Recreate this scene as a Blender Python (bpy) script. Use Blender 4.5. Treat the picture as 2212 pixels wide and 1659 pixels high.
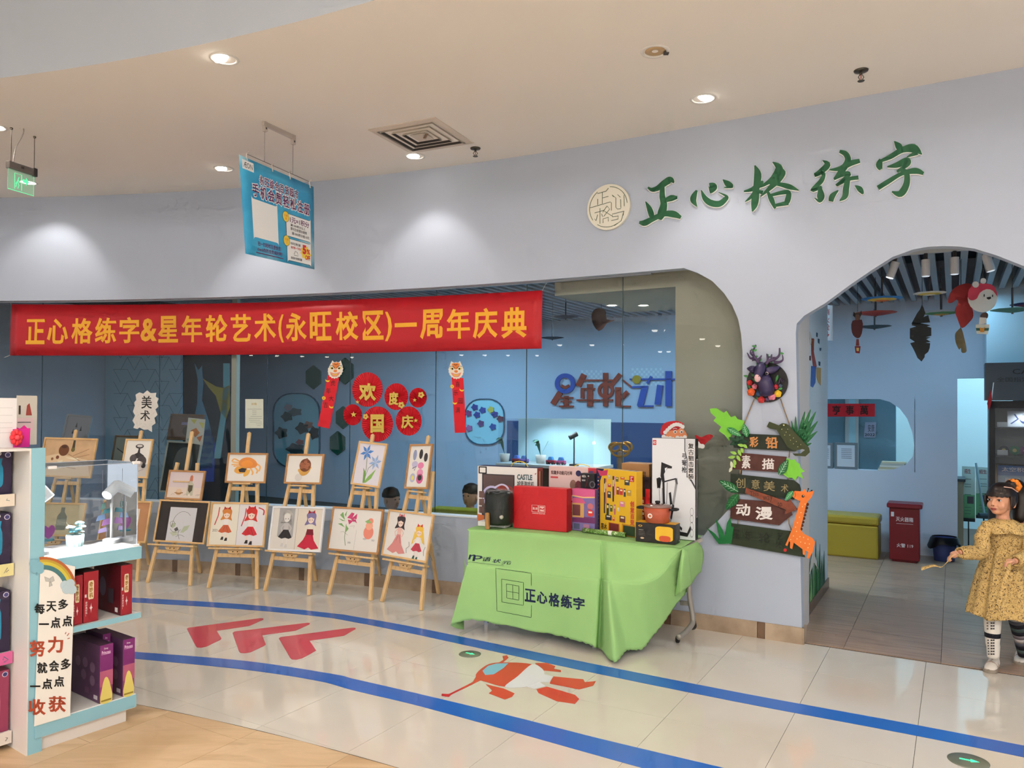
import bpy, bmesh, math, random
from mathutils import Vector, Matrix
from mathutils.geometry import tessellate_polygon
random.seed(7)
PI = math.pi
sc = bpy.context.scene
COL = sc.collection
for _o in list(bpy.data.objects): bpy.data.objects.remove(_o)

# ---------------------------------------------------------------- camera
FPX, CAMH = 1650.0, 1.7
PITCH, ROLL, SHIFT = math.radians(0.7), 0.0053, 28.3
_F = Vector((0, math.cos(PITCH), math.sin(PITCH)))
_U = Vector((0, -math.sin(PITCH), math.cos(PITCH)))
_R = Vector((1, 0, 0))
_R2 = _R*math.cos(ROLL) + _U*math.sin(ROLL)
_U2 = _U*math.cos(ROLL) - _R*math.sin(ROLL)
CAM0 = Vector((0, 0, CAMH))
cam = bpy.data.cameras.new('camera')
cam.sensor_width = 36; cam.lens = FPX/2212*36; cam.shift_y = SHIFT/2212; cam.clip_start = .02; cam.clip_end = 200
camo = bpy.data.objects.new('camera', cam); COL.objects.link(camo)
_m = Matrix((_R2, _U2, -_F)).transposed().to_4x4(); _m.translation = CAM0
camo.matrix_world = _m
sc.camera = camo

# ---------------------------------------------------------------- view, world
sc.view_settings.view_transform = 'Standard'; sc.view_settings.look = 'None'
sc.view_settings.gamma = 1; sc.view_settings.use_curve_mapping = False
sc.view_settings.exposure = 0.0
wd = bpy.data.worlds.new('world'); sc.world = wd; wd.use_nodes = True
wd.node_tree.nodes['Background'].inputs[0].default_value = (.97, .98, 1, 1)
wd.node_tree.nodes['Background'].inputs[1].default_value = .85
cy = sc.cycles
cy.max_bounces = 4; cy.diffuse_bounces = 3; cy.glossy_bounces = 2; cy.transparent_max_bounces = 8
cy.transmission_bounces = 3; cy.use_adaptive_sampling = True; cy.adaptive_threshold = .1; cy.adaptive_min_samples = 12
cy.use_light_tree = False; cy.caustics_reflective = False; cy.caustics_refractive = False
cy.use_denoising = True; cy.sample_clamp_indirect = 6.0

# ---------------------------------------------------------------- photograph geometry
def ray(x, y): return _F + _R2*((x-1106)/FPX) + _U2*((829.5+SHIFT-y)/FPX)
def atz(x, y, z=0.0):
    d = ray(x, y); return CAM0 + d*((z-CAMH)/d.z)
def at(x, y, Y):
    d = ray(x, y); return CAM0 + d*(Y/d.y)
class Plane:
    """vertical (or tilted) plane through p0 with right vector u and up vector v"""
    def __init__(s, p0, u, v=(0, 0, 1)):
        s.p = Vector(p0); s.u = Vector(u).normalized(); s.v = Vector(v).normalized(); s.n = s.u.cross(s.v).normalized()
        if s.n.dot(CAM0-s.p) < 0: s.n = -s.n
    def hit(s, x, y, off=0):
        d = ray(x, y); q = s.p + s.n*off
        return CAM0 + d*((q-CAM0).dot(s.n)/d.dot(s.n))
    def ab(s, x, y, off=0):
        h = s.hit(x, y, off)-s.p; return h.dot(s.u), h.dot(s.v)
    def P(s, a, b, h=0): return s.p + s.u*a + s.v*b + s.n*h
    def fpx(s):
        return lambda x, y, h=0: (lambda q: s.P(q[0], q[1], h))(s.ab(x, y))
    def f(s): return lambda a, b, h=0: s.P(a, b, h)

# the curved shop wall: straight part + arc (concave to the mall side)
CEIL = 3.885
WT = Vector((1.1, 6.097)); WR = 15.0; WA = math.radians(30)
WU = Vector((math.cos(WA), -math.sin(WA))); WN = Vector((-math.sin(WA), -math.cos(WA)))
WC = WT + WN*WR
WA0 = math.atan2(-WN.y, -WN.x)
def wall2(s, d=0.0):
    """plan position at arc length s (0 = tangent point, + to the right), d metres towards the mall"""
    if s >= 0: return WT + WU*s + WN*d
    a = WA0 - s/WR
    return WC + Vector((math.cos(a), math.sin(a)))*(WR-d)
def wn(s):
    if s >= 0: return WN.copy()
    a = WA0 - s/WR
    return -Vector((math.cos(a), math.sin(a)))
def W(s, z, d=0.0):
    p = wall2(s, d); return Vector((p.x, p.y, z))
def wpx(x, y, d=0.0):
    """pixel -> (s, z) on the wall surface offset d"""
    r = ray(x, y); dx, dy = r.x, r.y
    # straight
    q = WT + WN*d
    t = q.dot(WN)/(Vector((dx, dy)).dot(WN))
    p = Vector((dx, dy))*t
    s = (p-q).dot(WU)
    if s < 0:
        R = WR-d; a = dx*dx+dy*dy; b = -2*(dx*WC.x+dy*WC.y); c = WC.length_squared-R*R
        t = (-b+math.sqrt(b*b-4*a*c))/(2*a)
        p = Vector((dx, dy))*t; v = p-WC
        s = -(math.atan2(v.y, v.x)-WA0)*WR
    return s, CAMH + r.z*t
def WP(d=0.0):
    return lambda x, y, h=0: (lambda q: W(q[0], q[1], d+h))(wpx(x, y, d))
def WF(d=0.0): return lambda s, z, h=0: W(s, z, d+h)

# ---------------------------------------------------------------- materials
def lin(c):
    r = []
    for v in c[:3]:
        v /= 255.0
        r.append(v/12.92 if v <= .04045 else ((v+.055)/1.055)**2.4)
    return (*r, 1.0)
MATS = {}
def M(c, rough=.55, metal=0.0, var=0.0, vscale=8.0, bump=0.0, bscale=60.0, emit=0.0, spec=.5, key=None, coat=0.0, stretch=None, alpha=1.0):
    k = key or (tuple(c), rough, metal, var, vscale, bump, bscale, emit, spec, coat, stretch, alpha)
    if k in MATS: return MATS[k]
    m = bpy.data.materials.new('mat_%d' % len(MATS)); m.use_nodes = True
    nt = m.node_tree; b = nt.nodes['Principled BSDF']
    col = lin(c); b.inputs['Base Color'].default_value = col
    b.inputs['Roughness'].default_value = rough; b.inputs['Metallic'].default_value = metal
    b.inputs['Specular IOR Level'].default_value = spec
    if coat: b.inputs['Coat Weight'].default_value = coat; b.inputs['Coat Roughness'].default_value = .08
    if emit: b.inputs['Emission Color'].default_value = col; b.inputs['Emission Strength'].default_value = emit
    if emit: m.cycles.emission_sampling = 'NONE'
    if alpha < 1: b.inputs['Alpha'].default_value = alpha
    if var or bump:
        tc = nt.nodes.new('ShaderNodeTexCoord'); mp = nt.nodes.new('ShaderNodeMapping')
        nt.links.new(tc.outputs['Object'], mp.inputs[0])
        if stretch: mp.inputs['Scale'].default_value = stretch
    if var:
        nz = nt.nodes.new('ShaderNodeTexNoise'); nz.inputs['Scale'].default_value = vscale; nz.inputs['Detail'].default_value = 4
        nt.links.new(mp.outputs[0], nz.inputs['Vector'])
        mx = nt.nodes.new('ShaderNodeMix'); mx.data_type = 'RGBA'
        mx.inputs['A'].default_value = tuple(max(0, v*(1-var)) for v in col[:3])+(1,)
        mx.inputs['B'].default_value = tuple(min(1, v*(1+var)) for v in col[:3])+(1,)
        nt.links.new(nz.outputs['Fac'], mx.inputs['Factor']); nt.links.new(mx.outputs['Result'], b.inputs['Base Color'])
    if bump:
        nb = nt.nodes.new('ShaderNodeTexNoise'); nb.inputs['Scale'].default_value = bscale; nb.inputs['Detail'].default_value = 3
        nt.links.new(mp.outputs[0], nb.inputs['Vector'])
        bp = nt.nodes.new('ShaderNodeBump'); bp.inputs['Strength'].default_value = bump; bp.inputs['Distance'].default_value = .01
        nt.links.new(nb.outputs['Fac'], bp.inputs['Height']); nt.links.new(bp.outputs[0], b.inputs['Normal'])
    MATS[k] = m
    return m
def glass(c=(255, 255, 255), f0=.04, tint=1.0, key='glass'):
    """thin clear sheet: transparent with a mirror reflection by Fresnel"""
    if key in MATS: return MATS[key]
    m = bpy.data.materials.new(key); m.use_nodes = True; nt = m.node_tree
    for n in list(nt.nodes): nt.nodes.remove(n)
    out = nt.nodes.new('ShaderNodeOutputMaterial'); mx = nt.nodes.new('ShaderNodeMixShader')
    tr = nt.nodes.new('ShaderNodeBsdfTransparent'); gl = nt.nodes.new('ShaderNodeBsdfGlossy'); fr = nt.nodes.new('ShaderNodeFresnel')
    fr.inputs['IOR'].default_value = (1+math.sqrt(f0))/(1-math.sqrt(f0))
    col = lin(c); tr.inputs[0].default_value = tuple(v*tint for v in col[:3])+(1,)
    gl.inputs['Roughness'].default_value = .0; gl.inputs[0].default_value = (1, 1, 1, 1)
    nt.links.new(fr.outputs[0], mx.inputs[0]); nt.links.new(tr.outputs[0], mx.inputs[1]); nt.links.new(gl.outputs[0], mx.inputs[2])
    nt.links.new(mx.outputs[0], out.inputs[0])
    MATS[key] = m; return m
def ramp_mat(key, stops, rough=.5, kind='noise', scale=5.0, stretch=(1, 1, 1), detail=5.0, distort=0.0, bump=0.0, rot=(0, 0, 0), coat=0.0, spec=.5):
    if key in MATS: return MATS[key]
    m = bpy.data.materials.new(key); m.use_nodes = True; nt = m.node_tree; b = nt.nodes['Principled BSDF']
    b.inputs['Roughness'].default_value = rough; b.inputs['Specular IOR Level'].default_value = spec
    if coat: b.inputs['Coat Weight'].default_value = coat; b.inputs['Coat Roughness'].default_value = .05
    tc = nt.nodes.new('ShaderNodeTexCoord'); mp = nt.nodes.new('ShaderNodeMapping')
    mp.inputs['Scale'].default_value = stretch; mp.inputs['Rotation'].default_value = rot
    nt.links.new(tc.outputs['Object'], mp.inputs[0])
    if kind == 'noise':
        t = nt.nodes.new('ShaderNodeTexNoise'); t.inputs['Detail'].default_value = detail; t.inputs['Distortion'].default_value = distort; o = t.outputs['Fac']
    elif kind == 'wave':
        t = nt.nodes.new('ShaderNodeTexWave'); t.inputs['Distortion'].default_value = distort; t.inputs['Detail'].default_value = detail; o = t.outputs['Fac']
    elif kind == 'voronoi':
        t = nt.nodes.new('ShaderNodeTexVoronoi'); t.feature = 'DISTANCE_TO_EDGE'; o = t.outputs['Distance']
    t.inputs['Scale'].default_value = scale
    nt.links.new(mp.outputs[0], t.inputs['Vector'])
    rp = nt.nodes.new('ShaderNodeValToRGB'); els = rp.color_ramp.elements
    while len(els) < len(stops): els.new(.5)
    for e, (p, c) in zip(els, stops): e.position = p; e.color = lin(c)
    nt.links.new(o, rp.inputs[0]); nt.links.new(rp.outputs[0], b.inputs['Base Color'])
    if bump:
        bp = nt.nodes.new('ShaderNodeBump'); bp.inputs['Strength'].default_value = bump; bp.inputs['Distance'].default_value = .01
        nt.links.new(o, bp.inputs['Height']); nt.links.new(bp.outputs[0], b.inputs['Normal'])
    MATS[key] = m; return m

# ---------------------------------------------------------------- glyphs
_TC = {}; _FO = None
def glyph(txt, bold=0.0, res=3):
    k0 = (txt, bold, res)
    if k0 in _TC: return _TC[k0]
    global _FO
    if _FO is None:
        c = bpy.data.curves.new('t', 'FONT'); c.size = 1; _FO = bpy.data.objects.new('t', c)
    c = _FO.data; c.body = txt; c.resolution_u = res
    me = bpy.data.meshes.new_from_object(_FO)
    v = [(p.co.x, p.co.y) for p in me.vertices]; f = [tuple(p.vertices) for p in me.polygons]
    bpy.data.meshes.remove(me)
    if bold:                                   # embolden: a band around every contour
        f = [q if sum(v[i][0]*v[j][1]-v[j][0]*v[i][1] for i, j in zip(q, q[1:]+q[:1])) > 0 else q[::-1] for q in f]
        ed = {}
        for q in f:
            for i, j in zip(q, q[1:]+q[:1]):
                if (j, i) in ed: del ed[(j, i)]
                else: ed[(i, j)] = 1
        nrm = {}
        for i, j in ed:
            dx, dy = v[j][0]-v[i][0], v[j][1]-v[i][1]; l = math.hypot(dx, dy) or 1
            for k in (i, j): nrm.setdefault(k, []).append((dy/l, -dx/l))
        idx = {}
        for k, ns in nrm.items():
            x = sum(n[0] for n in ns); y = sum(n[1] for n in ns); l = math.hypot(x, y) or 1
            cs = max(.55, (ns[0][0]*x+ns[0][1]*y)/l)
            idx[k] = len(v); v.append((v[k][0]+x/l*bold/cs, v[k][1]+y/l*bold/cs))
        f = f+[(i, idx[i], idx[j], j) for i, j in ed]
    _TC[k0] = (v, f); return v, f

# ---------------------------------------------------------------- mesh collector
def catmull(pts, n=6, closed=False):
    out = []; N = len(pts)
    rng = range(N if closed else N-1)
    for i in rng:
        if closed: p = [pts[(i+k-1) % N] for k in range(4)]
        else: p = [pts[max(0, min(N-1, i+k-1))] for k in range(4)]
        for j in range(n):
            t = j/n; t2 = t*t; t3 = t2*t
            out.append(tuple(.5*(2*b+(c-a)*t+(2*a-5*b+4*c-d)*t2+(3*b-a-3*c+d)*t3) for a, b, c, d in zip(*p)))
    if not closed: out.append(tuple(pts[-1]))
    return out
def ID(x, y, h=0): return Vector((x, -h, y))       # local sheet: x right, y up, facing -Y
class MB:
    def __init__(s): s.v = []; s.f = []; s.m = []; s.mats = []
    def mi(s, m):
        if m not in s.mats: s.mats.append(m)
        return s.mats.index(m)
    def raw(s, vs, fs, m, X=None):
        o = len(s.v); k = s.mi(m)
        for p in vs: s.v.append((X @ Vector(p)) if X else Vector(p))
        for f in fs: s.f.append(tuple(i+o for i in f)); s.m.append(k)
        return s
    def box(s, a, b, m, X=None):
        x0, y0, z0 = a; x1, y1, z1 = b
        vs = [(x0, y0, z0), (x1, y0, z0), (x1, y1, z0), (x0, y1, z0), (x0, y0, z1), (x1, y0, z1), (x1, y1, z1), (x0, y1, z1)]
        return s.raw(vs, [(0, 3, 2, 1), (4, 5, 6, 7), (0, 1, 5, 4), (1, 2, 6, 5), (2, 3, 7, 6), (3, 0, 4, 7)], m, X)
    def cbox(s, c, d, m, X=None):
        return s.box([c[i]-d[i]/2 for i in range(3)], [c[i]+d[i]/2 for i in range(3)], m, X)
    def hexa(s, p, m):
        """8 corners: bottom 4 (ccw), top 4"""
        return s.raw(p, [(0, 3, 2, 1), (4, 5, 6, 7), (0, 1, 5, 4), (1, 2, 6, 5), (2, 3, 7, 6), (3, 0, 4, 7)], m)
    def bar(s, p, q, w, t, m, up=(0, 0, 1), X=None):
        """rectangular bar from p to q, w across, t along 'up'-ish"""
        p = Vector(p); q = Vector(q); d = (q-p).normalized(); u = Vector(up)
        a = d.cross(u)
        if a.length < 1e-4: a = d.cross(Vector((1, 0, 0)))
        a.normalize(); b = a.cross(d).normalized(); a *= w/2; b *= t/2
        vs = [p-a-b, p+a-b, p+a+b, p-a+b, q-a-b, q+a-b, q+a+b, q-a+b]
        return s.raw(vs, [(0, 3, 2, 1), (4, 5, 6, 7), (0, 1, 5, 4), (1, 2, 6, 5), (2, 3, 7, 6), (3, 0, 4, 7)], m, X)
    def tube(s, pts, r, m, n=8, X=None, cap=True, closed=False):
        pts = [Vector(p) for p in pts]; N = len(pts); vs = []; fs = []
        rr = r if isinstance(r, (list, tuple)) else [r]*N
        prev = None
        for i, p in enumerate(pts):
            if closed: d = pts[(i+1) % N]-pts[i-1]
            else: d = pts[min(i+1, N-1)]-pts[max(i-1, 0)]
            d.normalize()
            if prev is None:
                a = d.cross(Vector((0, 0, 1)))
                if a.length < 1e-3: a = d.cross(Vector((1, 0, 0)))
            else:
                a = prev - d*prev.dot(d)
                if a.length < 1e-5: a = d.cross(Vector((1, 0, .3)))
            a.normalize(); prev = a; b = d.cross(a)
            for k in range(n):
                t = 2*PI*k/n; vs.append(p+(a*math.cos(t)+b*math.sin(t))*rr[i])
        for i in range(N if closed else N-1):
            j = (i+1) % N
            for k in range(n): fs.append((i*n+k, i*n+(k+1) % n, j*n+(k+1) % n, j*n+k))
        if cap and not closed: fs += [tuple(range(n))[::-1], tuple((N-1)*n+k for k in range(n))]
        return s.raw(vs, fs, m, X)
    def lathe(s, prof, m, n=24, X=None, c=(0, 0, 0), sx=1, sy=1):
        """profile of (r,z) bottom to top about the z axis"""
        vs = []; fs = []
        for r, z in prof:
            for k in range(n):
                t = 2*PI*k/n; vs.append((c[0]+r*math.cos(t)*sx, c[1]+r*math.sin(t)*sy, c[2]+z))
        for i in range(len(prof)-1):
            for k in range(n): fs.append((i*n+k, i*n+(k+1) % n, (i+1)*n+(k+1) % n, (i+1)*n+k))
        if prof[0][0] > 1e-6: fs.append(tuple(range(n))[::-1])
        if prof[-1][0] > 1e-6: fs.append(tuple((len(prof)-1)*n+k for k in range(n)))
        return s.raw(vs, fs, m, X)
    def ball(s, c, r, m, n=12, X=None):
        if not isinstance(r, (tuple, list)): r = (r, r, r)
        vs = []; fs = []; h = n//2
        for i in range(h+1):
            a = PI*i/h-PI/2
            for k in range(n):
                t = 2*PI*k/n; vs.append((c[0]+r[0]*math.cos(a)*math.cos(t), c[1]+r[1]*math.cos(a)*math.sin(t), c[2]+r[2]*math.sin(a)))
        for i in range(h):
            for k in range(n): fs.append((i*n+k, i*n+(k+1) % n, (i+1)*n+(k+1) % n, (i+1)*n+k))
        return s.raw(vs, fs, m, X)
    # -- flat sheets: 2D faces mapped through fn(x,y,h); h0<h1 gives thickness
    def flat(s, v2, fs, m, fn=ID, h=0.0, t=0.0):
        o = len(v2)
        vs = [fn(x, y, h+t) for x, y in v2]
        if not t: return s.raw(vs, fs, m)
        vs += [fn(x, y, h) for x, y in v2]
        ed = {}
        for f in fs:
            for a, b in zip(f, f[1:]+f[:1]):
                if (b, a) in ed: del ed[(b, a)]
                else: ed[(a, b)] = 1
        F = list(fs)+[tuple(i+o for i in f[::-1]) for f in fs]+[(b, a, a+o, b+o) for a, b in ed]
        return s.raw(vs, F, m)
    def poly(s, pts, m, fn=ID, h=0.0, t=0.0, smooth=0):
        if smooth: pts = catmull(pts, smooth, True)
        pts = [tuple(p[:2]) for p in pts]
        tri = tessellate_polygon([[Vector((x, y, 0)) for x, y in pts]])
        fs = []
        for a, b, c in tri:
            ar = (pts[b][0]-pts[a][0])*(pts[c][1]-pts[a][1])-(pts[b][1]-pts[a][1])*(pts[c][0]-pts[a][0])
            if abs(ar) < 1e-12: continue
            fs.append((a, b, c) if ar > 0 else (a, c, b))
        return s.flat(pts, fs, m, fn, h, t)
    def rect(s, x0, y0, x1, y1, m, fn=ID, h=0.0, t=0.0, r=0.0):
        if r: return s.poly(rrect(x0, y0, x1, y1, r), m, fn, h, t)
        return s.flat([(x0, y0), (x1, y0), (x1, y1), (x0, y1)], [(0, 1, 2, 3)], m, fn, h, t)
    def disc(s, x, y, r, m, fn=ID, h=0.0, t=0.0, n=24, ry=None):
        ry = ry or r
        pts = [(x+r*math.cos(2*PI*k/n), y+ry*math.sin(2*PI*k/n)) for k in range(n)]
        return s.flat(pts, [tuple(range(n))], m, fn, h, t)
    def ring(s, x, y, r0, r1, m, fn=ID, h=0.0, t=0.0, n=24):
        pts = [(x+r*math.cos(2*PI*k/n), y+r*math.sin(2*PI*k/n)) for r in (r0, r1) for k in range(n)]
        return s.flat(pts, [(k, n+k, n+(k+1) % n, (k+1) % n) for k in range(n)], m, fn, h, t)
    def line(s, pts, w, m, fn=ID, h=0.0, t=0.0, smooth=0, close=False):
        """ribbon along 2D points; points may carry their own width as third value"""
        P = [(p[0], p[1], p[2] if len(p) > 2 else w) for p in pts]
        if smooth: P = catmull(P, smooth, close)
        N = len(P); L = []; Rr = []
        for i, p in enumerate(P):
            a = P[(i-1) % N] if close else P[max(0, i-1)]; b = P[(i+1) % N] if close else P[min(N-1, i+1)]
            dx, dy = b[0]-a[0], b[1]-a[1]; l = math.hypot(dx, dy) or 1
            nx, ny = -dy/l*p[2]/2, dx/l*p[2]/2
            L.append((p[0]+nx, p[1]+ny)); Rr.append((p[0]-nx, p[1]-ny))
        fs = []
        for i in range(N if close else N-1):
            j = (i+1) % N; fs.append((N+i, N+j, j, i))
        return s.flat(L+Rr, fs, m, fn, h, t)
    def star(s, x, y, r, m, fn=ID, h=0.0, t=0.0, k=5, q=.4, rot=PI/2):
        pts = [(x+(r if i % 2 == 0 else r*q)*math.cos(rot+PI*i/k), y+(r if i % 2 == 0 else r*q)*math.sin(rot+PI*i/k)) for i in range(2*k)]
        return s.poly(pts, m, fn, h, t)
    def text(s, txt, x0, y0, x1, y1, m, fn=ID, h=0.0, t=0.0, bold=.02, res=2, each=False, fit=True):
        """fit a line of text in the box (y up, or y1<y0 for pixel frames)"""
        if each:
            n = len(txt); w = (x1-x0)/n
            for i, ch in enumerate(txt):
                if ch != ' ': s.text(ch, x0+w*(i+.06), y0, x0+w*(i+.94), y1, m, fn, h, t, bold, res, fit=False)
            return s
        v, f = glyph(txt, bold, res)
        if not v: return s
        xs = [p[0] for p in v]; ys = [p[1] for p in v]
        a, b = min(xs), max(xs); c, d = (min(ys), max(ys)) if fit else (-.1, .86)
        if not fit and len(txt) == 1 and ord(txt) > 0x2000: a, b = 0.0, 1.0
        kx = (x1-x0)/max(b-a, 1e-6); ky = (y1-y0)/max(d-c, 1e-6)
        pts = [(x0+(x-a)*kx, y0+(y-c)*ky) for x, y in v]
        fs = f
        if kx*ky < 0: fs = [q[::-1] for q in f]
        return s.flat(pts, fs, m, fn, h, t)
    def vtext(s, txt, x0, y0, x1, y1, m, fn=ID, h=0.0, t=0.0, bold=.02, res=2):
        """characters stacked top (y1) to bottom (y0)"""
        n = len(txt); dy = (y1-y0)/n
        for i, ch in enumerate(txt): s.text(ch, x0, y1-dy*(i+.95), x1, y1-dy*(i+.05), m, fn, h, t, bold, res, fit=False)
        return s
    def obj(s, name, parent=None, world=True, smooth=False, label=None, cat=None, group=None, kind=None, loc=None, bevel=0.0, subsurf=0, weld=False, fixn=False):
        me = bpy.data.meshes.new(name)
        if parent is not None and world: I = WM[parent].inverted(); vs = [I @ v for v in s.v]
        elif loc is not None and world: L = Vector(loc); vs = [v-L for v in s.v]
        else: vs = s.v
        me.from_pydata([tuple(v) for v in vs], [], s.f)
        for m in s.mats: me.materials.append(m)
        me.polygons.foreach_set('material_index', s.m)
        if weld or fixn:
            bm = bmesh.new(); bm.from_mesh(me)
            if weld: bmesh.ops.remove_doubles(bm, verts=bm.verts, dist=1e-5)
            if fixn: bmesh.ops.recalc_face_normals(bm, faces=bm.faces)
            bm.to_mesh(me); bm.free()
        if smooth: me.polygons.foreach_set('use_smooth', [True]*len(me.polygons))
        me.update()
        o = bpy.data.objects.new(name, me); COL.objects.link(o)
        if parent is not None: o.parent = parent; WM[o] = WM[parent]
        else:
            WM[o] = Matrix.Translation(loc) if loc is not None else Matrix.Identity(4)
            if loc is not None: o.location = loc
        if bevel:
            b = o.modifiers.new('bevel', 'BEVEL'); b.width = bevel; b.segments = 2; b.limit_method = 'ANGLE'; b.angle_limit = math.radians(40)
        if subsurf:
            b = o.modifiers.new('sub', 'SUBSURF'); b.levels = subsurf; b.render_levels = subsurf
        tag(o, label, cat, group, kind)
        return o
WM = {}
def tag(o, label=None, cat=None, group=None, kind=None):
    if label: o['label'] = label
    if cat: o['category'] = cat
    if group: o['group'] = group
    if kind: o['kind'] = kind
    return o
def thing(name, label, cat, loc=(0, 0, 0), rz=0.0, group=None, kind=None):
    o = bpy.data.objects.new(name, None); COL.objects.link(o); o.empty_display_size = .05
    o.location = loc; o.rotation_euler = (0, 0, rz)
    WM[o] = Matrix.Translation(Vector(loc)) @ Matrix.Rotation(rz, 4, 'Z')
    return tag(o, label, cat, group, kind)
def dup(root, loc, rz, label=None):
    def cp(o, par):
        c = o.copy(); COL.objects.link(c)
        if par is not None: c.parent = par
        for ch in list(o.children): cp(ch, c)
        return c
    r = cp(root, None); r.location = loc; r.rotation_euler = (0, 0, rz)
    WM[r] = Matrix.Translation(Vector(loc)) @ Matrix.Rotation(rz, 4, 'Z')
    if label: r['label'] = label
    return r
def rrect(x0, y0, x1, y1, r, n=4):
    out = []
    for cx, cy, a in ((x1-r, y0+r, -PI/2), (x1-r, y1-r, 0), (x0+r, y1-r, PI/2), (x0+r, y0+r, PI)):
        for k in range(n+1): out.append((cx+r*math.cos(a+PI/2*k/n), cy+r*math.sin(a+PI/2*k/n)))
    return out
def simple(name, mb, label, cat, group=None, **k): return mb.obj(name, label=label, cat=cat, group=group, **k)
def struct(name, mb, **k): return mb.obj(name, kind='structure', **k)

# ---------------------------------------------------------------- lights
def spot(loc, tgt, watts, col, ang=90, blend=.6, r=.05):
    l = bpy.data.lights.new('spot', 'SPOT'); l.energy = watts; l.color = col; l.spot_size = math.radians(ang); l.spot_blend = blend; l.shadow_soft_size = r
    o = bpy.data.objects.new('spot', l); COL.objects.link(o); o.location = loc
    o.rotation_euler = (Vector(tgt)-Vector(loc)).to_track_quat('-Z', 'Y').to_euler(); return o
def area(loc, tgt, watts, col, sx, sy=None, spread=PI):
    l = bpy.data.lights.new('area', 'AREA'); l.energy = watts; l.color = col; l.size = sx; l.spread = spread
    if sy: l.shape = 'RECTANGLE'; l.size_y = sy
    o = bpy.data.objects.new('area', l); COL.objects.link(o); o.location = loc
    o.rotation_euler = (Vector(tgt)-Vector(loc)).to_track_quat('-Z', 'Y').to_euler(); return o
WARM = (1.0, .93, .85); COOL = (.33, .70, 1.0)
STORE_Z = 4.7
# ================================================================= STRUCTURE
def IN(k, e, z=0.0):
    """inside the shop: k along the straight wall, e metres behind its face"""
    p = WT + WU*k - WN*e; return Vector((p.x, p.y, z))
U3 = Vector((WU.x, WU.y, 0)); N3 = Vector((WN.x, WN.y, 0))
def fadd(v, s): return [tuple(v)+(s,)]
# ---- tile floor: 1.2 x 0.6 m polished tiles laid parallel to the straight wall
TA = math.radians(-30.3); TU = Vector((math.cos(TA), math.sin(TA))); TV = Vector((-math.sin(TA), math.cos(TA)))
T0 = atz(1764, 1452.7).to_2d()
m_tile = ramp_mat('tile_polished', [(.3, (208, 198, 184)), (.55, (214, 205, 191)), (.75, (210, 200, 186))], rough=.07, scale=1.3, detail=3)
m_grout = M((150, 138, 124), .8)
m_wall = M((180, 189, 205), .6, var=.02, vscale=1.5, bump=.06, bscale=120)
m_ceil = M((240, 234, 226), .75, var=.02, vscale=1.0, bump=.03, bscale=150)
floor = MB().box((-14, -10, -.2), (12, 16, -.012), m_grout).obj('floor', kind='structure')
tile_me = None
for i in range(-13, 8):
    for j in range(-5, 4):
        c = T0 + TU*(i*.6+.3) + TV*(j*1.2+.6)
        q = Vector((c.x, c.y))
        # keep what lies in the mall corridor and can be seen
        dc = (q-WC).length
        e = (q-WT).dot(-WN)
        if q.y < 2.0 or abs(q.x) > q.y*.72+1.3: continue
        if (q.x < 1.1 and (dc > 15.55 or dc < 11.2)) or (q.x >= 1.1 and e > .5): continue
        if q.x > 1.0 and q.y < 2.6: continue
        if tile_me is None:
            o = MB().box((-.2988, -.5988, -.012), (.2988, .5988, 0), m_tile).obj('tile', parent=floor, world=False)
            tile_me = o.data
        else:
            o = bpy.data.objects.new('tile', tile_me); COL.objects.link(o); o.parent = floor
        o.location = (c.x, c.y, 0); o.rotation_euler = (0, 0, TA)

# ---- wood-look floor of the store on the near side of the joint (radius 12)
RW = 12.02
m_woods = [ramp_mat('woodfloor%d' % k, [(.25, a), (.5, b), (.62, c), (.8, b)], rough=.38, scale=1.5, stretch=(1, 5, 1), detail=9, distort=.9, rot=(0, 0, -TA), bump=.04)
           for k, (a, b, c) in enumerate([((182, 150, 112), (206, 175, 137), (196, 164, 124)), ((176, 142, 104), (200, 168, 128), (211, 181, 143)), ((188, 156, 118), (210, 180, 142), (190, 158, 120))])]
def clip(poly, p, n):
    out = []
    for i in range(len(poly)):
        a, b = poly[i], poly[(i+1) % len(poly)]
        da, db = (a-p).dot(n), (b-p).dot(n)
        if da <= 0: out.append(a)
        if (da < 0 < db) or (db < 0 < da): out.append(a+(b-a)*(da/(da-db)))
    return out
wfloor = MB().poly([(WC.x+(RW-.004)*math.cos(a), WC.y+(RW-.004)*math.sin(a)) for a in [math.radians(40+k*2) for k in range(40)]]+[(-14, 0), (-14, -9.5), (3.5, -9.5), (3.5, 1)],
    M((206, 190, 170), .6), lambda x, y, h=0: Vector((x, y, h)), h=-.006, t=.008).obj('floor_store', kind='structure')
PU, PV = TU, TV
for i in range(-6, 8):
    for j in range(-3, 4):
        base = PU*(-3.755+i*.6) + PV*(1.46+j*1.2+(.4*(i % 3)))
        pl = [base+PU*.0012+PV*.0012, base+PU*.5988+PV*.0012, base+PU*.5988+PV*1.1988, base+PU*.0012+PV*1.1988]
        c = sum((p for p in pl), Vector((0, 0)))/4
        if c.y < .6 or abs(c.x) > c.y*.72+1.2 or (c-WC).length > RW+.9: continue
        for k in range(14):
            a = math.radians(50+k*3); n = Vector((math.cos(a), math.sin(a))); pl = clip(pl, WC+n*RW, n)
            if len(pl) < 3: break
        if len(pl) < 3: continue
        MB().poly([tuple(p) for p in pl], m_woods[(i*5+j*3) % 3], lambda x, y, h=0: Vector((x, y, h)), h=.001, t=.004).obj('plank', parent=wfloor)
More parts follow.
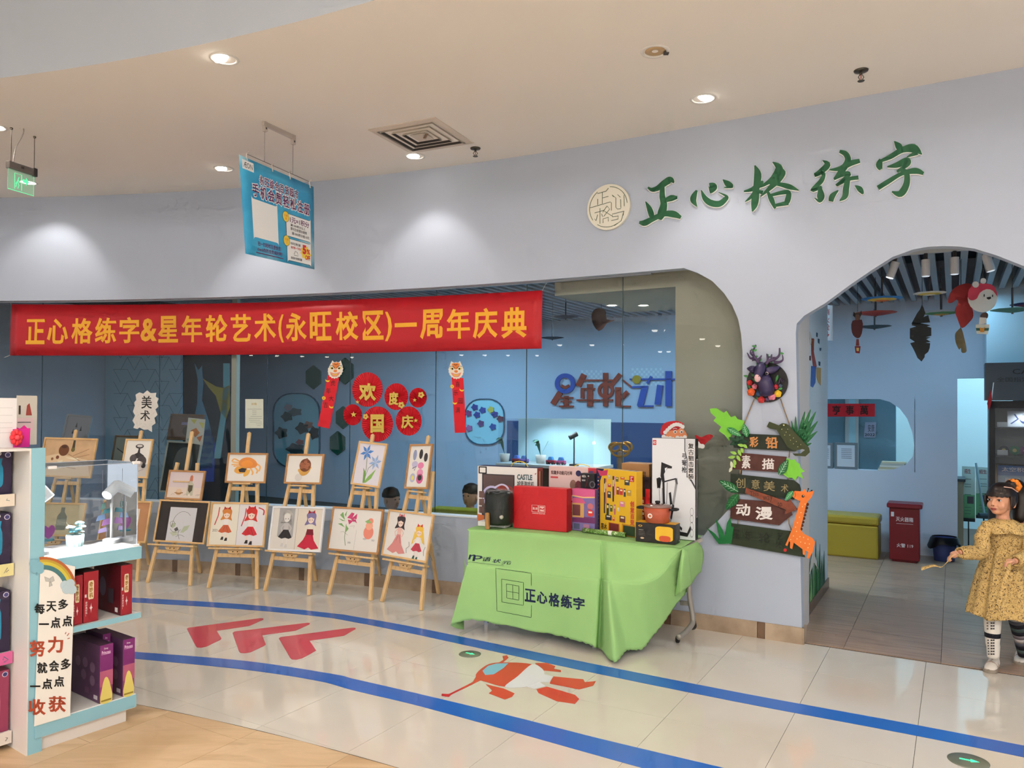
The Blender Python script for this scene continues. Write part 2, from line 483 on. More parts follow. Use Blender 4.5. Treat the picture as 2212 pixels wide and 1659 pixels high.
# dark joint line
mb = MB(); mb.line([(WC.x+(RW+.003)*math.cos(a), WC.y+(RW+.003)*math.sin(a)) for a in [math.radians(45+k*.8) for k in range(60)]], .008, M((70, 62, 54), .6), lambda x, y, h=0: Vector((x, y, h)), h=-.002, t=.006)
struct('trim_floor_joint', mb)

# ---- interior floor: brown wood-grain tiles behind the threshold
ifl = MB().poly([tuple(IN(k, e).to_2d()) for k, e in ((-10, .02), (6, .02), (6, 9), (-10, 9))], M((98, 88, 80), .8), lambda x, y, h=0: Vector((x, y, h)), h=-.004, t=.006).obj('floor_shop', kind='structure')
m_if = [ramp_mat('shopfloor%d' % k, [(.3, a), (.5, b), (.7, c)], rough=.32, scale=1.6, stretch=(1, 14, 1), detail=9, distort=.5)
        for k, (a, b, c) in enumerate([((146, 118, 98), (172, 143, 120), (156, 128, 106)), ((138, 112, 94), (164, 137, 116), (178, 150, 127))])]
ifme = {}
for i in range(0, 8):
    for j in range(0, 4):
        for hv in (0, 1):
            k0 = wpx(1733, 1391)[0] - .33 + i*.6; e0 = .03 + j*1.2 + hv*.6 + (.0 if i % 2 else -.27)
            if e0 < 0.03: e0c = .03
            else: e0c = e0
            e1 = e0+.6
            key = (round(e1-e0c, 3), (i+j+hv) % 2)
            if key not in ifme:
                L = e1-e0c
                o = MB().box((.0015, -L+.0015, 0), (.5985, -.0015, .006), m_if[key[1]]).obj('tile', parent=ifl, world=False); ifme[key] = o.data
            else:
                o = bpy.data.objects.new('tile', ifme[key]); COL.objects.link(o); o.parent = ifl
            p = IN(k0, e0c); o.location = (p.x, p.y, .0005); o.rotation_euler = (0, 0, -WA)
            o.rotation_euler = (0, 0, -WA); o.scale = (1, -1, 1)

# ---- curved shop front wall with window and arched doorway
WTH = .10
def sz(pts, d=0.0): return [wpx(x, y, d) for x, y in pts]
win_top = sz([(-400, 664), (0, 655), (250, 649), (500, 641), (750, 629), (1000, 613), (1170, 603), (1300, 596), (1400, 590.5), (1477, 585.7), (1506, 589), (1538.5, 607), (1563.7, 633), (1582, 660), (1594.6, 690), (1601, 722), (1603.5, 760)])
win_bot = sz([(-400, 1090), (400, 1092), (702, 1100), (831, 1106), (1028, 1119.5), (1250, 1134), (1440, 1151), (1518, 1151), (1533, 1140), (1553, 1123), (1572, 1103), (1590, 1075), (1601, 1045), (1603.5, 1010)])
zt = win_top[3][1]; zb = sum(p[1] for p in win_bot[2:5])/3
win_top = [(s, zt if x < 9 else z) for x, (s, z) in enumerate(win_top)]
win_bot = [(s, zb if x < 7 else z) for x, (s, z) in enumerate(win_bot)]
win_top[9] = (win_top[9][0], zt); win_bot[7] = (win_bot[7][0], zb)
WR_S = max(win_top[-1][0], win_bot[-1][0])
win_top[-1] = (WR_S, win_top[-1][1]); win_bot[-1] = (WR_S, win_bot[-1][1])
WL_S = win_top[0][0]
arch = sz([(1719, 720), (1721, 699), (1737, 682), (1781, 656), (1836, 615.5), (1882, 584), (1928, 555), (1972, 539), (2005, 533), (2038, 531.6), (2072, 532.5), (2105, 537), (2154, 552), (2212, 575), (2290, 618), (2370, 680), (2420, 760)])
lowr = sz([(1719, 720), (1733, 1391)])
lowr[1] = (lowr[1][0], 0.0); lowr[0] = (lowr[0][0], lowr[0][1])
D0, D1, D2 = lowr[0][0], lowr[1][0], arch[-1][0]
arch[0] = (D0, arch[0][1]); lowr[0] = (D0, arch[0][1])
def lerp(tab, s):
    for (a, x), (b, y) in zip(tab, tab[1:]):
        if a <= s <= b: return x+(y-x)*(s-a)/(b-a) if b > a else y
    return tab[-1][1] if s > tab[-1][0] else tab[0][1]
def spans(s0, s1):
    m = (s0+s1)/2
    if m < WL_S or WR_S < m < D0 or m > D2: return [(0, 0, CEIL, CEIL)]
    if m < WR_S: return [(0, 0, lerp(win_bot, s0), lerp(win_bot, s1)), (lerp(win_top, s0), lerp(win_top, s1), CEIL, CEIL)]
    r = [(lerp(arch, s0), lerp(arch, s1), CEIL, CEIL)]
    if m < D1: r.append((0, 0, lerp(lowr, s0), lerp(lowr, s1)))
    return r
ss = sorted(set([-9+.25*k for k in range(64)]+[p[0] for p in win_top+win_bot+arch+lowr if -9 < p[0] < 6.7]+
    [win_top[9][0]+(WR_S-win_top[9][0])*k/14 for k in range(15)]+[D0+(D2-D0)*k/40 for k in range(41)]))
mb = MB()
for a, b in zip(ss, ss[1:]):
    if b-a < 1e-5: continue
    for z0a, z0b, z1a, z1b in spans(a, b):
        if z1a-z0a < 1e-6 and z1b-z0b < 1e-6: continue
        q = [W(a, z0a), W(b, z0b), W(b, z1b), W(a, z1a)]; r = [W(a, z0a, -WTH), W(b, z0b, -WTH), W(b, z1b, -WTH), W(a, z1a, -WTH)]
        mb.raw(q+r, [(0, 1, 2, 3), (7, 6, 5, 4), (4, 5, 1, 0), (3, 2, 6, 7)], m_wall)
for s, z0, z1 in ((WR_S, win_bot[-1][1], win_top[-1][1]), (D2, 0, arch[-1][1])):
    mb.raw([W(s, z0), W(s, z1), W(s, z1, -WTH), W(s, z0, -WTH)], [(0, 1, 2, 3)], m_wall)
wall_front = mb.obj('wall_front', kind='structure')
# thin aluminium bead above the glass
mb = MB()
for s in [WL_S+(win_top[8][0]-WL_S)*k/30 for k in range(30)]:
    s1 = s+(win_top[8][0]-WL_S)/30
    mb.hexa([W(s, zt-.012, -.10), W(s1, zt-.012, -.10), W(s1, zt-.012, -.07), W(s, zt-.012, -.07), W(s, zt, -.10), W(s1, zt, -.10), W(s1, zt, -.07), W(s, zt, -.07)], M((165, 168, 172), .35, .8))
struct('trim_window_head', mb)
mb = MB()
for s in [WL_S+(win_bot[6][0]-WL_S)*k/30 for k in range(30)]:
    s1 = s+(win_bot[6][0]-WL_S)/30
    mb.hexa([W(s, zb, -.10), W(s1, zb, -.10), W(s1, zb, .012), W(s, zb, .012), W(s, zb+.012, -.10), W(s1, zb+.012, -.10), W(s1, zb+.012, .012), W(s, zb+.012, .012)], M((226, 228, 230), .4))
struct('trim_window_sill', mb)

# ---- stone skirting in pieces
bb = MB().raw([W(-9, 0), W(-8.99, 0), W(-8.99, .01)], [(0, 1, 2)], m_grout).obj('baseboard_front', kind='structure')
m_st = [ramp_mat('stone%d' % k, [(.3, a), (.6, b)], rough=.3, scale=6, detail=6) for k, (a, b) in enumerate([((150, 128, 106), (178, 156, 132)), ((160, 138, 116), (186, 164, 140)), ((96, 72, 54), (122, 94, 72))])]
s = -8.4; k = 0; jn = [wpx(x, 1240)[0] for x in (444, 447)]
while s < D1-.01:
    dark = k % 2 == 1
    L = .055 if dark else .66
    if s+L > D1-.1: L = D1+.014-s
    n = 1 if dark else 3
    mb = MB()
    for j in range(n):
        a = s+.0015+(L-.003)*j/n; b = s+.0015+(L-.003)*(j+1)/n
        mb.hexa([W(a, 0, .0), W(b, 0, .0), W(b, 0, .016), W(a, 0, .016), W(a, .118, .0), W(b, .118, .0), W(b, .118, .014), W(a, .118, .014)], m_st[2] if dark else m_st[k//2 % 2])
    mb.obj('stone', parent=bb)
    s += L; k += 1
MB().hexa([W(D1-.001, 0, -WTH), W(D1+.014, 0, -WTH), W(D1+.014, 0, .016), W(D1-.001, 0, .016), W(D1-.001, .118, -WTH), W(D1+.014, .118, -WTH), W(D1+.014, .118, .016), W(D1-.001, .118, .016)], m_st[0]).obj('stone', parent=bb)

# ---- glass panes
win = thing('window_1', None, None, kind='structure')
joints = [WL_S-.05]+[wpx(x, 900, -.11)[0] for x in (90, 344, 577, 756, 941, 1137, 1345)]+[WR_S+.05]
m_gl = glass((236, 243, 245), f0=.03, tint=.98)
m_edge = M((40, 62, 66), .3)
for a, b in zip(joints, joints[1:]):
    mb = MB(); n = max(1, int((b-a)/.3))
    for j in range(n):
        p = a+.002+(b-a-.004)*j/n; q = a+.002+(b-a-.004)*(j+1)/n
        mb.raw([W(p, zb-.03, -.108), W(q, zb-.03, -.108), W(q, zt+.03, -.108), W(p, zt+.03, -.108)], [(0, 1, 2, 3)], m_gl)
    mb.raw([W(b-.003, zb-.03, -.106), W(b+.002, zb-.03, -.106), W(b+.002, zt+.03, -.106), W(b-.003, zt+.03, -.106), W(b-.003, zb-.03, -.114), W(b+.002, zb-.03, -.114), W(b+.002, zt+.03, -.114), W(b-.003, zt+.03, -.114)],
           [(0, 1, 2, 3), (7, 6, 5, 4), (0, 3, 7, 4), (1, 5, 6, 2)], m_edge)
    mb.obj('pane', parent=win)

# ---- ceilings
RR = WR-12.35
mb = MB()
sl = [-11+.3*k for k in range(60)]
for a, b in zip(sl, sl[1:]):
    mb.raw([W(a, CEIL, -.12), W(b, CEIL, -.12), W(b, CEIL, RR), W(a, CEIL, RR)], [(3, 2, 1, 0)], m_ceil)
ceiling = struct('ceiling', mb)
mb = MB()
for a, b in zip(sl, sl[1:]):
    p = [W(a, CEIL, RR), W(b, CEIL, RR), W(b, STORE_Z, RR), W(a, STORE_Z, RR)]; q = [W(a, CEIL, RR-.1), W(b, CEIL, RR-.1), W(b, STORE_Z, RR-.1), W(a, STORE_Z, RR-.1)]
    mb.raw(p, [(0, 1, 2, 3)], M((166, 172, 180), .6, var=.02, vscale=2))
struct('wall_bulkhead', mb)
mb = MB(); mb.box((-7.4, -6.2, STORE_Z), (14, 7.5, STORE_Z+.1), m_ceil); mb.box((-30, -12, 3.62), (-7.4, 4.2, STORE_Z+.1), m_ceil); struct('ceiling_store', mb)
# ---- shop interior shell
ICE = 2.95; BE = 4.2
PB = Plane(IN(0, BE), U3)                      # back wall plane
fB = PB.f()
m_iw = M((196, 202, 216), .6, var=.03, vscale=2)
def kb(x, y): return PB.ab(x, y)
dw0, dwt = kb(2068, 817); dw1 = kb(2190, 817)[0]
D_pts = [kb(x, y) for x, y in [(1900, 862), (1922, 868), (1944, 883), (1960, 905), (1971, 935), (1975, 962), (1972, 985), (1958, 1003), (1930, 1014), (1905, 1017)]]
ow0 = kb(1720, 940)[0]; oz0, oz1 = D_pts[-1][1], D_pts[0][1]
KL, KR = -11.0, 4.6
mb = MB()
mb.rect(KL, 0, ow0, 3.4, m_iw, fB, -.15, .15)
mb.rect(ow0, 0, D_pts[5][0]+.0, oz0, m_iw, fB, -.15, .15)
mb.rect(ow0, oz1, D_pts[5][0], 3.4, m_iw, fB, -.15, .15)
dd = D_pts+[(D_pts[5][0]+.01, oz0), (D_pts[5][0]+.01, oz1)]
mb.poly(dd, m_iw, fB, -.15, .15)
mb.rect(D_pts[5][0], 0, dw0, 3.4, m_iw, fB, -.15, .15)
mb.rect(dw0, dwt, dw1, 3.4, m_iw, fB, -.15, .15)
mb.rect(dw1, 0, KR, 3.4, m_iw, fB, -.15, .15)
struct('wall_shop_back', mb)
# room behind the back wall
PB2 = Plane(IN(0, BE+2.6), U3)
mb = MB(); mb.rect(KL, 0, KR, 3.4, M((206, 226, 230), .6), PB2.f(), -.1, .1); struct('wall_backroom', mb)
mb = MB(); mb.rect(kb(1640, 950)[0], .0, D_pts[0][0]+.12, 3.4, M((120, 160, 176), .6), Plane(IN(0, BE+.9), U3).f(), -.08, .08); struct('wall_backroom_partition', mb)
mb = MB(); mb.poly([tuple(IN(k, e).to_2d()) for k, e in ((KL, BE), (KR, BE), (KR, BE+2.7), (KL, BE+2.7))], m_iw, lambda x, y, h=0: Vector((x, y, h)), 3.4, .05); struct('ceiling_backroom', mb)
# step forward at the right
PJ = Plane(IN(0, 3.55), U3); kj = PJ.ab(2131, 760)[0]
mb = MB()
a, b = kj, KR
mb.hexa([IN(a, 3.55), IN(b, 3.55), IN(b, BE), IN(a, BE), IN(a, 3.55, 3.4), IN(b, 3.55, 3.4), IN(b, BE, 3.4), IN(a, BE, 3.4)], M((186, 204, 208), .6, var=.02)) if False else None
mb.rect(a, ICE-1.1, KR, ICE+.45, M((190, 206, 212), .6, var=.02), PJ.f(), -.6, .6)
struct('wall_shop_jog', mb)
mb = MB(); mb.hexa([IN(KR, 0), IN(KR+.1, 0), IN(KR+.1, 7), IN(KR, 7)]+[v+Vector((0, 0, 3.4)) for v in (IN(KR, 0), IN(KR+.1, 0), IN(KR+.1, 7), IN(KR, 7))], m_iw); struct('wall_shop_right', mb)
mb = MB(); mb.hexa([IN(KL, -2), IN(KL+.1, -2), IN(KL+.1, 8), IN(KL, 8)]+[v+Vector((0, 0, 3.4)) for v in (IN(KL, -2), IN(KL+.1, -2), IN(KL+.1, 8), IN(KL, 8))], m_iw); struct('wall_shop_left', mb)
# ceiling slab above the slats
mb = MB(); mb.poly([tuple(IN(k, e).to_2d()) for k, e in ((KL, -2.2), (-6, -.9), (-3, -.2), (0, .12), (KR, .12), (KR, BE), (KL, BE))], M((46, 58, 70), .8), lambda x, y, h=0: Vector((x, y, h)), 3.4, .1)
cs = struct('ceiling_shop', mb)
m_sl = M((172, 178, 184), .5)
sl_me = None
kk = -6.2; n = 0
while kk < KR-.05:
    e0 = .13
    if kk < 0: e0 = .14 - (WR-math.sqrt(max(0, WR*WR-kk*kk)))
    L = BE-e0-.01
    o = MB().box((-.026, 0, 0), (.026, L, .06), m_sl).obj('slat', parent=cs, world=False)
    p = IN(kk, e0, ICE); o.location = p; o.rotation_euler = (0, 0, -WA)
    kk += .118; n += 1
# beige pier and bulkhead inside the glass, doorway side partition
kp = wpx(1460, 900, -.3)[0]
m_beige = M((196, 190, 170), .7, var=.03, vscale=2)
def prism(mb, ks, z0, z1, m):
    """plan polygon of (k,e), extruded z0..z1"""
    b = [IN(k, e, z0) for k, e in ks]; t = [IN(k, e, z1) for k, e in ks]; n = len(ks)
    mb.raw(b+t, [tuple(range(n))[::-1], tuple(range(n, 2*n))]+[(i, (i+1) % n, n+(i+1) % n, n+i) for i in range(n)], m)
    return mb
mb = MB(); prism(mb, [(kp, .28), (D0-.02, .28), (D0-.02, .55), (kp, .55)], 0, ICE+.4, m_beige); struct('wall_pier', mb)
kbk = wpx(1195, 650, -.35)[0]
m_part = M((206, 216, 222), .6)
mb = MB(); prism(mb, [(D0-.10, .11), (D0-.0, .11), (D0-.0, .6), (D0-.10, .6)], 0, ICE+.4, M((214, 208, 204), .6)); struct('wall_jamb', mb)
ke = IN(0, 0); 
mb = MB(); prism(mb, [(D0-.22, .6), (D0-.04, .6), (D0-.04, 1.93), (D0-.22, 1.93)], 0, ICE+.4, m_part); struct('wall_side_partition', mb)
mb = MB(); prism(mb, [(D0-.039, .6), (D0-.028, .6), (D0-.028, 1.94), (D0-.039, 1.94)], 0, .1, m_st[2]); struct('baseboard_side_partition', mb)
# hollow bulkhead of beige plaster: front fascia, underside with curved back edge
mb = MB(); zb0 = wpx(1195, 640, -.35)[1]
prism(mb, [(kbk, .3), (kp+.3, .3), (kp+.3, .9), (kp, 1.5), (kp-.5, 1.75), (kp-1.0, 1.7), (kbk+.25, 1.2), (kbk, .6)], zb0, ICE+.4, m_beige); struct('ceiling_bulkhead', mb)
# slim beige post at the left part of the window
ks_, _ = wpx(507, 800, -.2)
mb = MB(); a, b = wpx(500, 800, -.2)[0], wpx(511, 800, -.2)[0]
mb.hexa([W(a, 0, -.2), W(b, 0, -.2), W(b, 0, -.26), W(a, 0, -.26), W(a, 3.2, -.2), W(b, 3.2, -.2), W(b, 3.2, -.26), W(a, 3.2, -.26)], m_beige); struct('wall_post', mb)

# ---- downlights
m_lamp = M((255, 246, 232), .4, emit=20.0); m_trim = M((225, 222, 216), .45); m_lampoff = M((176, 150, 112), .5); m_dark = M((60, 56, 52), .6)
def downlight(p, tilt=(0, 0), label=None, group=None, lit=True, r=.085, dome=.008):
    t = thing('downlight', label, 'light', p, group=group)
    mb = MB(); mb.lathe([(r*.80, .03), (r*.80, -.001), (r*.86, -.006), (r*1.02, -.005), (r*1.06, 0), (r*1.06, .004)], m_trim, 28, c=p); mb.obj('trim_ring', parent=t, smooth=True)
    X = Matrix.Translation(Vector(p)) @ Matrix.Rotation(tilt[0], 4, 'X') @ Matrix.Rotation(tilt[1], 4, 'Y')
    mb = MB(); mb.lathe([(0, -dome if lit else .006), (r*.5, -dome*.87), (r*.74, .0), (r*.78, .02)], m_lamp if lit else m_lampoff, 24, X=X); mb.obj('lamp', parent=t, smooth=True)
    if not lit: MB().cbox((p[0]+r*.83, p[1]+.01, p[2]-.008), (.03, .03, .008), m_dark).obj('clip', parent=t)
    return t
WALLW = 27.0
for (x, y, lb, tx, tl) in [(485, 127, 'large bright downlight high above the hanging blue poster', None, (.25, -.35)),
                           (1518, 213, 'bright downlight above the round green-lined emblem', 'w', (.2, .25)),
                           (897, 337, 'bright downlight just below the square ceiling vent', 'w', (0, -.2)),
                           (484, 364, 'small bright downlight left of the hanging blue poster', None, (.1, -.3))]:
    p = atz(x, y, CEIL); downlight(p, tl, lb)
    q = Vector(p)-Vector((0, 0, .03))
    if tx == 'w': tg = Vector((p.x, p.y, 0))
    elif tx: tg = W(*wpx(*tx))
    else: tg = Vector((p.x+.4, p.y+.5, 0))
    spot(q, tg, WALLW*(1.5 if tx is None else 1), WARM, 96 if tx == 'w' else 84, .55, .04)
downlight(atz(1415, 111, CEIL), (0, 0), 'unlit recessed downlight with tan lens near top of photo', lit=False)
# further downlights of the mall outside the picture, seen as reflections in glass and floor
for s, d in [(3.9, .42), (-7.6, .6)]:
    p = W(s, CEIL, d); downlight(p, (0, 0), 'recessed mall downlight outside the picture', 'unseen mall downlights')
    spot(p-Vector((0, 0, .03)), Vector((p.x, p.y, 0)), WALLW, WARM, 96, .55, .04)
for s, d in [(-5.2, 1.9), (3.2, 1.9), (1.4, 2.1)]:
    p = W(s, CEIL, d); downlight(p, (0, 0), 'recessed mall downlight outside the picture', 'unseen mall downlights')
    spot(p-Vector((0, 0, .03)), Vector((p.x, p.y, 0)), 26, WARM, 110, .7, .05)
for i in range(7):
    for j in range(5):
        downlight(Vector((-8.6-i*2.7-(j % 2)*1.2, 2.6-j*2.5+.4*(i % 2), 3.62)), (0, 0), 'recessed store downlight beyond the left edge of the picture', 'unseen store downlights', r=.11, dome=.05)
# unseen area lights added behind the camera for the store's general lighting
for x, y in [(-4.5, -1.0), (0, -1.4), (4.5, -1.8), (-2.2, -5.0), (3, -5.0)]:
    o = area((x, y, STORE_Z-.07), (x, y+.9, 0), 140, (1, .97, .94), 2.3, .55); o.visible_glossy = False
for x in (-4.2, 0, 4.2):
    o = area((x, -2.4, STORE_Z-.07), (x, -2.4, 0), 620, (.93, .98, 1.08), 3, 2, math.radians(84)); o.visible_glossy = False  # added unseen fill: the store floor bounces it up to the ceiling
# shop lamps: cool white
for k, e, w in [(3.3, 1.2, 20), (2.2, 3.2, 9), (0.6, 2.2, 24), (-1.6, 2.4, 45), (-4.0, 2.6, 50), (-3.4, .6, 26), (-6.0, 1.0, 30)]:
    area(IN(k, e, ICE-.05), IN(k, e, 0), w, COOL, .5).visible_glossy = False
for k in (-4.5, 0, 2.4, 3.6): area(IN(k, BE+1.4, 3.3), IN(k, BE+1.4, 0), 40, (.55, .86, 1), .8).visible_glossy = False
spot(IN(.35, 3.0, ICE-.12), PB.hit(1290, 720), 30, COOL, 80, .8, .05)
# downlights in the beige bulkhead just inside the glass
for x, y, lb in ((1390, 659, 'small downlight in the beige bulkhead near the pier'), (1322, 659, 'small downlight in the beige bulkhead left of the pane joint'), (1500, 680, 'added fill light at the beige pier, no fitting')):
    p = atz(x, y, zb0); 
    if x != 1500: downlight(p, (0, 0), lb, r=.06)
    spot(p-Vector((0, 0, .02 if x != 1500 else .0)), Vector((p.x, p.y, 0)), 60, (1, .95, .85), 130, .8, .04)  # the third spot is added without a fitting to brighten the pier
# ================================================================= THINGS ON THE SHOP FRONT
def crop(ox, oy, k): return lambda pts: [(ox+p[0]/k, oy+p[1]/k)+tuple(q/k for q in p[2:]) for p in pts]
# ---- red anniversary banner on the glass
BD = -.075
fb = WP(BD)
m_red = M((182, 22, 34), .45, var=.06, vscale=3); m_gold = M((236, 172, 42), .5)
p0 = wpx(24, 657, BD); p1 = wpx(1171, 627, BD); q0 = wpx(23, 768, BD); q1 = wpx(1171, 753, BD)
ban = thing('banner', 'long red anniversary banner with yellow characters across the shop window', 'banner', W(p0[0], q0[1], BD))
mb = MB(); N = 60
v = []; f = []
for i in range(N+1):
    t = i/N; s = p0[0]+(p1[0]-p0[0])*t
    top = p0[1]+(p1[1]-p0[1])*t - .012*math.sin(PI*t)*(1-t); bot = q0[1]+(q1[1]-q0[1])*t
    for j in range(5):
        z = bot+(top-bot)*j/4; v.append((s, z))
for i in range(N):
    for j in range(4): a = i*5+j; f.append((a, a+5, a+6, a+1))
def banf(s, z, h=0):
    t = (s-p0[0])/(p1[0]-p0[0]); return W(s, z, BD+h+.004*math.sin(t*23)+.006*math.sin(t*7+z*6))
mb.flat(v, f, m_red, banf, 0, .0015); bcl = mb.obj('cloth', parent=ban, smooth=True)
txt = '正心格练字&星年轮艺术(永旺校区)一周年庆典'
xb = [(57, 98), (103, 148), (155, 200), (205, 251), (257, 301), (303, 339), (341, 385), (392, 437), (444, 491), (498, 542), (548, 596), (601, 613), (617, 663), (670, 717), (726, 775), (784, 829), (832, 847), (853, 901), (908, 957), (966, 1017), (1023, 1076), (1084, 1138)]
for ch, (a, b) in zip(txt, xb):
    xm = (a+b)/2; t = (xm-57)/(1138-57)
    top = 690-27*t; bot = 744-14*t
    if ch == '&': top += 4; bot -= 3
    if ch in '()': top += 3; bot += 3
    if ch == '一': m_ = (top+bot)/2; top, bot = m_-4, m_+5
    s0 = wpx(a, xm and (top+bot)/2, BD)[0]; s1 = wpx(b, (top+bot)/2, BD)[0]; z1 = wpx(xm, top, BD)[1]; z0 = wpx(xm, bot, BD)[1]
    mb = MB(); mb.text(ch, s0, z0, s1, z1, m_gold, banf, .0022, 0, bold=.028); mb.obj('character', parent=bcl)
m_str = M((225, 222, 215), .5)
for x, y, x2, y2 in ((24, 658, 20, 640), (1171, 628, 1180, 610), (23, 767, 8, 772)):
    MB().tube([W(*wpx(x, y, BD), BD), W(*wpx(x2, y2, BD), BD-.01)], .0015, m_str, 5).obj('tie_string', parent=ban)

# ---- green brush characters of the fascia
CG = crop(1240, 280, 2.765)
m_green = M((22, 84, 52), .4); m_white = M((238, 238, 234), .5)
BR = {
 '正': [[(446, 348, 8), (470, 362, 18), (505, 352, 24), (545, 322, 30), (580, 303, 30), (601, 320, 5)], [(532, 340, 18), (531, 400, 26), (540, 450, 32), (526, 505, 38), (515, 540, 16)], [(545, 428, 14), (585, 412, 28), (620, 408, 12)], [(432, 433, 3), (452, 470, 22), (466, 510, 26), (470, 540, 12)], [(394, 556, 12), (425, 560, 28), (470, 538, 24), (540, 507, 24), (600, 508, 32), (642, 528, 14)]],
 '心': [[(737, 366, 8), (722, 395, 24), (716, 425, 28), (737, 462, 3)], [(764, 366, 4), (785, 412, 24), (820, 440, 30), (870, 446, 28), (905, 420, 22), (915, 402, 12), (868, 378, 2)], [(812, 324, 4), (832, 342, 40), (826, 365, 28), (818, 384, 3)], [(893, 302, 3), (920, 326, 28), (945, 342, 16), (900, 350, 3)]],
 '格': [[(1018, 372, 6), (1065, 360, 18), (1105, 335, 26), (1132, 312, 8)], [(1083, 218, 6), (1100, 270, 34), (1092, 350, 30), (1082, 440, 34), (1068, 492, 5)], [(1085, 370, 14), (1055, 410, 12), (1024, 434, 2)], [(1098, 368, 10), (1130, 380, 20)], [(1190, 198, 4), (1228, 235, 36), (1190, 295, 24), (1140, 332, 14), (1098, 352, 3)], [(1215, 245, 22), (1250, 258, 26), (1225, 300, 28), (1180, 345, 22), (1118, 402, 4)], [(1165, 322, 8), (1230, 330, 18), (1290, 345, 24), (1345, 366, 3)], [(1158, 370, 8), (1182, 420, 24), (1204, 474, 10)], [(1180, 395, 12), (1240, 380, 18), (1284, 380, 22), (1276, 430, 26), (1258, 452, 10)], [(1195, 458, 12), (1282, 440, 22)]],
 '练': [[(1488, 188, 3), (1516, 214, 28), (1470, 258, 24), (1440, 276, 16), (1492, 262, 14), (1478, 310, 22), (1424, 366, 16), (1482, 345, 12)], [(1470, 345, 12), (1476, 400, 36), (1468, 430, 14), (1440, 412, 3)], [(1526, 244, 3), (1590, 236, 22), (1650, 206, 26), (1708, 190, 18)], [(1588, 134, 14), (1625, 150, 26), (1637, 190, 28), (1600, 250, 28), (1553, 298, 5)], [(1555, 302, 6), (1610, 270, 20), (1645, 270, 18), (1592, 320, 16), (1570, 336, 10), (1640, 300, 16), (1700, 290, 18)], [(1640, 288, 20), (1627, 350, 28), (1620, 400, 26), (1588, 428, 4)], [(1580, 366, 4), (1545, 400, 26), (1536, 432, 22)], [(1680, 338, 4), (1710, 360, 26), (1728, 388, 8)]],
 '字': [[(1914, 74, 3), (1940, 104, 32), (1962, 132, 18)], [(1834, 182, 16), (1824, 215, 32), (1834, 242, 16)], [(1836, 190, 12), (1890, 166, 22), (1960, 126, 26), (2030, 116, 40), (2078, 152, 4)], [(2050, 140, 24), (1988, 168, 4)], [(1872, 226, 5), (1930, 215, 26), (1988, 190, 32), (1992, 212, 20), (1930, 256, 12)], [(1945, 245, 12), (1985, 260, 24), (1986, 330, 30), (1950, 386, 32), (1900, 374, 6)], [(1816, 352, 22), (1880, 312, 22), (1960, 266, 18), (2040, 250, 28), (2088, 266, 14)]],
}
nm = {'正': 'first green brush character, next to the round emblem', '心': 'second green brush character, low and wide with separate dots', '格': 'third green brush character, the middle of the five', '练': 'fourth green brush character, second from the right end', '字': 'fifth green brush character, highest and rightmost above the doorway'}
for ch, st in BR.items():
    c = CG(st[0])[0]; t = thing('wall_letter', nm[ch], 'sign letter', W(*wpx(c[0], c[1])), group='green brush characters of the shop name')
    mb = MB(); mg = MB()
    for k, q in enumerate(st):
        sm = [(a, b, w*1.22+.5) for a, b, w in catmull(CG(q), 5)]
        mb.line([(a, b+.7, w+2.6) for a, b, w in sm], 1, m_white, WP(), .002, .012+k*.0001)
        mg.line(sm, 1, m_green, WP(), .0125+k*.0001, .006)
    mb.obj('backing', parent=t); mg.obj('face', parent=t)
# ---- round emblem
es, ez = wpx(1317, 449); er = .5*(wpx(1363, 449)[0]-wpx(1271, 449)[0]); ezr = .5*(wpx(1317, 400)[1]-wpx(1317, 498)[1])
t = thing('round_emblem', 'round cream emblem with thin green line characters beside the brush letters', 'sign', W(es, ez))
fe = lambda x, y, h=0: W(es+x*er, ez+y*ezr, h)
mb = MB(); mb.disc(0, 0, 1, M((232, 228, 212), .35), fe, .002, .03, 48); edi = mb.obj('disc', parent=t)
mb = MB(); m_eg = M((52, 78, 50), .4)
arc = lambda a0, a1, r=.88, n=12: [(r*math.cos(math.radians(a0+(a1-a0)*k/n)), r*math.sin(math.radians(a0+(a1-a0)*k/n))) for k in range(n+1)]
E = lambda *p: [((x-213)/127, (468-y)/136) for x, y in p]
for ln in [arc(5, 85), arc(125, 215), arc(235, 300), E((148, 380), (200, 372), (214, 356)), E((178, 376), (178, 444)), E((178, 410), (214, 405)), E((150, 412), (150, 448)), E((104, 460), (226, 440), (232, 446), (232, 492)),
           E((236, 400), (258, 420), (258, 476), (268, 488), (288, 488)), E((238, 404), (246, 412)), E((286, 432), (288, 484)), E((306, 410), (308, 476)), E((268, 402), (285, 420)),
           E((132, 494), (192, 484)), E((164, 470), (164, 562)), E((150, 506), (140, 542), (132, 530)), E((174, 504), (180, 522)), E((206, 462), (180, 496)), E((206, 462), (222, 482), (186, 522)), E((190, 490), (240, 528)), E((182, 560), (182, 536), (214, 530), (214, 554)),
           E((232, 552), (272, 548), (274, 530), (238, 530), (238, 514), (306, 505), (302, 530)), E((306, 505), (290, 560), (250, 584))]:
    mb.line(ln, .022, m_eg, fe, .0325, .002)
mb.obj('line_characters', parent=edi)

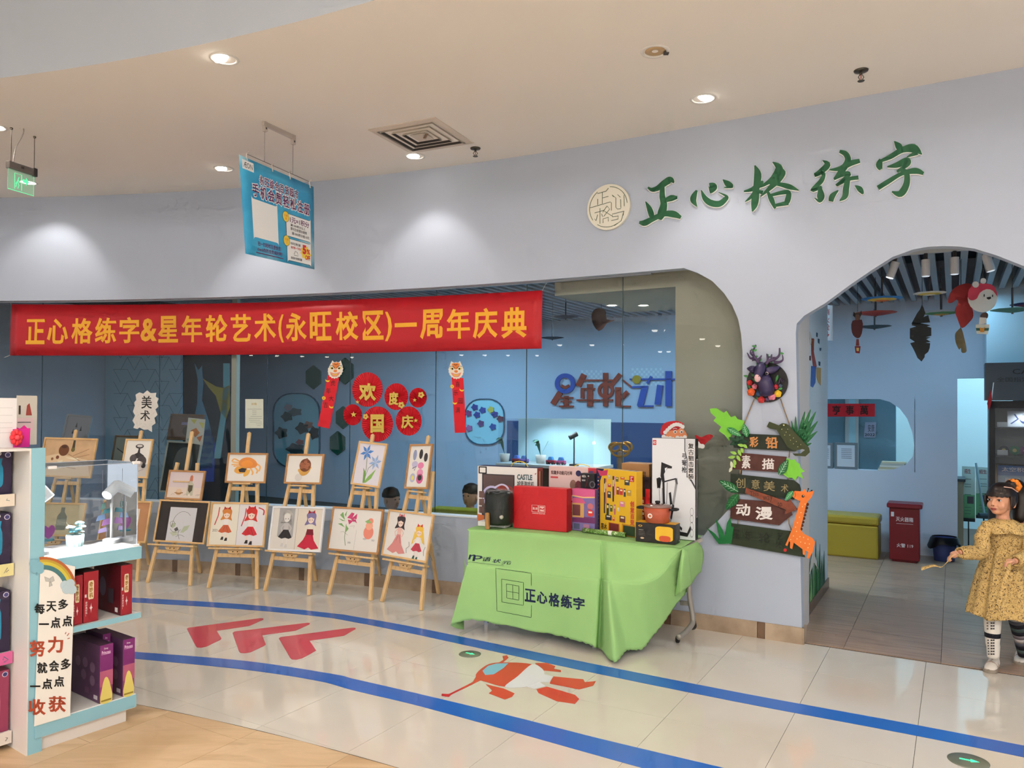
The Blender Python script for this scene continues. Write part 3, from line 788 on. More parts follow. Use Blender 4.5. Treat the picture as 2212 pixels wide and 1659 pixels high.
# ---- pleated paper rosettes with gold characters
CR = crop(680, 760, 6.506)
m_ros = M((200, 22, 38), .6, var=.05, vscale=10); m_gl2 = M((214, 184, 84), .45)
def rosette(cx, cy, rx, ry, d, label, chars=(), stars=(), flowers=()):
    (x, y), = CR([(cx, cy)]); s0, z0 = wpx(x, y, d); r = ry/6.506/FPX*W(s0, 0).y
    t = thing('paper_rosette', label, 'decoration', W(s0, z0, d), group='red rosettes on the window')
    mb = MB(); n = 88; v = []; f = []
    for k in range(n):
        a = 2*PI*k/n; hh = .010 if k % 2 else 0.0
        for q, rr in ((0, .06), (1, .5), (2, 1.0)):
            v.append(W(s0+math.cos(a)*r*rr, z0+math.sin(a)*r*rr, d+.003+hh*(.25+.75*rr)))
    for k in range(n):
        j = (k+1) % n
        for q in (0, 1): f.append((k*3+q, k*3+q+1, j*3+q+1, j*3+q))
    mb.raw(v, f, m_ros); mb.lathe([(0, .006), (r*.1, .004), (r*.11, 0)], m_ros, 14, X=Matrix.Translation(W(s0, z0, d+.004)) @ Matrix.Rotation(-WA, 4, 'Z') @ Matrix.Rotation(PI/2, 4, 'X'))
    t = mb.obj('pleated_disc', parent=t)
    fp = WP(d+.016)
    for ch, x0, y0, x1, y1 in chars:
        (a, b), (c, e) = CR([(x0, y1), (x1, y0)])
        MB().text(ch, a, b, c, e, m_gl2, fp, 0, .003, bold=.04).obj('gold_character', parent=t)
    for x, y, q in stars:
        (a, b), = CR([(x, y)]); MB().star(a, b, q/6.506, m_gl2, fp, .002, .002, rot=-PI/2).obj('gold_star', parent=t)
    for x, y, q in flowers:
        (a, b), = CR([(x, y)]); mb = MB(); q /= 6.506
        pts = [(a+q*(1 if i % 4 < 2 else .78)*math.cos(2*PI*i/20), b+q*(1 if i % 4 < 2 else .78)*math.sin(2*PI*i/20)) for i in range(20)]
        mb.poly(pts, m_gl2, fp, .003, .002); mb.disc(a, b, q*.25, m_ros, fp, .0055); mb.obj('gold_flower', parent=t)
rosette(745, 530, 225, 245, -.10, 'large red paper rosette with gold character, upper left of the cluster', [('欢', 620, 440, 865, 690)], [(603, 705, 30)])
rosette(1150, 630, 172, 190, -.085, 'red paper rosette with gold character and snowflake, upper middle of the cluster', [('度', 1040, 560, 1178, 752)], [], [(1220, 748, 48)])
rosette(1455, 645, 132, 140, -.10, 'small pinkish red rosette with gold flower at the right of the cluster', [], [(1407, 678, 32)], [(1497, 605, 46)])
rosette(538, 885, 140, 150, -.10, 'small red rosette with one gold star at the left of the cluster', [], [(548, 880, 46)])
rosette(885, 1015, 250, 250, -.07, 'large red rosette with boxed gold character at the bottom of the cluster', [('国', 785, 878, 972, 1140)], [], [(717, 910, 42)])
rosette(1325, 972, 180, 207, -.085, 'red rosette with gold character and star, lower right of the cluster', [('庆', 1215, 885, 1388, 1080)], [(1422, 965, 34)])

# ---- tiger-face streamers
m_strip = M((212, 22, 40), .6); m_cream = M((236, 226, 210), .6); m_or = M((222, 128, 58), .6); m_ink = M((28, 24, 24), .7); m_pk = M((226, 150, 140), .6); m_yel = M((238, 190, 50), .5)
def streamer(strip, face, chars, coins, label, lean):
    f = WP(-.10); S = CR(strip)
    t = thing('streamer', label, 'decoration', W(*wpx(*S[2], -.1), -.1), group='tiger streamers on the window')
    st = MB().poly(S, m_strip, f, .002, .0015).obj('strip', parent=t)
    for ch, x, y in chars:
        (a, b), = CR([(x, y)]); MB().text(ch, a-5, b+6, a+5, b-6, m_ink, f, .004, bold=.0).obj('character', parent=st)
    for x, y, k in coins:
        (a, b), = CR([(x, y)]); mb = MB()
        if k: mb.ring(a, b, 1.3, 4, m_yel, f, .004, .001, 16)
        else: mb.poly([(a-5, b-3), (a-2, b), (a+2, b+.5), (a+5, b-1), (a+4, b+3), (a, b+4), (a-4, b+2)], m_yel, f, .004, .001)
        mb.obj('coin' if k else 'ingot', parent=st)
    (a, b), = CR([face]); mb = MB()
    R = [(math.cos(i*2*PI/36)*(15.8+(1.2 if i % 2 else -.6))*(1 if i not in (6, 12) else 1), math.sin(i*2*PI/36)*(17.5+(1.3 if i % 2 else -.6))) for i in range(36)]
    G = lambda L: [(a+x+lean*y, b+y) for x, y in L]
    mb.poly(G(R), m_cream, f, .005, .002)
    mb.poly(G([(-14, -9), (-9, -21), (-4, -15)]), m_cream, f, .005, .002); mb.poly(G([(4, -15), (9, -21), (14, -9)]), m_cream, f, .005, .002)
    mb.poly(G([(-9, -15), (0, -17), (9, -15), (6, -8), (2, -3), (-2, -3), (-6, -8)]), m_or, f, .0075)
    for sx in (-1, 1):
        mb.poly(G([(sx*3, -4), (sx*8, -7), (sx*13, -7), (sx*12, -3), (sx*7, -1)]), M((222, 200, 120), .6), f, .0078)
        mb.disc(a+sx*7.5-lean*4, b-4, 2.0, m_ink, f, .008, n=10)
        mb.line(G([(sx*2, -5), (sx*8, -10), (sx*14, -9)]), 1.0, m_ink, f, .008)
    mb.line(G([(-4, -14), (0, -12), (4, -14)]), 1.2, m_ink, f, .008)
    mb.poly(G([(-3, -1), (3, -1), (4, 3), (0, 5), (-4, 3)]), m_or, f, .008)
    mb.poly(G([(-10, 4), (-4, 6), (0, 7), (4, 6), (10, 4), (8, 10), (4, 13), (-4, 13), (-8, 10)]), m_pk, f, .0078)
    mb.poly(G([(-6, 7), (0, 9), (6, 7), (4, 11), (-4, 11)]), m_yel, f, .0082)
    mb.line(G([(-11, 4), (-8, 10), (-4, 13.5), (4, 13.5), (8, 10), (11, 4)]), .8, m_or, f, .0083)
    mb.obj('tiger_face', parent=t)
streamer([(185, 330), (345, 365), (210, 1080), (45, 1045)], (295, 258), [('虎', 258, 440), ('年', 195, 548), ('大', 235, 655), ('吉', 155, 745)], [(182, 400, 0), (130, 650, 1), (235, 770, 0)], 'red paper streamer with tiger face, leaning left beside a green hexagon', -.12)
streamer([(1925, 350), (2090, 370), (2130, 1135), (1970, 1140)], (1990, 265), [('喜', 2010, 455), ('乐', 1985, 575), ('圆', 2050, 690), ('满', 2010, 820)], [(1933, 488, 1), (2068, 533, 0), (1968, 715, 0)], 'red paper streamer with tiger face, hanging straight right of the rosettes', .05)

# ---- papers on the glass
f = WP(-.104)
t = thing('notice_sheet', 'pale printed notice sheet taped to the glass left of the rosettes', 'paper', W(*wpx(549, 925, -.104), -.104))
mb = MB(); mb.rect(530, 925, 569, 862, M((212, 216, 200), .6), f, 0, .001); t = mb.obj('sheet', parent=t)
mb = MB(); mg = M((150, 156, 146), .7); mb.text('公告', 543, 875, 555, 870, M((196, 160, 60), .6), f, .0016)
for i, (a, b) in enumerate([(535, 565), (545, 554), (545, 554), (545, 554), (541, 566), (538, 566), (538, 562), (540, 566), (553, 566), (555, 563)]): mb.rect(a, 884+i*4, b, 883.2+i*4, mg, f, .0016)
mb.obj('print', parent=t)
CA = crop(0, 620, 3.568)
pts = CA([(1075, 812), (1105, 822), (1135, 797), (1160, 818), (1205, 815), (1200, 845), (1224, 860), (1210, 890), (1222, 920), (1198, 945), (1215, 985), (1190, 1010), (1200, 1050), (1172, 1070), (1172, 1118), (1140, 1098), (1110, 1100), (1075, 1082), (1060, 1095), (1028, 1085), (1040, 1060), (1022, 1030), (1042, 990), (1025, 960), (1040, 915), (1035, 890), (1052, 870), (1045, 830)])
t = thing('cut_paper_sign', 'white ragged cut paper with two brush characters above a sketched goblet', 'paper', W(*wpx(312, 932, -.1), -.1))
MB().poly(pts, M((228, 222, 214), .7, var=.04, vscale=60), WP(-.1), 0, .002).obj('sheet', parent=t); t = list(t.children)[0]
for ch, x0, y0, x1, y1 in (('美', 1090, 838, 1172, 938), ('术', 1082, 950, 1158, 1032)):
    (a, b), (c, e) = CA([(x0, y1), (x1, y0)]); MB().text(ch, a, b, c, e, m_ink, WP(-.1), .003, bold=.015).obj('brush_character', parent=t)
mb = MB(); rnd = random.Random(3)
for i in range(46):
    k = rnd.random(); x = rnd.choice([rnd.uniform(1045, 1075), rnd.uniform(1150, 1200)]) if k < .6 else rnd.uniform(1050, 1170); y = rnd.uniform(850, 1070) if k < .6 else rnd.uniform(1045, 1085)
    (a, b), = CA([(x, y)]); mb.rect(a-.25, b+rnd.uniform(.3, .9), a+rnd.uniform(.2, .6), b, M((120, 112, 104), .8), WP(-.1), .003)
mb.obj('ink_dots', parent=t)
# ================================================================= CEILING FITTINGS
def topface(p):   # sheet lying on the floor/ceiling in plan coordinates
    return lambda x, y, h=0: Vector((x, y, h))
# ---- square air diffuser
vc = [atz(x, y, CEIL).to_2d() for x, y in [(834, 286), (921, 267), (991, 303), (900, 318)]]
o = sum(vc, Vector((0, 0)))/4; ang = math.atan2(*(vc[2]-vc[3]).yx); side = .62
t = thing('air_vent', 'square ceiling air diffuser with louvres coloured dark for the shaded slots', 'vent', (o.x, o.y, CEIL), ang)
X = Matrix.Identity(4)
mb = MB(); h = side/2
m_vent = M((206, 194, 180), .5); m_vd = M((44, 40, 38), .8)
def sq(mb, a, b, z0, z1, m):
    for s in range(4):
        R = Matrix.Rotation(s*PI/2, 4, 'Z')
        mb.raw([(-a, -a, z0), (a, -a, z0), (b, -b, z1), (-b, -b, z1)], [(0, 3, 2, 1)], m, R)
sq(mb, h, h*.84, -.006, -.012, m_vent); sq(mb, h, h, 0, -.006, m_vent); mb.obj('frame', parent=t, world=False)
MB().box((-h*.84, -h*.84, .03), (h*.84, h*.84, .04), m_vd).obj('duct', parent=t, world=False)
for k, a in enumerate((.78, .58, .38)):
    mb = MB(); sq(mb, h*a, h*(a-.07), -.018, .016, m_vent); sq(mb, h*(a-.075), h*(a-.005), .016, -.016, m_vd); mb.obj('louvre', parent=t, world=False)  # inner faces coloured dark to give the shade of the slots
MB().box((-h*.22, -h*.22, -.012), (h*.22, h*.22, -.006), m_vent).obj('core_plate', parent=t, world=False)
MB().bar((.02, 0, -.02), (.11, -.1, -.03), .02, .004, M((140, 110, 76), .7)).obj('hanging_strip', parent=t, world=False)
# ---- sprinklers
m_brass = M((84, 78, 70), .35, .8)
for x, y, lb in ((1027, 320, 'small dark sprinkler head right of the ceiling vent'), (1860, 152, 'dark sprinkler head on the ceiling above the green letters')):
    p = atz(x, y, CEIL); t = thing('sprinkler', lb, 'sprinkler', p)
    MB().lathe([(.045, 0), (.042, -.008), (.02, -.012), (.012, -.014)][::-1], m_brass, 20, c=p).obj('escutcheon', parent=t, smooth=True)
    mb = MB(); mb.lathe([(.008, -.03), (.01, -.012)], m_brass, 10, c=p)
    for sx in (-1, 1): mb.tube([(p.x+sx*.008, p.y, p.z-.028), (p.x+sx*.018, p.y, p.z-.045), (p.x+sx*.004, p.y, p.z-.066)], .0028, m_brass, 6)
    mb.obj('frame_arms', parent=t); MB().lathe([(.02, -.072), (.022, -.068), (.004, -.064)], m_brass, 16, c=p).obj('deflector', parent=t)
    MB().tube([(p.x, p.y, p.z-.03), (p.x, p.y, p.z-.064)], .003, M((170, 40, 30), .3), 6).obj('bulb', parent=t)
# ---- hanging exit sign
EY = atz(72, 284, CEIL).y
Pq = Plane(at(45, 385, EY), (at(75, 360, EY+.0)-at(17, 372, EY-.22)).normalized()*Vector((1, 1, 0)))
fx = Pq.fpx(); sg = thing('exit_sign', 'green glowing glass exit sign hanging from the ceiling', 'sign', Pq.hit(45, 370))
m_al = M((120, 114, 110), .4, .6)
a0 = Pq.ab(16, 366); a1 = Pq.ab(74, 352)
mb = MB(); fl = Pq.f(); zc = (a0[1]+a1[1])/2-.02
mb.rect(a0[0], zc-.028, a1[0], zc+.028, m_al, fl, -.022, .044); hou = mb.obj('housing', parent=sg, bevel=.004)
MB().rect(a1[0]-.022, zc-.033, a1[0]+.012, zc+.034, M((46, 40, 38), .5), fl, -.026, .052).obj('end_cap', parent=sg, bevel=.004)
MB().rect(a0[0]+.1, zc-.006, a0[0]+.125, zc+.012, M((58, 52, 48), .5), fl, .0225, .001).obj('test_button', parent=hou)
mg_ = M((176, 220, 190), .25, emit=.12, alpha=.5, key='exitglass'); 
gz0 = zc-.028-.165
gpl = MB().rect(a0[0]+.004, gz0, a1[0]-.004, zc-.028, mg_, fl, -.003, .006).obj('glass_plate', parent=sg)
m_eg2 = M((90, 240, 170), .4, emit=.7); w = a1[0]-a0[0]; x0 = a0[0]
mb = MB()
E2 = lambda x, y: (x0+w*x, gz0+.165*y)
for ln in ([(.26, .1), (.26, .86), (.52, .86), (.52, .1)], [(.42, .72), (.36, .5), (.30, .36)], [(.38, .58), (.45, .45)], [(.36, .5), (.42, .32), (.38, .15)], [(.35, .48), (.30, .2)]): mb.line([E2(*p) for p in ln], .006, m_eg2, fl, .0035)
mb.poly([E2(*p) for p in ((.56, .52), (.68, .52), (.68, .40), (.80, .60), (.68, .80), (.68, .68), (.56, .68))], m_eg2, fl, .0035)
mb.line([E2(*p) for p in ((0.02, .02), (.98, .02), (.98, .98))], .004, m_eg2, fl, .0035); mb.obj('pictogram', parent=gpl)
for aa, px in ((a0[0]+.03, 0), (a1[0]-.0, 0)):
    q = Pq.P(aa, zc+.03); MB().tube([q, (q.x, q.y, CEIL)], .0025, m_brass, 6).obj('hanger_rod', parent=sg)
    MB().ball((q.x, q.y, CEIL-.006), .012, m_brass, 8).obj('hanger_cap', parent=sg)
q = Pq.P(a0[0]+.05, zc+.03); MB().tube(catmull([tuple(q), tuple(q+Vector((.02, 0, .12))), tuple(q+Vector((.08, 0, .25))), tuple(q+Vector((.03, 0, .38))), (q.x+.05, q.y, CEIL)], 6), .004, M((150, 142, 136), .6), 6).obj('power_cable', parent=sg)
spot(Vector(atz(60, 394, CEIL))-Vector((0, 0, .03)), W(*wpx(104, 700)), WALLW, WARM, 92, .55, .04)
downlight(atz(60, 394, CEIL), (0, 0), 'downlight hidden behind the green exit sign')
# ---- hanging blue membership poster
c1, c2 = atz(572, 263, CEIL), atz(633, 292, CEIL)
PY = (c1+c2)/2; u = (c2-c1); u.z = 0
PP = Plane(Vector((PY.x, PY.y, 0)), u)
fl = PP.f(); fx = PP.fpx()
A = {k: PP.ab(*v) for k, v in dict(tl=(516, 334), tr=(677, 404), br=(679, 582), bl=(530, 548)).items()}
ps = thing('hanging_poster', 'blue membership poster hanging from a ceiling rail on wires', 'poster', PP.P((A['bl'][0]+A['br'][0])/2, A['bl'][1]))
m_rail = M((196, 186, 178), .4, .3); m_wire = M((120, 112, 106), .5)
ra = PP.ab(572, 275)[0]; rb = PP.ab(633, 300)[0]
mb = MB(); mb.rect(ra-.02, CEIL-.035, rb+.02, CEIL, m_rail, fl, -.012, .024); mb.obj('rail', parent=ps, bevel=.003)
for a in (ra, rb): MB().rect(a-.012, CEIL-.075, a+.018, CEIL-.0, m_rail, fl, -.014, .028).obj('bracket', parent=ps); MB().rect(a-.004, CEIL-.06, a+.008, CEIL-.045, m_dark, fl, .0145, .001).obj('screw', parent=ps)
zT = lambda a: A['tl'][1]+(A['tr'][1]-A['tl'][1])*(a-A['tl'][0])/(A['tr'][0]-A['tl'][0])
for a in (ra, rb): MB().tube([PP.P(a, CEIL-.07), PP.P(a, zT(a)+.03)], .0022, m_wire, 6).obj('wire', parent=ps)
MB().tube([PP.P(A['tl'][0]+.07, zT(A['tl'][0]+.07)+.03), PP.P(A['tr'][0]-.05, zT(A['tr'][0]-.05)+.03)], .003, m_wire, 6).obj('top_rod', parent=ps)
for k in (.1, .42, .66, .95):
    a = A['tl'][0]+(A['tr'][0]-A['tl'][0])*k; MB().tube([PP.P(a, zT(a)-.02), PP.P(a-.01, zT(a)+.03), PP.P(a+.012, zT(a)+.05)], .006, m_rail, 6).obj('clip', parent=ps)
sky = ramp_mat('poster_sky', [(.35, (38, 142, 190)), (.52, (60, 164, 205)), (.64, (150, 208, 228)), (.8, (215, 235, 240))], rough=.4, scale=2.6, detail=5)
def bil(u_, v_):
    """poster coordinates 0..1 from the top left corner"""
    tl, tr, br, bl = (Vector(A[k]) for k in ('tl', 'tr', 'br', 'bl'))
    return tl*(1-u_)*(1-v_)+tr*u_*(1-v_)+br*u_*v_+bl*(1-u_)*v_
fpo = lambda x, y, h=0: (lambda q: PP.P(q.x, q.y, h))(bil(x, y))
mb = MB(); v = [(i/10, j/8) for i in range(11) for j in range(9)]; f = [(i*9+j, i*9+j+1, (i+1)*9+j+1, (i+1)*9+j) for i in range(10) for j in range(8)]
mb.flat(v, f, sky, fpo, 0, .002); ps = mb.obj('sheet', parent=ps, smooth=True)
m_pur = M((96, 26, 84), .5); m_wp = M((240, 240, 238), .5); m_k = M((40, 38, 40), .6); m_ye = M((240, 208, 70), .5); m_or2 = M((238, 150, 40), .5); m_rd = M((200, 36, 40), .5)
mb = MB(); mb.rect(.03, .125, .17, .03, m_wp, fpo, .003); mb.text('ÆON', .045, .105, .155, .05, m_k, fpo, .004, bold=.0); mb.obj('logo_patch', parent=ps)
mb = MB()
for b, m, h in ((.09, m_wp, .003), (.02, m_pur, .0042)):
    mb.text('永旺综合百货超市', .23, .225, .77, .125, m, fpo, h, bold=b, each=True); mb.text('手机会员轻松注册', .13, .37, .94, .235, m, fpo, h, bold=b, each=True)
mb.obj('headline', parent=ps)
mb = MB(); mb.rect(.12, .80, .46, .40, m_wp, fpo, .003, r=.03); mb.obj('blank_card', parent=ps)
mb = MB(); mb.text('扫一扫轻松注册会员！', .17, .885, .50, .835, m_pur, fpo, .003, bold=.02); mb.text('check你的会员福利吧！', .16, .94, .51, .895, m_pur, fpo, .003, bold=.02); mb.rect(.14, .965, .52, .955, m_pur, fpo, .003); mb.obj('caption', parent=ps)
mb = MB(); mb.rect(.575, .69, .95, .43, m_k, fpo, .003, r=.03); mb.rect(.58, .685, .945, .435, m_wp, fpo, .0036, r=.03)
mb.text('1元=1积分', .635, .525, .92, .455, m_pur, fpo, .0042, bold=.02); mb.text('满1000积分以上', .64, .565, .86, .535, m_k, fpo, .0042); mb.text('即可在收银台使用', .64, .61, .88, .575, m_k, fpo, .0042); mb.text('满1000积分抵10元', .655, .66, .92, .625, m_k, fpo, .0042)
mb.disc(.575, .475, .048, m_k, fpo, .0044, n=20, ry=.062); mb.disc(.575, .475, .044, m_ye, fpo, .005, n=20, ry=.058); mb.text('优惠', .55, .475, .60, .45, m_or2, fpo, .0056); mb.text('1', .568, .51, .582, .485, m_or2, fpo, .0056); mb.obj('offer_card', parent=ps)
mb = MB(); mb.rect(.575, .965, .95, .71, m_k, fpo, .003, r=.03); mb.rect(.58, .96, .945, .715, m_wp, fpo, .0036, r=.03)
mb.disc(.575, .745, .048, m_k, fpo, .0044, n=20, ry=.062); mb.disc(.575, .745, .044, m_ye, fpo, .005, n=20, ry=.058); mb.text('优惠', .55, .745, .60, .72, m_or2, fpo, .0056); mb.text('2', .567, .78, .583, .755, m_or2, fpo, .0056)
mb.star(.86, .83, .085, m_ye, fpo, .0042, k=9, q=.8); mb.text('5', .81, .85, .87, .74, m_rd, fpo, .005, bold=.06); mb.text('%', .875, .84, .925, .78, m_rd, fpo, .005, bold=.03); mb.text('OFF', .85, .91, .93, .855, m_rd, fpo, .005, bold=.03)
mb.text('会员日享优惠', .63, .775, .78, .745, m_k, fpo, .0042); mb.text('每月第一个周末', .635, .82, .79, .79, m_rd, fpo, .0042); mb.text('会员持卡即享优惠', .63, .94, .80, .91, m_k, fpo, .0042); mb.line([(.68, .88), (.70, .84), (.73, .85), (.74, .89), (.68, .89)], .005, m_k, fpo, .0042)
mb.obj('discount_card', parent=ps)

# ================================================================= FLOOR MARKINGS
gp = lambda x, y, h=0: (lambda q: Vector((q.x, q.y, h)))(atz(x, y))
gf = lambda x, y, h=0: Vector((x, y, h))
m_blue = M((22, 98, 188), .28, coat=.3); m_chev = M((204, 58, 82), .32, coat=.3)
def tape(U, L, label):
    u = catmull([tuple(atz(x, y).to_2d()) for x, y in U], 8); l = catmull([tuple(atz(x, y).to_2d()) for x, y in L], 8)
    mb = MB(); n = len(u); fs = [(n+i, n+i+1, i+1, i) for i in range(n-1)]
    mb.flat(u+l, fs, m_blue, gf, .0006, .0009); mb.obj('floor_tape', label=label, cat='tape', group='blue floor tapes')
tape([(150, 1286), (300, 1292), (530, 1306), (717, 1325), (765, 1332), (900, 1356), (1250, 1428), (1600, 1497), (1950, 1561), (2300, 1628)],
     [(150, 1294), (300, 1302), (530, 1317), (690, 1332), (765, 1344), (900, 1371), (1250, 1447), (1600, 1518), (1950, 1584), (2300, 1654)], 'blue floor tape nearer the wall, running in front of the table')
tape([(150, 1397), (300, 1409), (530, 1428), (717, 1456), (765, 1467), (900, 1498), (1108, 1548), (1300, 1597), (1600, 1668), (1700, 1692)],
     [(150, 1410), (300, 1424), (530, 1447), (686, 1471), (765, 1492), (900, 1524), (1108, 1581), (1300, 1635), (1500, 1690), (1600, 1716)], 'blue floor tape farther from the wall, ending at the bottom edge')
CC = crop(280, 1280, 3.568)
ch = [(441, 280, ), (452, 272), (1010, 198), (1030, 200), (1032, 208), (925, 258), (671, 295), (708, 355), (700, 365), (590, 418), (550, 426), (520, 424), (508, 410)]
for k, (dx, dy, lb, kk) in enumerate([(0, 0, 'leftmost of the three red chevron floor stickers', 1), (355, 35, 'middle one of the three red chevron floor stickers', 1.0), (710, 73, 'rightmost of the three red chevron floor stickers', 1.0)]):
    pts = ch
    if k == 1: pts = [(793, 312), (808, 302), (1370, 234), (1388, 236), (1390, 244), (1280, 294), (1022, 330), (1050, 402), (1035, 412), (935, 460), (890, 469), (855, 466), (843, 455)]
    if k == 2: pts = [(1150, 354), (1165, 344), (1715, 272), (1740, 273), (1742, 282), (1652, 334), (1385, 372), (1437, 447), (1425, 455), (1330, 508), (1285, 519), (1250, 516), (1238, 505)]
    mb = MB(); mb.poly(CC(pts), m_chev, gp, .0006, .0009); mb.obj('floor_chevron', label=lb, cat='floor sticker', group='red chevrons between the tapes')
# green arrow floor lights
for x, y, rx, lb, dirx in ((1015, 1413, 24, 'round steel floor light with green arrow in front of the green table', 1), (2092, 1644, 40, 'round steel floor light with green arrow at the bottom right corner', 1)):
    c = atz(x, y); r = (atz(x+rx, y)-c).length
    t = thing('floor_arrow_light', lb, 'floor light', c)
    mb = MB(); mb.lathe([(0, .004), (r*.9, .004), (r, .001), (r, -.001)][::-1], ramp_mat('brushed', [(.3, (78, 84, 70)), (.6, (120, 124, 108))], rough=.3, scale=3, kind='noise', stretch=(1, 1, 1)), 36, c=c); mb.obj('steel_disc', parent=t, smooth=True)
    a = TU if True else None
    w = lambda p, q: (c.x+(TU.x*p+TV.x*q)*r, c.y+(TU.y*p+TV.y*q)*r)
    mb = MB(); mb.poly([w(-.42, -.07), (w(.1, -.07)), w(.1, -.2), w(.5, 0), w(.1, .2), w(.1, .07), w(-.42, .07)], M((60, 235, 150), .4, emit=1.6), gf, .0046, .0006); mb.obj('arrow', parent=t)
# generic red and white toy aeroplane sticker (no face)
CP = crop(930, 1280, 3.301)
t = thing('plane_sticker', 'large red and white toy aeroplane floor sticker between the tapes', 'floor sticker', atz(1110, 1470))
m_pr = M((206, 40, 36), .32, coat=.3); m_pw = M((228, 226, 230), .32, coat=.3); m_pg = M((96, 96, 110), .4); m_pc = M((128, 190, 214), .3)
for nm_, m, h, pts, sm in [
    ('wing', m_pr, .0004, [(330, 600), (520, 480), (512, 455), (545, 448), (556, 466), (540, 480), (440, 560)], 0),
    ('wing', m_pr, .0004, [(330, 590), (300, 640), (130, 725), (80, 722), (78, 738), (130, 746), (150, 728), (330, 640), (390, 610)], 0),
    ('fuselage', m_pr, .0008, [(330, 575), (420, 510), (560, 500), (720, 512), (770, 560), (640, 650), (530, 672), (400, 640), (335, 615)], 4),
    ('nose', m_pw, .0012, [(722, 514), (790, 540), (812, 580), (790, 630), (720, 665), (620, 680), (530, 672), (620, 600)], 4),
    ('window_strip', m_pc, .0014, [(370, 560), (410, 525), (470, 508), (555, 506), (520, 540), (450, 585), (390, 590)], 0),
    ('tail_fin', m_pr, .0004, [(745, 505), (830, 502), (890, 525), (880, 545), (930, 555), (930, 568), (800, 556)], 0),
    ('tail_fin', m_pr, .0004, [(395, 655), (520, 685), (600, 720), (580, 745), (530, 764), (415, 720), (440, 700)], 0),
    ('tail_plane', m_pr, .0004, [(870, 598), (1090, 620), (1100, 640), (1180, 632), (1160, 665), (1060, 692), (850, 650)], 0),
    ('tail_plane', m_pr, .0004, [(755, 690), (830, 672), (1030, 730), (1060, 760), (1030, 795), (900, 776), (770, 718)], 0),
    ('tail_joint', m_pw, .0006, [(800, 580), (875, 600), (850, 640), (780, 640), (820, 668), (740, 688), (690, 672)], 0)]:
    mb = MB(); mb.poly(CP(pts), m, gp, h+.0003, .0006, smooth=sm); mb.obj(nm_, parent=t)
# ================================================================= EASELS AND PICTURES
m_pine = ramp_mat('pine', [(.3, (206, 166, 112)), (.5, (226, 190, 138)), (.7, (214, 176, 122))], rough=.5, scale=6, stretch=(6, 6, .6), detail=5)
m_fr = {'oak': ramp_mat('oakframe', [(.3, (160, 112, 66)), (.6, (186, 138, 88))], rough=.45, scale=9, detail=4), 'pine': ramp_mat('pineframe', [(.3, (204, 160, 102)), (.6, (224, 184, 128))], rough=.45, scale=9, detail=4),
        'white': M((236, 236, 236), .4), 'grey': M((150, 146, 146), .5), 'dark': ramp_mat('darkframe', [(.3, (96, 70, 48)), (.6, (122, 92, 66))], rough=.5, scale=8), 'ivory': M((196, 190, 172), .5)}
m_hole = M((60, 40, 26), .7); m_back = M((150, 118, 84), .8)
LEAN = math.radians(13)
def easel_parts(t):
    """local: front feet on y=0, leaning back towards +y"""
    sn, cs = math.sin(LEAN), math.cos(LEAN)
    L = lambda a, h, o=0: Vector((a, h*sn-o*cs, h*cs+o*sn))       # o = forward offset from the front plane
    up = L(0, 0, 1)
    for sx in (-1, 1): MB().bar(L(sx*.232, 0), L(sx*.112, 1.16), .033, .024, m_pine, up).obj('leg', parent=t, world=False, bevel=.002)
    mb = MB(); mb.bar(L(0, .30, .004), L(0, 1.468, .004), .034, .020, m_pine, up); mb.tube([L(0, 1.468, .004), L(0, 1.476, .004)], [.012, .006], m_pine, 8); mb.obj('mast', parent=t, world=False, bevel=.002)
    MB().bar(L(-.2, .30, -.004), L(.2, .30, -.004), .018, .034, m_pine, L(0, 1)).obj('crossbar', parent=t, world=False, bevel=.002)
    MB().bar(L(-.14, .925, -.004), L(.14, .925, -.004), .018, .036, m_pine, L(0, 1)).obj('crossbar', parent=t, world=False, bevel=.002)
    tr_ = MB().bar(L(-.25, .360, .038), L(.25, .360, .038), .062, .016, m_pine, L(0, 1)).obj('tray', parent=t, world=False, bevel=.002)
    mb = MB(); mb.poly([(-.085, .350), (-.06, .318), (.06, .318), (.085, .350)], m_pine, lambda x, y, h=0: L(x, y, h), .014, .02)
    for sx in (-1, 1): mb.disc(sx*.022, .334, .006, m_hole, lambda x, y, h=0: L(x, y, h), .0345, .001, 10)
    mb.obj('tray_bracket', parent=tr_, world=False)
    MB().bar(L(-.09, .968, .035), L(.09, .968, .035), .05, .012, m_pine, L(0, 1)).obj('upper_rest', parent=t, world=False, bevel=.002)
    mb = MB(); mb.bar(L(0, 1.0, -.02), (0, .47, .012), .028, .022, m_pine, (0, 1, 0)); mb.obj('rear_leg', parent=t, world=False, bevel=.002)
    mb = MB(); mb.tube([L(0, .70, -.01), (0, .40, .30)], .002, M((150, 140, 120), .5), 5); mb.obj('stay_cord', parent=t, world=False)
    MB().box((-.014, .0, -.0), (.014, .012, .002), m_pine)
    return L
feet = [((58, 1244), (158, 1249)), ((205, 1250), (299, 1256)), ((316.5, 1259), (413, 1265.5)), ((448, 1270), (558, 1273)), ((570, 1276.5), (670, 1286)), ((707, 1284), (803, 1298)), ((822.7, 1299), (913, 1319))]
EL = ['wooden easel farthest left, seen through the acrylic case', 'wooden easel holding the goblet drawing, beside the acrylic case', 'wooden easel holding the black-matted lily sketch', 'wooden easel holding the crab painting', 'wooden easel holding the bowl of nuts painting', 'wooden easel holding the blue flowers painting', 'wooden easel nearest the green table']
easels = []
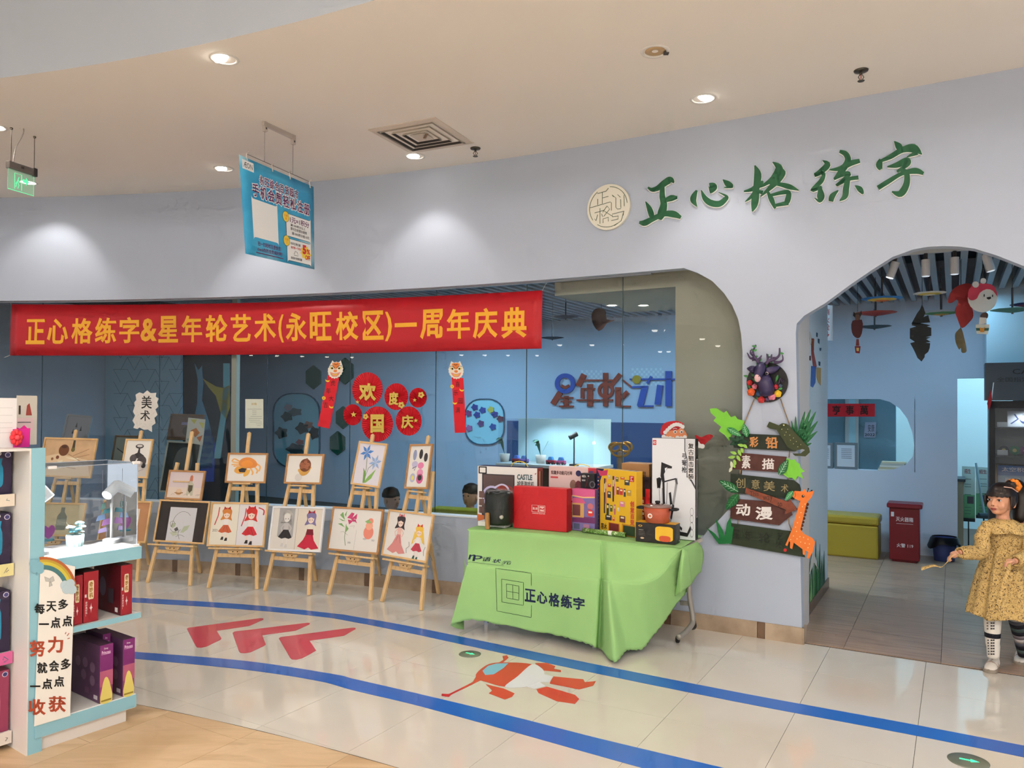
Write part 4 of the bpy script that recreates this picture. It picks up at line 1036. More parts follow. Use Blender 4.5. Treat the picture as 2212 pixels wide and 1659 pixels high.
for k, (a, b) in enumerate(feet):
    A_ = atz(*a); B_ = atz(*b); c = (A_+B_)/2; rz = math.atan2(B_.y-A_.y, B_.x-A_.x)
    if k == 0: e0 = thing('easel', EL[0], 'easel', c, rz, group='easels along the window'); easel_parts(e0); e = e0
    else: e = dup(e0, c, rz, EL[k])
    u = (B_-A_).normalized(); bk = Vector((-u.y, u.x, 0)); v = Vector((0, 0, 1))*math.cos(LEAN)+bk*math.sin(LEAN)
    easels.append(Plane(c, u, v))
# ---- picture builder
m_paper = M((232, 228, 220), .55, coat=.15)
def picture(PL, quad, name, label, fr, art, bw=.018, off=.05, thick=.02, mat=None, group='framed pictures on the easels', cat='picture'):
    q = [Vector(PL.ab(x, y, off)) for x, y in quad]; c = sum(q, Vector((0, 0)))/4
    w = ((q[1]-q[0]).length+(q[2]-q[3]).length)/2; h = ((q[3]-q[0]).length+(q[2]-q[1]).length)/2
    d = ((q[1]-q[0])+(q[2]-q[3])); an = math.atan2(d.y, d.x)
    X = lambda x, y: (c.x+x*math.cos(an)-y*math.sin(an), c.y+x*math.sin(an)+y*math.cos(an))
    F = lambda x, y, hh=0: PL.P(*X(x, y), off-thick+hh)
    t = thing(name, label, cat, F(0, -h/2), group=group)
    mb = MB(); hw, hh_ = w/2, h/2
    for x0, y0, x1, y1 in ((-hw, -hh_, hw, -hh_+bw), (-hw, hh_-bw, hw, hh_), (-hw, -hh_+bw, -hw+bw, hh_-bw), (hw-bw, -hh_+bw, hw, hh_-bw)): mb.rect(x0, y0, x1, y1, m_fr[fr], F, 0, thick)
    mb.obj('frame', parent=t, bevel=.0015)
    mb = MB(); mb.rect(-hw+bw*.9, -hh_+bw*.9, hw-bw*.9, hh_-bw*.9, mat or m_paper, F, .001, thick*.55); sh = mb.obj('sheet', parent=t)
    iw, ih = w-2*bw, h-2*bw
    G = lambda x, y, hh=0: F(-iw/2+x*iw, -ih/2+y*ih, thick*.55+.0015+hh)
    mb = MB(); art(mb, G, iw/ih); 
    if mb.f: mb.obj('drawing', parent=sh)
    return t
C_ = lambda *c: M(c, .6)
def dsc(mb, G, x, y, r, m, asp, h=0, k=1.0, n=18): mb.disc(x, y, r/asp, m, G, h, 0, n, ry=r*k)
def girl(mb, G, asp, x, y, s, hair, dress, skin=C_(240, 214, 196), boots=C_(40, 32, 34), h=.0002, top=None, line=C_(70, 58, 56), longd=False, bow=None):
    P = lambda pts: [(x+a*s/asp, y+b*s) for a, b in pts]
    mb.poly(P([(-.13, .80), (-.16, .95), (0, 1.04), (.16, .95), (.15, .74), (.19, .62), (.08, .66), (-.08, .66), (-.2, .64)]), hair, G, h, 0, smooth=4)
    mb.poly(P([(-.09, .86), (.09, .86), (.08, .74), (0, .69), (-.08, .74)]), skin, G, h*2, 0, smooth=3)
    mb.poly(P([(-.11, .90), (0, .96), (.11, .90), (.09, .83), (0, .87), (-.09, .83)]), hair, G, h*3)
    for e in (-.04, .04): dsc(mb, G, x+e*s/asp, y+.79*s, .012*s, line, asp, h*3, 1.5, 8)
    mb.poly(P([(-.07, .67), (.07, .67), (.08, .45), (-.08, .45)]), top or C_(236, 230, 224), G, h*2)
    for sx in (-1, 1): mb.line(P([(sx*.06, .65), (sx*.17, .53), (sx*.12, .42)]), .035*s/asp, top or C_(232, 226, 220), G, h*2)
    if longd: mb.poly(P([(-.07, .48), (.07, .48), (.16, .2), (.34, -.02), (.1, -.06), (0, 0), (-.12, -.06), (-.38, .02), (-.2, .22)]), dress, G, h*3)
    else:
        mb.poly(P([(-.08, .48), (.08, .48), (.22, .26), (.12, .22), (0, .25), (-.12, .22), (-.24, .27)]), dress, G, h*3)
        for sx, yy in ((-.07, .0), (.06, -.03)):
            mb.line(P([(sx, .24), (sx*1.1, .08+yy)]), .03*s/asp, skin, G, h*2); mb.poly(P([(sx-.03, .1+yy), (sx+.03, .1+yy), (sx+.03, yy), (sx-.07, yy)]), boots, G, h*3)
    for a, b in ((-.04, .16), (.05, .1)): mb.line(P([(a*.5, .44), (a*2, b+.14)]), .008*s/asp, line, G, h*4)
    if bow: mb.poly(P([(0, 1.0), (.1, 1.08), (.12, .98), (0, 1.0), (-.1, 1.08), (-.12, .97)]), bow, G, h*4)
INK = C_(58, 54, 56)
def a_still(mb, G, s):
    mb.rect(0, 0, 1, 1, M((206, 170, 130), .6, var=.25, vscale=9), G); mb.poly([(0, 0), (1, 0), (.9, .45), (.3, .6), (0, .5)], C_(222, 196, 160), G, .0002)
    dsc(mb, G, .40, .70, .16, C_(112, 66, 36), s, .0004); dsc(mb, G, .40, .80, .09, C_(78, 44, 26), s, .0006, .5)
    mb.poly([(.55, .72), (.56, .98), (.60, .98), (.61, .72)], C_(70, 62, 40), G, .0004); dsc(mb, G, .58, .72, .06, C_(104, 96, 52), s, .0006)
    for p in ([(.2, .2), (.5, .35), (.55, .28), (.28, .14)], [(.45, .5), (.7, .42), (.72, .5)], [(.3, .4), (.42, .42), (.4, .32)]): mb.poly(p, C_(232, 220, 190), G, .0006)
    for p in ([(.6, .55), (.9, .75)], [(.65, .5), (.92, .6)], [(.2, .3), (.7, .2)], [(.5, .6), (.85, .35)]): mb.line(p, .012, C_(150, 110, 74), G, .0006)
    dsc(mb, G, .3, .5, .05, C_(126, 70, 44), s, .0008); dsc(mb, G, .2, .45, .04, C_(160, 108, 70), s, .0008)
def a_bottle(mb, G, s):
    mb.rect(0, 0, 1, 1, M((206, 188, 146), .6, var=.2, vscale=8), G)
    mb.poly([(.35, .15), (.35, .6), (.42, .75), (.42, .9), (.52, .9), (.52, .75), (.6, .6), (.6, .15)], C_(126, 128, 112), G, .0003); mb.rect(.36, .3, .59, .5, C_(160, 160, 140), G, .0005)
    dsc(mb, G, .75, .25, .1, C_(150, 116, 72), s, .0003)
def a_goblet(mb, G, s):
    mb.poly([(0, 0), (1, 0), (1, .35), (0, .28)], C_(196, 190, 184), G, .0001)
    dsc(mb, G, .55, .84, .13, C_(66, 60, 58), s, .0003, .5); dsc(mb, G, .55, .85, .09, C_(210, 204, 198), s, .0005, .4)
    mb.poly([(.52, .78), (.58, .78), (.6, .66), (.78, .58), (.8, .5), (.3, .5), (.34, .6), (.5, .66)], C_(58, 54, 54), G, .0003)
    dsc(mb, G, .36, .5, .11, C_(88, 82, 82), s, .0005); dsc(mb, G, .72, .42, .15, C_(74, 68, 68), s, .0005); dsc(mb, G, .68, .34, .08, C_(180, 174, 170), s, .0007); dsc(mb, G, .82, .3, .07, C_(46, 42, 44), s, .0007)
    for p in ([(.1, .1), (.45, .35)], [(.2, .05), (.6, .3)], [(.05, .3), (.3, .42)], [(.5, .1), (.85, .2)]): mb.line(p, .012, C_(120, 114, 112), G, .0006)
def a_mat(mb, G, s):
    mb.rect(0, 0, 1, 1, C_(182, 132, 92), G); mb.rect(.14, .1, .8, .84, C_(226, 214, 198), G, .0004); mb.rect(.22, .16, .74, .78, C_(190, 150, 128), G, .0006); mb.line([(.3, .7), (.5, .66), (.62, .5)], .02, C_(150, 80, 70), G, .0008)
def a_burger(mb, G, s):
    mb.rect(0, 0, 1, 1, C_(216, 200, 200), G); mb.rect(0, 0, 1, .4, C_(222, 206, 192), G, .0002)
    dsc(mb, G, .34, .2, .13, C_(196, 158, 112), s, .0004, .8); dsc(mb, G, .34, .27, .12, C_(222, 190, 158), s, .0006, .6); mb.line([(.22, .19), (.34, .16), (.47, .2)], .03, C_(150, 98, 52), G, .0008)
    mb.poly([(.57, .1), (.57, .52), (.62, .62), (.62, .74), (.7, .74), (.7, .62), (.76, .52), (.76, .1)], C_(190, 186, 164), G, .0004); mb.poly([(.6, .5), (.73, .5), (.73, .3), (.66, .2), (.6, .3)], C_(92, 84, 60), G, .0006); mb.poly([(.61, .66), (.71, .66), (.7, .84), (.66, .9), (.62, .84)], C_(190, 112, 80), G, .0006)
    dsc(mb, G, .66, .12, .04, C_(236, 228, 210), s, .0008)
    for x in (.12, .5, .85, .9): mb.line([(x, .1), (x+.06, .16), (x+.1, .12)], .01, C_(150, 140, 130), G, .0006)
def a_lily_black(mb, G, s):
    mb.rect(0, 0, 1, 1, C_(48, 42, 40), G); mb.rect(.22, .0, .78, .86, C_(206, 206, 208), G, .0003)
    for p in ([(.3, .35), (.34, .6), (.45, .74), (.58, .74), (.66, .66)], [(.3, .35), (.26, .45), (.32, .5), (.38, .42)], [(.28, .3), (.36, .22), (.46, .24), (.42, .34)], [(.42, .1), (.5, .16), (.6, .12)], [(.5, .05), (.46, .2), (.5, .3)]): mb.line(p, .008, C_(96, 96, 92), G, .0006, smooth=4)
    mb.poly([(.5, .22), (.56, .38), (.68, .42), (.64, .3), (.56, .22)], C_(176, 184, 156), G, .0005); mb.poly([(.28, .2), (.4, .26), (.46, .16), (.36, .12)], C_(186, 192, 168), G, .0005); mb.poly([(.36, .3), (.42, .36), (.46, .28), (.4, .24)], C_(84, 84, 82), G, .0006)
    mb.poly([(.28, .36), (.3, .44), (.36, .46), (.38, .38), (.33, .32)], C_(168, 176, 150), G, .0005)
def a_crab(mb, G, s):
    O = C_(226, 142, 72); O2 = C_(236, 176, 104)
    mb.poly([(.28, .72), (.36, .86), (.55, .9), (.72, .78), (.78, .6), (.66, .5), (.45, .5), (.3, .58)], O, G, .0003, smooth=4); mb.poly([(.34, .68), (.5, .8), (.66, .68), (.6, .56), (.42, .55)], C_(238, 152, 66), G, .0005, smooth=3)
    for p in ([(.3, .74), (.14, .84), (.08, .74)], [(.3, .7), (.1, .72)], [(.3, .65), (.08, .62)], [(.32, .6), (.14, .56)], [(.74, .68), (.86, .56), (.84, .38)], [(.7, .56), (.8, .42), (.78, .3)], [(.6, .5), (.68, .34), (.66, .24)]): mb.line(p, .045, O2, G, .0002, smooth=3)
    mb.poly([(.2, .5), (.3, .56), (.5, .5), (.5, .34), (.3, .28), (.18, .36)], C_(224, 160, 70), G, .0006, smooth=4); mb.poly([(.28, .44), (.38, .5), (.5, .48), (.47, .34), (.32, .34)], INK, G, .0008); mb.poly([(.46, .36), (.6, .44), (.56, .24), (.44, .18)], C_(232, 176, 84), G, .0007, smooth=3)
def a_nuts(mb, G, s):
    dsc(mb, G, .36, .18, .16, C_(214, 210, 204), s, .0001, .9); mb.poly([(.34, .5), (.36, .36), (.46, .24), (.6, .3), (.68, .46), (.68, .6)], C_(210, 160, 80), G, .0003, smooth=3)
    dsc(mb, G, .52, .64, .25, C_(122, 70, 46), s, .0005)
    for x, y, r in ((.42, .68, .08), (.52, .76, .08), (.6, .66, .09), (.5, .6, .09), (.58, .54, .07), (.42, .56, .07)): dsc(mb, G, x, y, r, C_(172, 106, 74), s, .0007, .8, 12); mb.line([(x-.03, y), (x+.03, y+.01)], .008, C_(84, 44, 32), G, .0009)
    dsc(mb, G, .55, .86, .05, C_(136, 84, 60), s, .0008)
def a_blue(mb, G, s):
    mb.rect(0, 0, 1, 1, C_(222, 218, 226), G); B = C_(78, 132, 200); B2 = C_(150, 178, 218); Gn = C_(132, 176, 92)
    def fl(x, y, r, m):
        for a in range(0, 360, 60):
            t = math.radians(a+15); mb.poly([(x, y), (x+r*.5*math.cos(t-.4), y+r*.5*s*math.sin(t-.4)), (x+r*math.cos(t), y+r*s*math.sin(t)), (x+r*.5*math.cos(t+.4), y+r*.5*s*math.sin(t+.4))], m, G, .0004)
    fl(.33, .78, .27, B); fl(.72, .56, .25, B2); mb.line([(.35, .76), (.42, .4), (.4, .02)], .025, C_(140, 150, 120), G, .0003); mb.line([(.7, .54), (.5, .4), (.42, .1)], .02, C_(130, 146, 140), G, .0003)
    mb.poly([(.4, .02), (.55, .2), (.8, .4), (.68, .16), (.5, .04)], Gn, G, .0005); mb.poly([(.38, .04), (.34, .3), (.3, .4), (.44, .28), (.46, .06)], C_(112, 156, 80), G, .0005)
def a_generic(mb, G, s):
    for x, y, r, m, k in ((.25, .78, .06, C_(150, 158, 190), 2.2), (.55, .8, .06, INK, 2), (.8, .72, .06, INK, 1.8), (.3, .55, .1, C_(196, 190, 216), .8), (.6, .52, .1, C_(222, 130, 170), .8), (.6, .34, .1, C_(228, 150, 186), 1), (.26, .22, .09, C_(186, 190, 214), 1.2), (.62, .2, .11, C_(206, 96, 146), 1.1)): dsc(mb, G, x, y, r, m, s, .0003, k)
    dsc(mb, G, .26, .22, .045, C_(232, 220, 120), s, .0005, 1.3); dsc(mb, G, .62, .22, .065, INK, s, .0005); mb.line([(.2, .45), (.4, .5), (.3, .4)], .03, C_(120, 116, 150), G, .0005)
def a_two_red(mb, G, s):
    mb.rect(.5, 0, 1, 1, C_(226, 222, 222), G); mb.rect(0, 0, .5, 1, C_(232, 226, 208), G); mb.line([(.5, 0), (.5, 1)], .004, INK, G, .0002)
    girl(mb, G, s, .28, .12, .76, C_(210, 130, 60), C_(200, 96, 60), bow=C_(170, 40, 46)); girl(mb, G, s, .74, .04, .86, C_(206, 52, 44), C_(204, 44, 54), bow=C_(196, 40, 50))
    for x, y in ((.1, .62), (.6, .6)): mb.line([(x+.03, y+.3), (x+.02, y+.1), (x, y), (x-.03, y-.14)], .018, C_(190, 52, 60), G, .0004, smooth=3)
    mb.line([(.86, .92), (.96, .86), (.96, .74)], .025, C_(190, 46, 56), G, .0004, smooth=3); mb.text('2021', .04, .32, .14, .38, INK, G, .0004, bold=0)
def a_bw_red(mb, G, s):
    mb.rect(.5, 0, 1, 1, C_(226, 216, 200), G); mb.rect(0, 0, .5, 1, C_(222, 216, 206), G); mb.rect(.12, .3, .44, 1, C_(170, 168, 166), G, .0002); mb.line([(.5, 0), (.5, 1)], .004, INK, G, .0004)
    girl(mb, G, s, .29, .06, .86, C_(226, 222, 214), C_(44, 42, 44), skin=C_(226, 222, 216), boots=C_(206, 202, 198), top=C_(196, 192, 188)); girl(mb, G, s, .78, .06, .84, C_(128, 118, 160), C_(196, 34, 62), longd=True, bow=C_(150, 30, 40), top=C_(232, 224, 206))
    mb.poly([(.72, .5), (.84, .5), (.86, .36), (.7, .36)], C_(120, 26, 40), G, .0009)
def a_lily_peach(mb, G, s):
    mb.line([(.52, .02), (.53, .5)], .003, C_(150, 146, 140), G, .0003); P1 = C_(204, 68, 118); Gn = C_(126, 172, 106)
    mb.line([(.3, .62), (.3, .3), (.34, .1)], .012, C_(126, 150, 110), G, .0003)
    for p in ([(.3, .78), (.38, .92), (.44, .9), (.4, .76)], [(.4, .78), (.5, .9), (.5, .76)], [(.32, .74), (.36, .62), (.44, .72)], [(.42, .74), (.52, .66), (.48, .76)], [(.36, .78), (.46, .68), (.44, .8)]): mb.poly(p, P1, G, .0006)
    for p in ([(.2, .92), (.14, .84), (.26, .72)], [(.12, .76), (.2, .7), (.28, .7)], [(.12, .62), (.2, .64), (.28, .54)], [(.3, .6), (.36, .52), (.31, .42)], [(.24, .86), (.28, .96), (.27, .8)]): mb.poly(p, Gn, G, .0005)
    mb.line([(.2, .42), (.26, .44), (.3, .4), (.36, .36)], .006, C_(126, 150, 110), G, .0004); mb.line([(.38, .58), (.48, .6), (.46, .54)], .005, C_(150, 126, 120), G, .0004)
    dsc(mb, G, .78, .46, .15, C_(232, 140, 120), s, .0004, 1.1); dsc(mb, G, .78, .62, .11, C_(240, 170, 140), s, .0006, .9); dsc(mb, G, .8, .74, .08, C_(236, 150, 128), s, .0008, .9); mb.poly([(.68, .72), (.76, .78), (.82, .7), (.74, .68)], C_(150, 186, 120), G, .001); dsc(mb, G, .72, .3, .06, C_(196, 190, 190), s, .0002, .4)
    mb.text('2021', .38, .16, .44, .2, INK, G, .0004, bold=0); mb.text('2021', .86, .26, .92, .3, INK, G, .0004, bold=0)
def a_two_pink(mb, G, s):
    girl(mb, G, s, .3, .1, .82, C_(60, 50, 54), C_(214, 140, 136), longd=True, bow=C_(222, 130, 130), top=C_(232, 190, 176)); girl(mb, G, s, .76, .0, .74, C_(234, 190, 74), C_(190, 60, 80), bow=C_(206, 60, 56), boots=C_(52, 96, 84))
    mb.poly([(.66, .62), (.62, .3), (.7, .4), (.72, .58)], C_(236, 196, 84), G, .0003); mb.poly([(.86, .62), (.92, .34), (.83, .4), (.8, .58)], C_(236, 196, 84), G, .0003); mb.line([(.54, .1), (.52, .2), (.58, .26), (.56, .36)], .008, INK, G, .0003); mb.line([(.94, .1), (.92, .2), (.95, .3)], .008, INK, G, .0003)
LO = ['oak', 'pine', 'pine', 'oak', 'oak']
pics = [
 (0, [(95.5, 944), (212, 947.5), (193, 1033), (80, 1029)], 'still_life_painting', 'brown still life painting with jar and bottle on the leftmost easel', 'pine', a_still),
 (0, [(97, 1085), (188, 1087), (172, 1160), (80, 1157)], 'bottle_painting', 'olive painting of a glass bottle seen through the acrylic case', 'pine', a_bottle),
 (1, [(269.5, 949), (329, 947), (318.8, 1034.6), (259, 1030)], 'goblet_drawing', 'black and white drawing of a goblet and fruit in a pine frame', 'pine', a_goblet),
 (1, [(226, 1079), (330, 1084), (311, 1172), (206, 1169)], 'brown_mat_picture', 'pine framed picture with wide brown mat behind the white lamp', 'pine', a_mat),
 (2, [(363.4, 1015), (442, 1017), (435.5, 1081.5), (356.5, 1077)], 'burger_painting', 'small pink painting of a burger and bottle above the black mat', 'oak', a_burger),
 (2, [(345, 1078.8), (456, 1082.7), (438, 1176.5), (330, 1169)], 'lily_sketch', 'pencil sketch of a lily in a wide black mat', 'pine', a_lily_black),
 (3, [(494, 978), (580.4, 978.8), (571, 1044), (483, 1042.4)], 'crab_painting', 'painting of an orange crab in an oak frame', 'oak', a_crab),
 (3, [(457, 1084.5), (580.4, 1085.6), (569, 1183), (445, 1179.6)], 'two_girls_drawing', 'drawing of two girls in orange and red dresses under the crab', 'pine', a_two_red),
 (4, [(622, 980), (701, 981), (691.5, 1046), (611, 1044.6)], 'nut_bowl_painting', 'painting of a bowl of nuts in an oak frame', 'oak', a_nuts),
 (4, [(589.5, 1093), (702, 1095.4), (690.5, 1193), (577, 1189)], 'white_framed_drawing', 'white framed drawing of a grey girl and a girl in red gown', 'white', a_bw_red),
 (5, [(776, 953), (837, 958), (818, 1055), (756, 1045)], 'blue_flower_painting', 'tall painting of two blue lilies in a pine frame', 'pine', a_blue),
 (5, [(720, 1093), (830, 1100.7), (814, 1197.6), (704, 1188)], 'lily_and_peach_painting', 'oak framed painting of a pink lily and a peach', 'oak', a_lily_peach),
 (6, [(884, 960), (934, 958), (922.6, 1057), (873, 1055)], 'abstract_picture', 'narrow oak framed picture of pink and black blots on the last easel', 'oak', a_generic),
 (6, [(839, 1100), (938, 1110.8), (919, 1217), (823, 1199)], 'pink_girls_drawing', 'drawing of a dark haired and a blonde girl nearest the green table', 'pine', a_two_pink)]
for k, q, n_, lb, fr, a_ in pics:
    low = q[0][1] > 1075
    picture(easels[k], q, n_, lb, fr, a_, off=.062 if low else .058, bw=.017)
# ================================================================= GREEN TABLE
from mathutils.bvhtree import BVHTree
TZ = .722
colE = [(1010, 1219, 5.75), (1030, 1221, 5.73), (1073, 1226, 5.70), (1150, 1237, 5.58), (1228, 1246, 5.44), (1290, 1251, 5.33), (1301, 1252, 5.37), (1312, 1253, 5.28), (1324, 1254, 5.28), (1345, 1258, 5.27), (1382, 1259, 5.26), (1413, 1251, 5.28), (1434, 1236, 5.31), (1454, 1208, 5.34), (1474, 1182, 5.36)]
colH = [(973, 1351, 5.74), (1021, 1340, 5.68), (1093, 1354, 5.62), (1184, 1371, 5.48), (1240, 1383, 5.36), (1284, 1399, 5.25), (1294, 1402, 5.33), (1328, 1431, 5.05), (1355, 1406, 5.20), (1387, 1404, 5.27), (1410, 1376, 5.34), (1434, 1347, 5.40), (1460, 1308, 5.45), (1480, 1285, 5.50), (1494, 1264, 5.54)]
colT = [(1013, 1141), (1030, 1142), (1075, 1145), (1180, 1152), (1240, 1158), (1290, 1164), (1300, 1165), (1312, 1167), (1325, 1168), (1345, 1170), (1385, 1174), (1415, 1177), (1435, 1179), (1455, 1180.5), (1474, 1182)]
nC = len(colE)
E3 = [at(*p) for p in colE]; H3 = [at(*p) for p in colH]; T3 = [atz(x, y, TZ+.004) for x, y in colT]
H3 = [Vector((p.x, p.y, max(p.z, .006))) for p in H3]
B3 = []
for i in range(nC):
    k = (T3[i].to_2d()-WT).dot(WU); B3.append(IN(k-.02, -.05 if i < nC-1 else -.06, TZ+.004))
for i in range(nC): 
    if B3[i].y < T3[i].y+.05: B3[i] = T3[i]+Vector((.03, .06, 0))
rows = []
for i in range(nC):
    B, T, E_, Hh = B3[i], T3[i], E3[i], H3[i]
    out = (E_-T); out.z = 0
    m1 = T.lerp(E_, .5)+Vector((0, 0, .012 if i < 9 else -.02))
    a1 = E_.lerp(Hh, .08)+(-N3*-.012)
    rows.append([B, B.lerp(T, .5), T, T.lerp(E_, .12)+Vector((0, 0, .004)), m1, T.lerp(E_, .94)+Vector((0, 0, .006)), E_, E_.lerp(Hh, .05)+N3*.008, E_.lerp(Hh, .3)+N3*.006, E_.lerp(Hh, .65), Hh])
NS, NR = 8, 5
cols = catmull([tuple(v for p in r for v in p) for r in rows], NS)
grid = []
for c in cols:
    pts = [Vector(c[3*j:3*j+3]) for j in range(11)]
    grid.append([Vector(p) for p in catmull([tuple(p) for p in pts], NR)])
nc, nr = len(grid), len(grid[0])
# scalloped hem and small creases
acc = 0
for i in range(nc):
    if i: acc += (grid[i][-1]-grid[i-1][-1]).length
    d = (grid[i][-1]-grid[i][-3]).normalized()
    sc_ = .012*abs(math.sin(acc*PI/.045))
    grid[i][-1] = grid[i][-1]+d*(sc_-.012); grid[i][-1].z = max(grid[i][-1].z, .004)
    for j in range(nr):
        t = j/(nr-1)
        if t > .62: grid[i][j] = grid[i][j]+N3*(.006*math.sin(i*.55+t*3)*(t-.62)/.38)
        elif t > .2: grid[i][j].z += .0025*math.sin(i*.23+j*.35)
m_cloth = M((150, 194, 122), .8, var=.04, vscale=4, bump=.12, bscale=14)
cl = thing('tablecloth', 'bright green tablecloth with scalloped hem and printed characters', 'tablecloth', (0.3, 5.6, TZ))
mb = MB(); vs = [p for c in grid for p in c]
fs = [(i*nr+j, i*nr+j+1, (i+1)*nr+j+1, (i+1)*nr+j) for i in range(nc-1) for j in range(nr-1)]
mb.raw(vs, fs, m_cloth); cb = BVHTree.FromPolygons([tuple(v) for v in vs], fs)
o = o_dr = mb.obj('drape', parent=cl, smooth=True)
s_ = o.modifiers.new('solid', 'SOLIDIFY'); s_.thickness = .0018; s_.offset = -1
# right-hand flap over the end of the table and left-hand tail
def sheet(P, nu=6, nv=6, mat=m_cloth, name='flap', par=None, smooth=True):
    """P rows of points, catmull both ways"""
    R = [catmull([tuple(p) for p in r], nu) for r in P]; R2 = catmull([tuple(v for p in r for v in p) for r in R], nv)
    n = len(R[0]); m = len(R2); vs = [Vector(r[3*k:3*k+3]) for r in R2 for k in range(n)]
    fs = [(i*n+j, i*n+j+1, (i+1)*n+j+1, (i+1)*n+j) for i in range(m-1) for j in range(n-1)]
    mb = MB(); mb.raw(vs, fs, mat); o = mb.obj(name, parent=par, smooth=smooth)
    q = o.modifiers.new('solid', 'SOLIDIFY'); q.thickness = .0018; q.offset = 0
    return o
sheet([[at(1474, 1182, 5.365), at(1492, 1176, 5.50), at(1506, 1170, 5.62)],
       [at(1482, 1192, 5.37), at(1502, 1184, 5.50), at(1517, 1184, 5.64)],
       [at(1488, 1222, 5.40), at(1504, 1210, 5.52), at(1519, 1206, 5.65)],
       [at(1494, 1262, 5.54), at(1506, 1242, 5.58), at(1514, 1236, 5.65)]], par=cl)
# second table corner fold: the pale triangular fold below the corner
sheet([[at(1474, 1183, 5.35), at(1480, 1186, 5.36), at(1486, 1190, 5.37)], [at(1466, 1232, 5.34), at(1474, 1232, 5.31), at(1492, 1236, 5.42)], [at(1458, 1288, 5.42), at(1474, 1278, 5.38), at(1494, 1262, 5.50)]], par=cl, name='corner_fold')
sheet([[at(1012, 1225, 5.75), at(1007, 1224, 5.80), at(1004, 1206, 5.95)], [at(1000, 1290, 5.75), at(1000, 1285, 5.82), at(1002, 1260, 5.95)], [at(973, 1351, 5.74), at(985, 1357, 5.76), at(1002, 1360, 5.82)]], par=cl, name='left_tail')
def clothp(off=.0022):
    def f(x, y, h=0):
        d = ray(x, y).normalized(); r = cb.ray_cast(CAM0, d)
        if r[0] is None: return at(x, y, 5.5)
        n = r[1] if r[1].dot(d) < 0 else -r[1]
        return r[0]+n*(off+h)
    return f
fc = clothp(); CT = crop(970, 1120, 3.881); m_navy = M((18, 34, 66), .7)
for ch, x0, y0, x1, y1 in (('正', 636, 592, 726, 700), ('心', 736, 612, 826, 714), ('格', 836, 625, 930, 738), ('练', 938, 640, 1034, 752), ('字', 1042, 660, 1140, 766)):
    mb = MB(); v, f = glyph(ch, .035, 2); xs = [p[0] for p in v]; ys = [p[1] for p in v]
    a, b, c, d = min(xs), max(xs), min(ys), max(ys); P = []
    for x, y in v:
        u_, w_ = (x-a)/(b-a), (y-c)/(d-c); X = x0+(x1-x0)*u_; Y = y1+(y0-y1)*w_+ (u_-.5)*12
        P.append((970+X/3.881, 1120+Y/3.881))
    mb.flat(P, f, m_navy, fc); mb.obj('printed_character', parent=o_dr)
def pline(pts, w, n=14):
    out = []
    for (a, b), (c, d) in zip(pts, pts[1:]): out += [(a+(c-a)*k/n, b+(d-b)*k/n) for k in range(n)]
    return CT([(x, y) for x, y in out+[pts[-1]]])
mb = MB()
for pts in ([(690, 562), (690, 460), (392, 418), (402, 775), (690, 830), (692, 728)], [(442, 508), (624, 536), (624, 728), (444, 700), (442, 508)], [(482, 548), (586, 566), (586, 684), (484, 666), (482, 548)], [(534, 558), (536, 676)], [(482, 608), (586, 626)]):
    mb.line(pline(pts, 1), .9, M((30, 60, 40), .7), fc)
mb.obj('printed_square_logo', parent=o_dr)
mb = MB()
for ch, x0, y0, x1, y1 in (('r', 160, 304, 215, 345), ('p', 195, 312, 275, 358), ('语', 272, 325, 345, 360), ('状', 358, 342, 430, 374), ('元', 438, 358, 515, 388)):
    v, f = glyph(ch, .01, 2); xs = [p[0] for p in v]; ys = [p[1] for p in v]; a, b, c, d = min(xs), max(xs), min(ys), max(ys)
    P = CT([(x0+(x1-x0)*(x-a)/(b-a)+12*(y-c)/(d-c), y1+(y0-y1)*(y-c)/(d-c)) for x, y in v]); mb.flat(P, f, m_navy, fc)
mb.line(pline([(150, 375), (180, 366), (250, 374), (330, 384), (460, 398)], 1), .5, m_navy, fc); mb.obj('printed_tutor_logo', parent=o_dr)
# ---- the table itself and the low bench in front, under the cloth
m_steel = M((160, 154, 146), .35, .5); m_rub = M((30, 28, 28), .6); m_chr = M((190, 188, 186), .2, .9)
kA = (T3[0].to_2d()-WT).dot(WU)+.03; kB = (T3[-1].to_2d()-WT).dot(WU)-.015
tb = thing('folding_table', 'folding table with curved steel legs under the green cloth', 'table', IN((kA+kB)/2, -.35))
mb = MB(); a = [T3[0]+Vector((.04, .10, 0)), T3[9]+Vector((0, .10, 0)), T3[-1]+Vector((-.03, .04, 0)), IN(kB, -.07), IN(kA, -.07)]
pv = [Vector((p.x, p.y, TZ-.04)) for p in a]+[Vector((p.x, p.y, TZ-.012)) for p in a]
mb.raw(pv, [(4, 3, 2, 1, 0), (5, 6, 7, 8, 9)]+[(i, (i+1) % 5, 5+(i+1) % 5, 5+i) for i in range(5)], M((200, 190, 176), .5)); mb.obj('tabletop', parent=tb)
LG = [at(1486, 1225, 5.50), at(1490, 1290, 5.49), at(1497, 1335, 5.48), at(1494, 1350, 5.44), at(1480, 1366, 5.36), at(1466, 1377, 5.28)]
mb = MB(); mb.tube(catmull([tuple(p) for p in LG], 5), .019, m_steel, 10); mb.obj('leg', parent=tb, smooth=True)
g = atz(1464, 1389); mb = MB(); mb.lathe([(.022, -.012), (.026, -.006), (.026, .006), (.022, .012)], m_rub, 18, X=Matrix.Translation(Vector((g.x, g.y, .028))) @ Matrix.Rotation(math.radians(60), 4, 'Z') @ Matrix.Rotation(PI/2, 4, 'X')); mb.obj('caster', parent=tb, smooth=True)
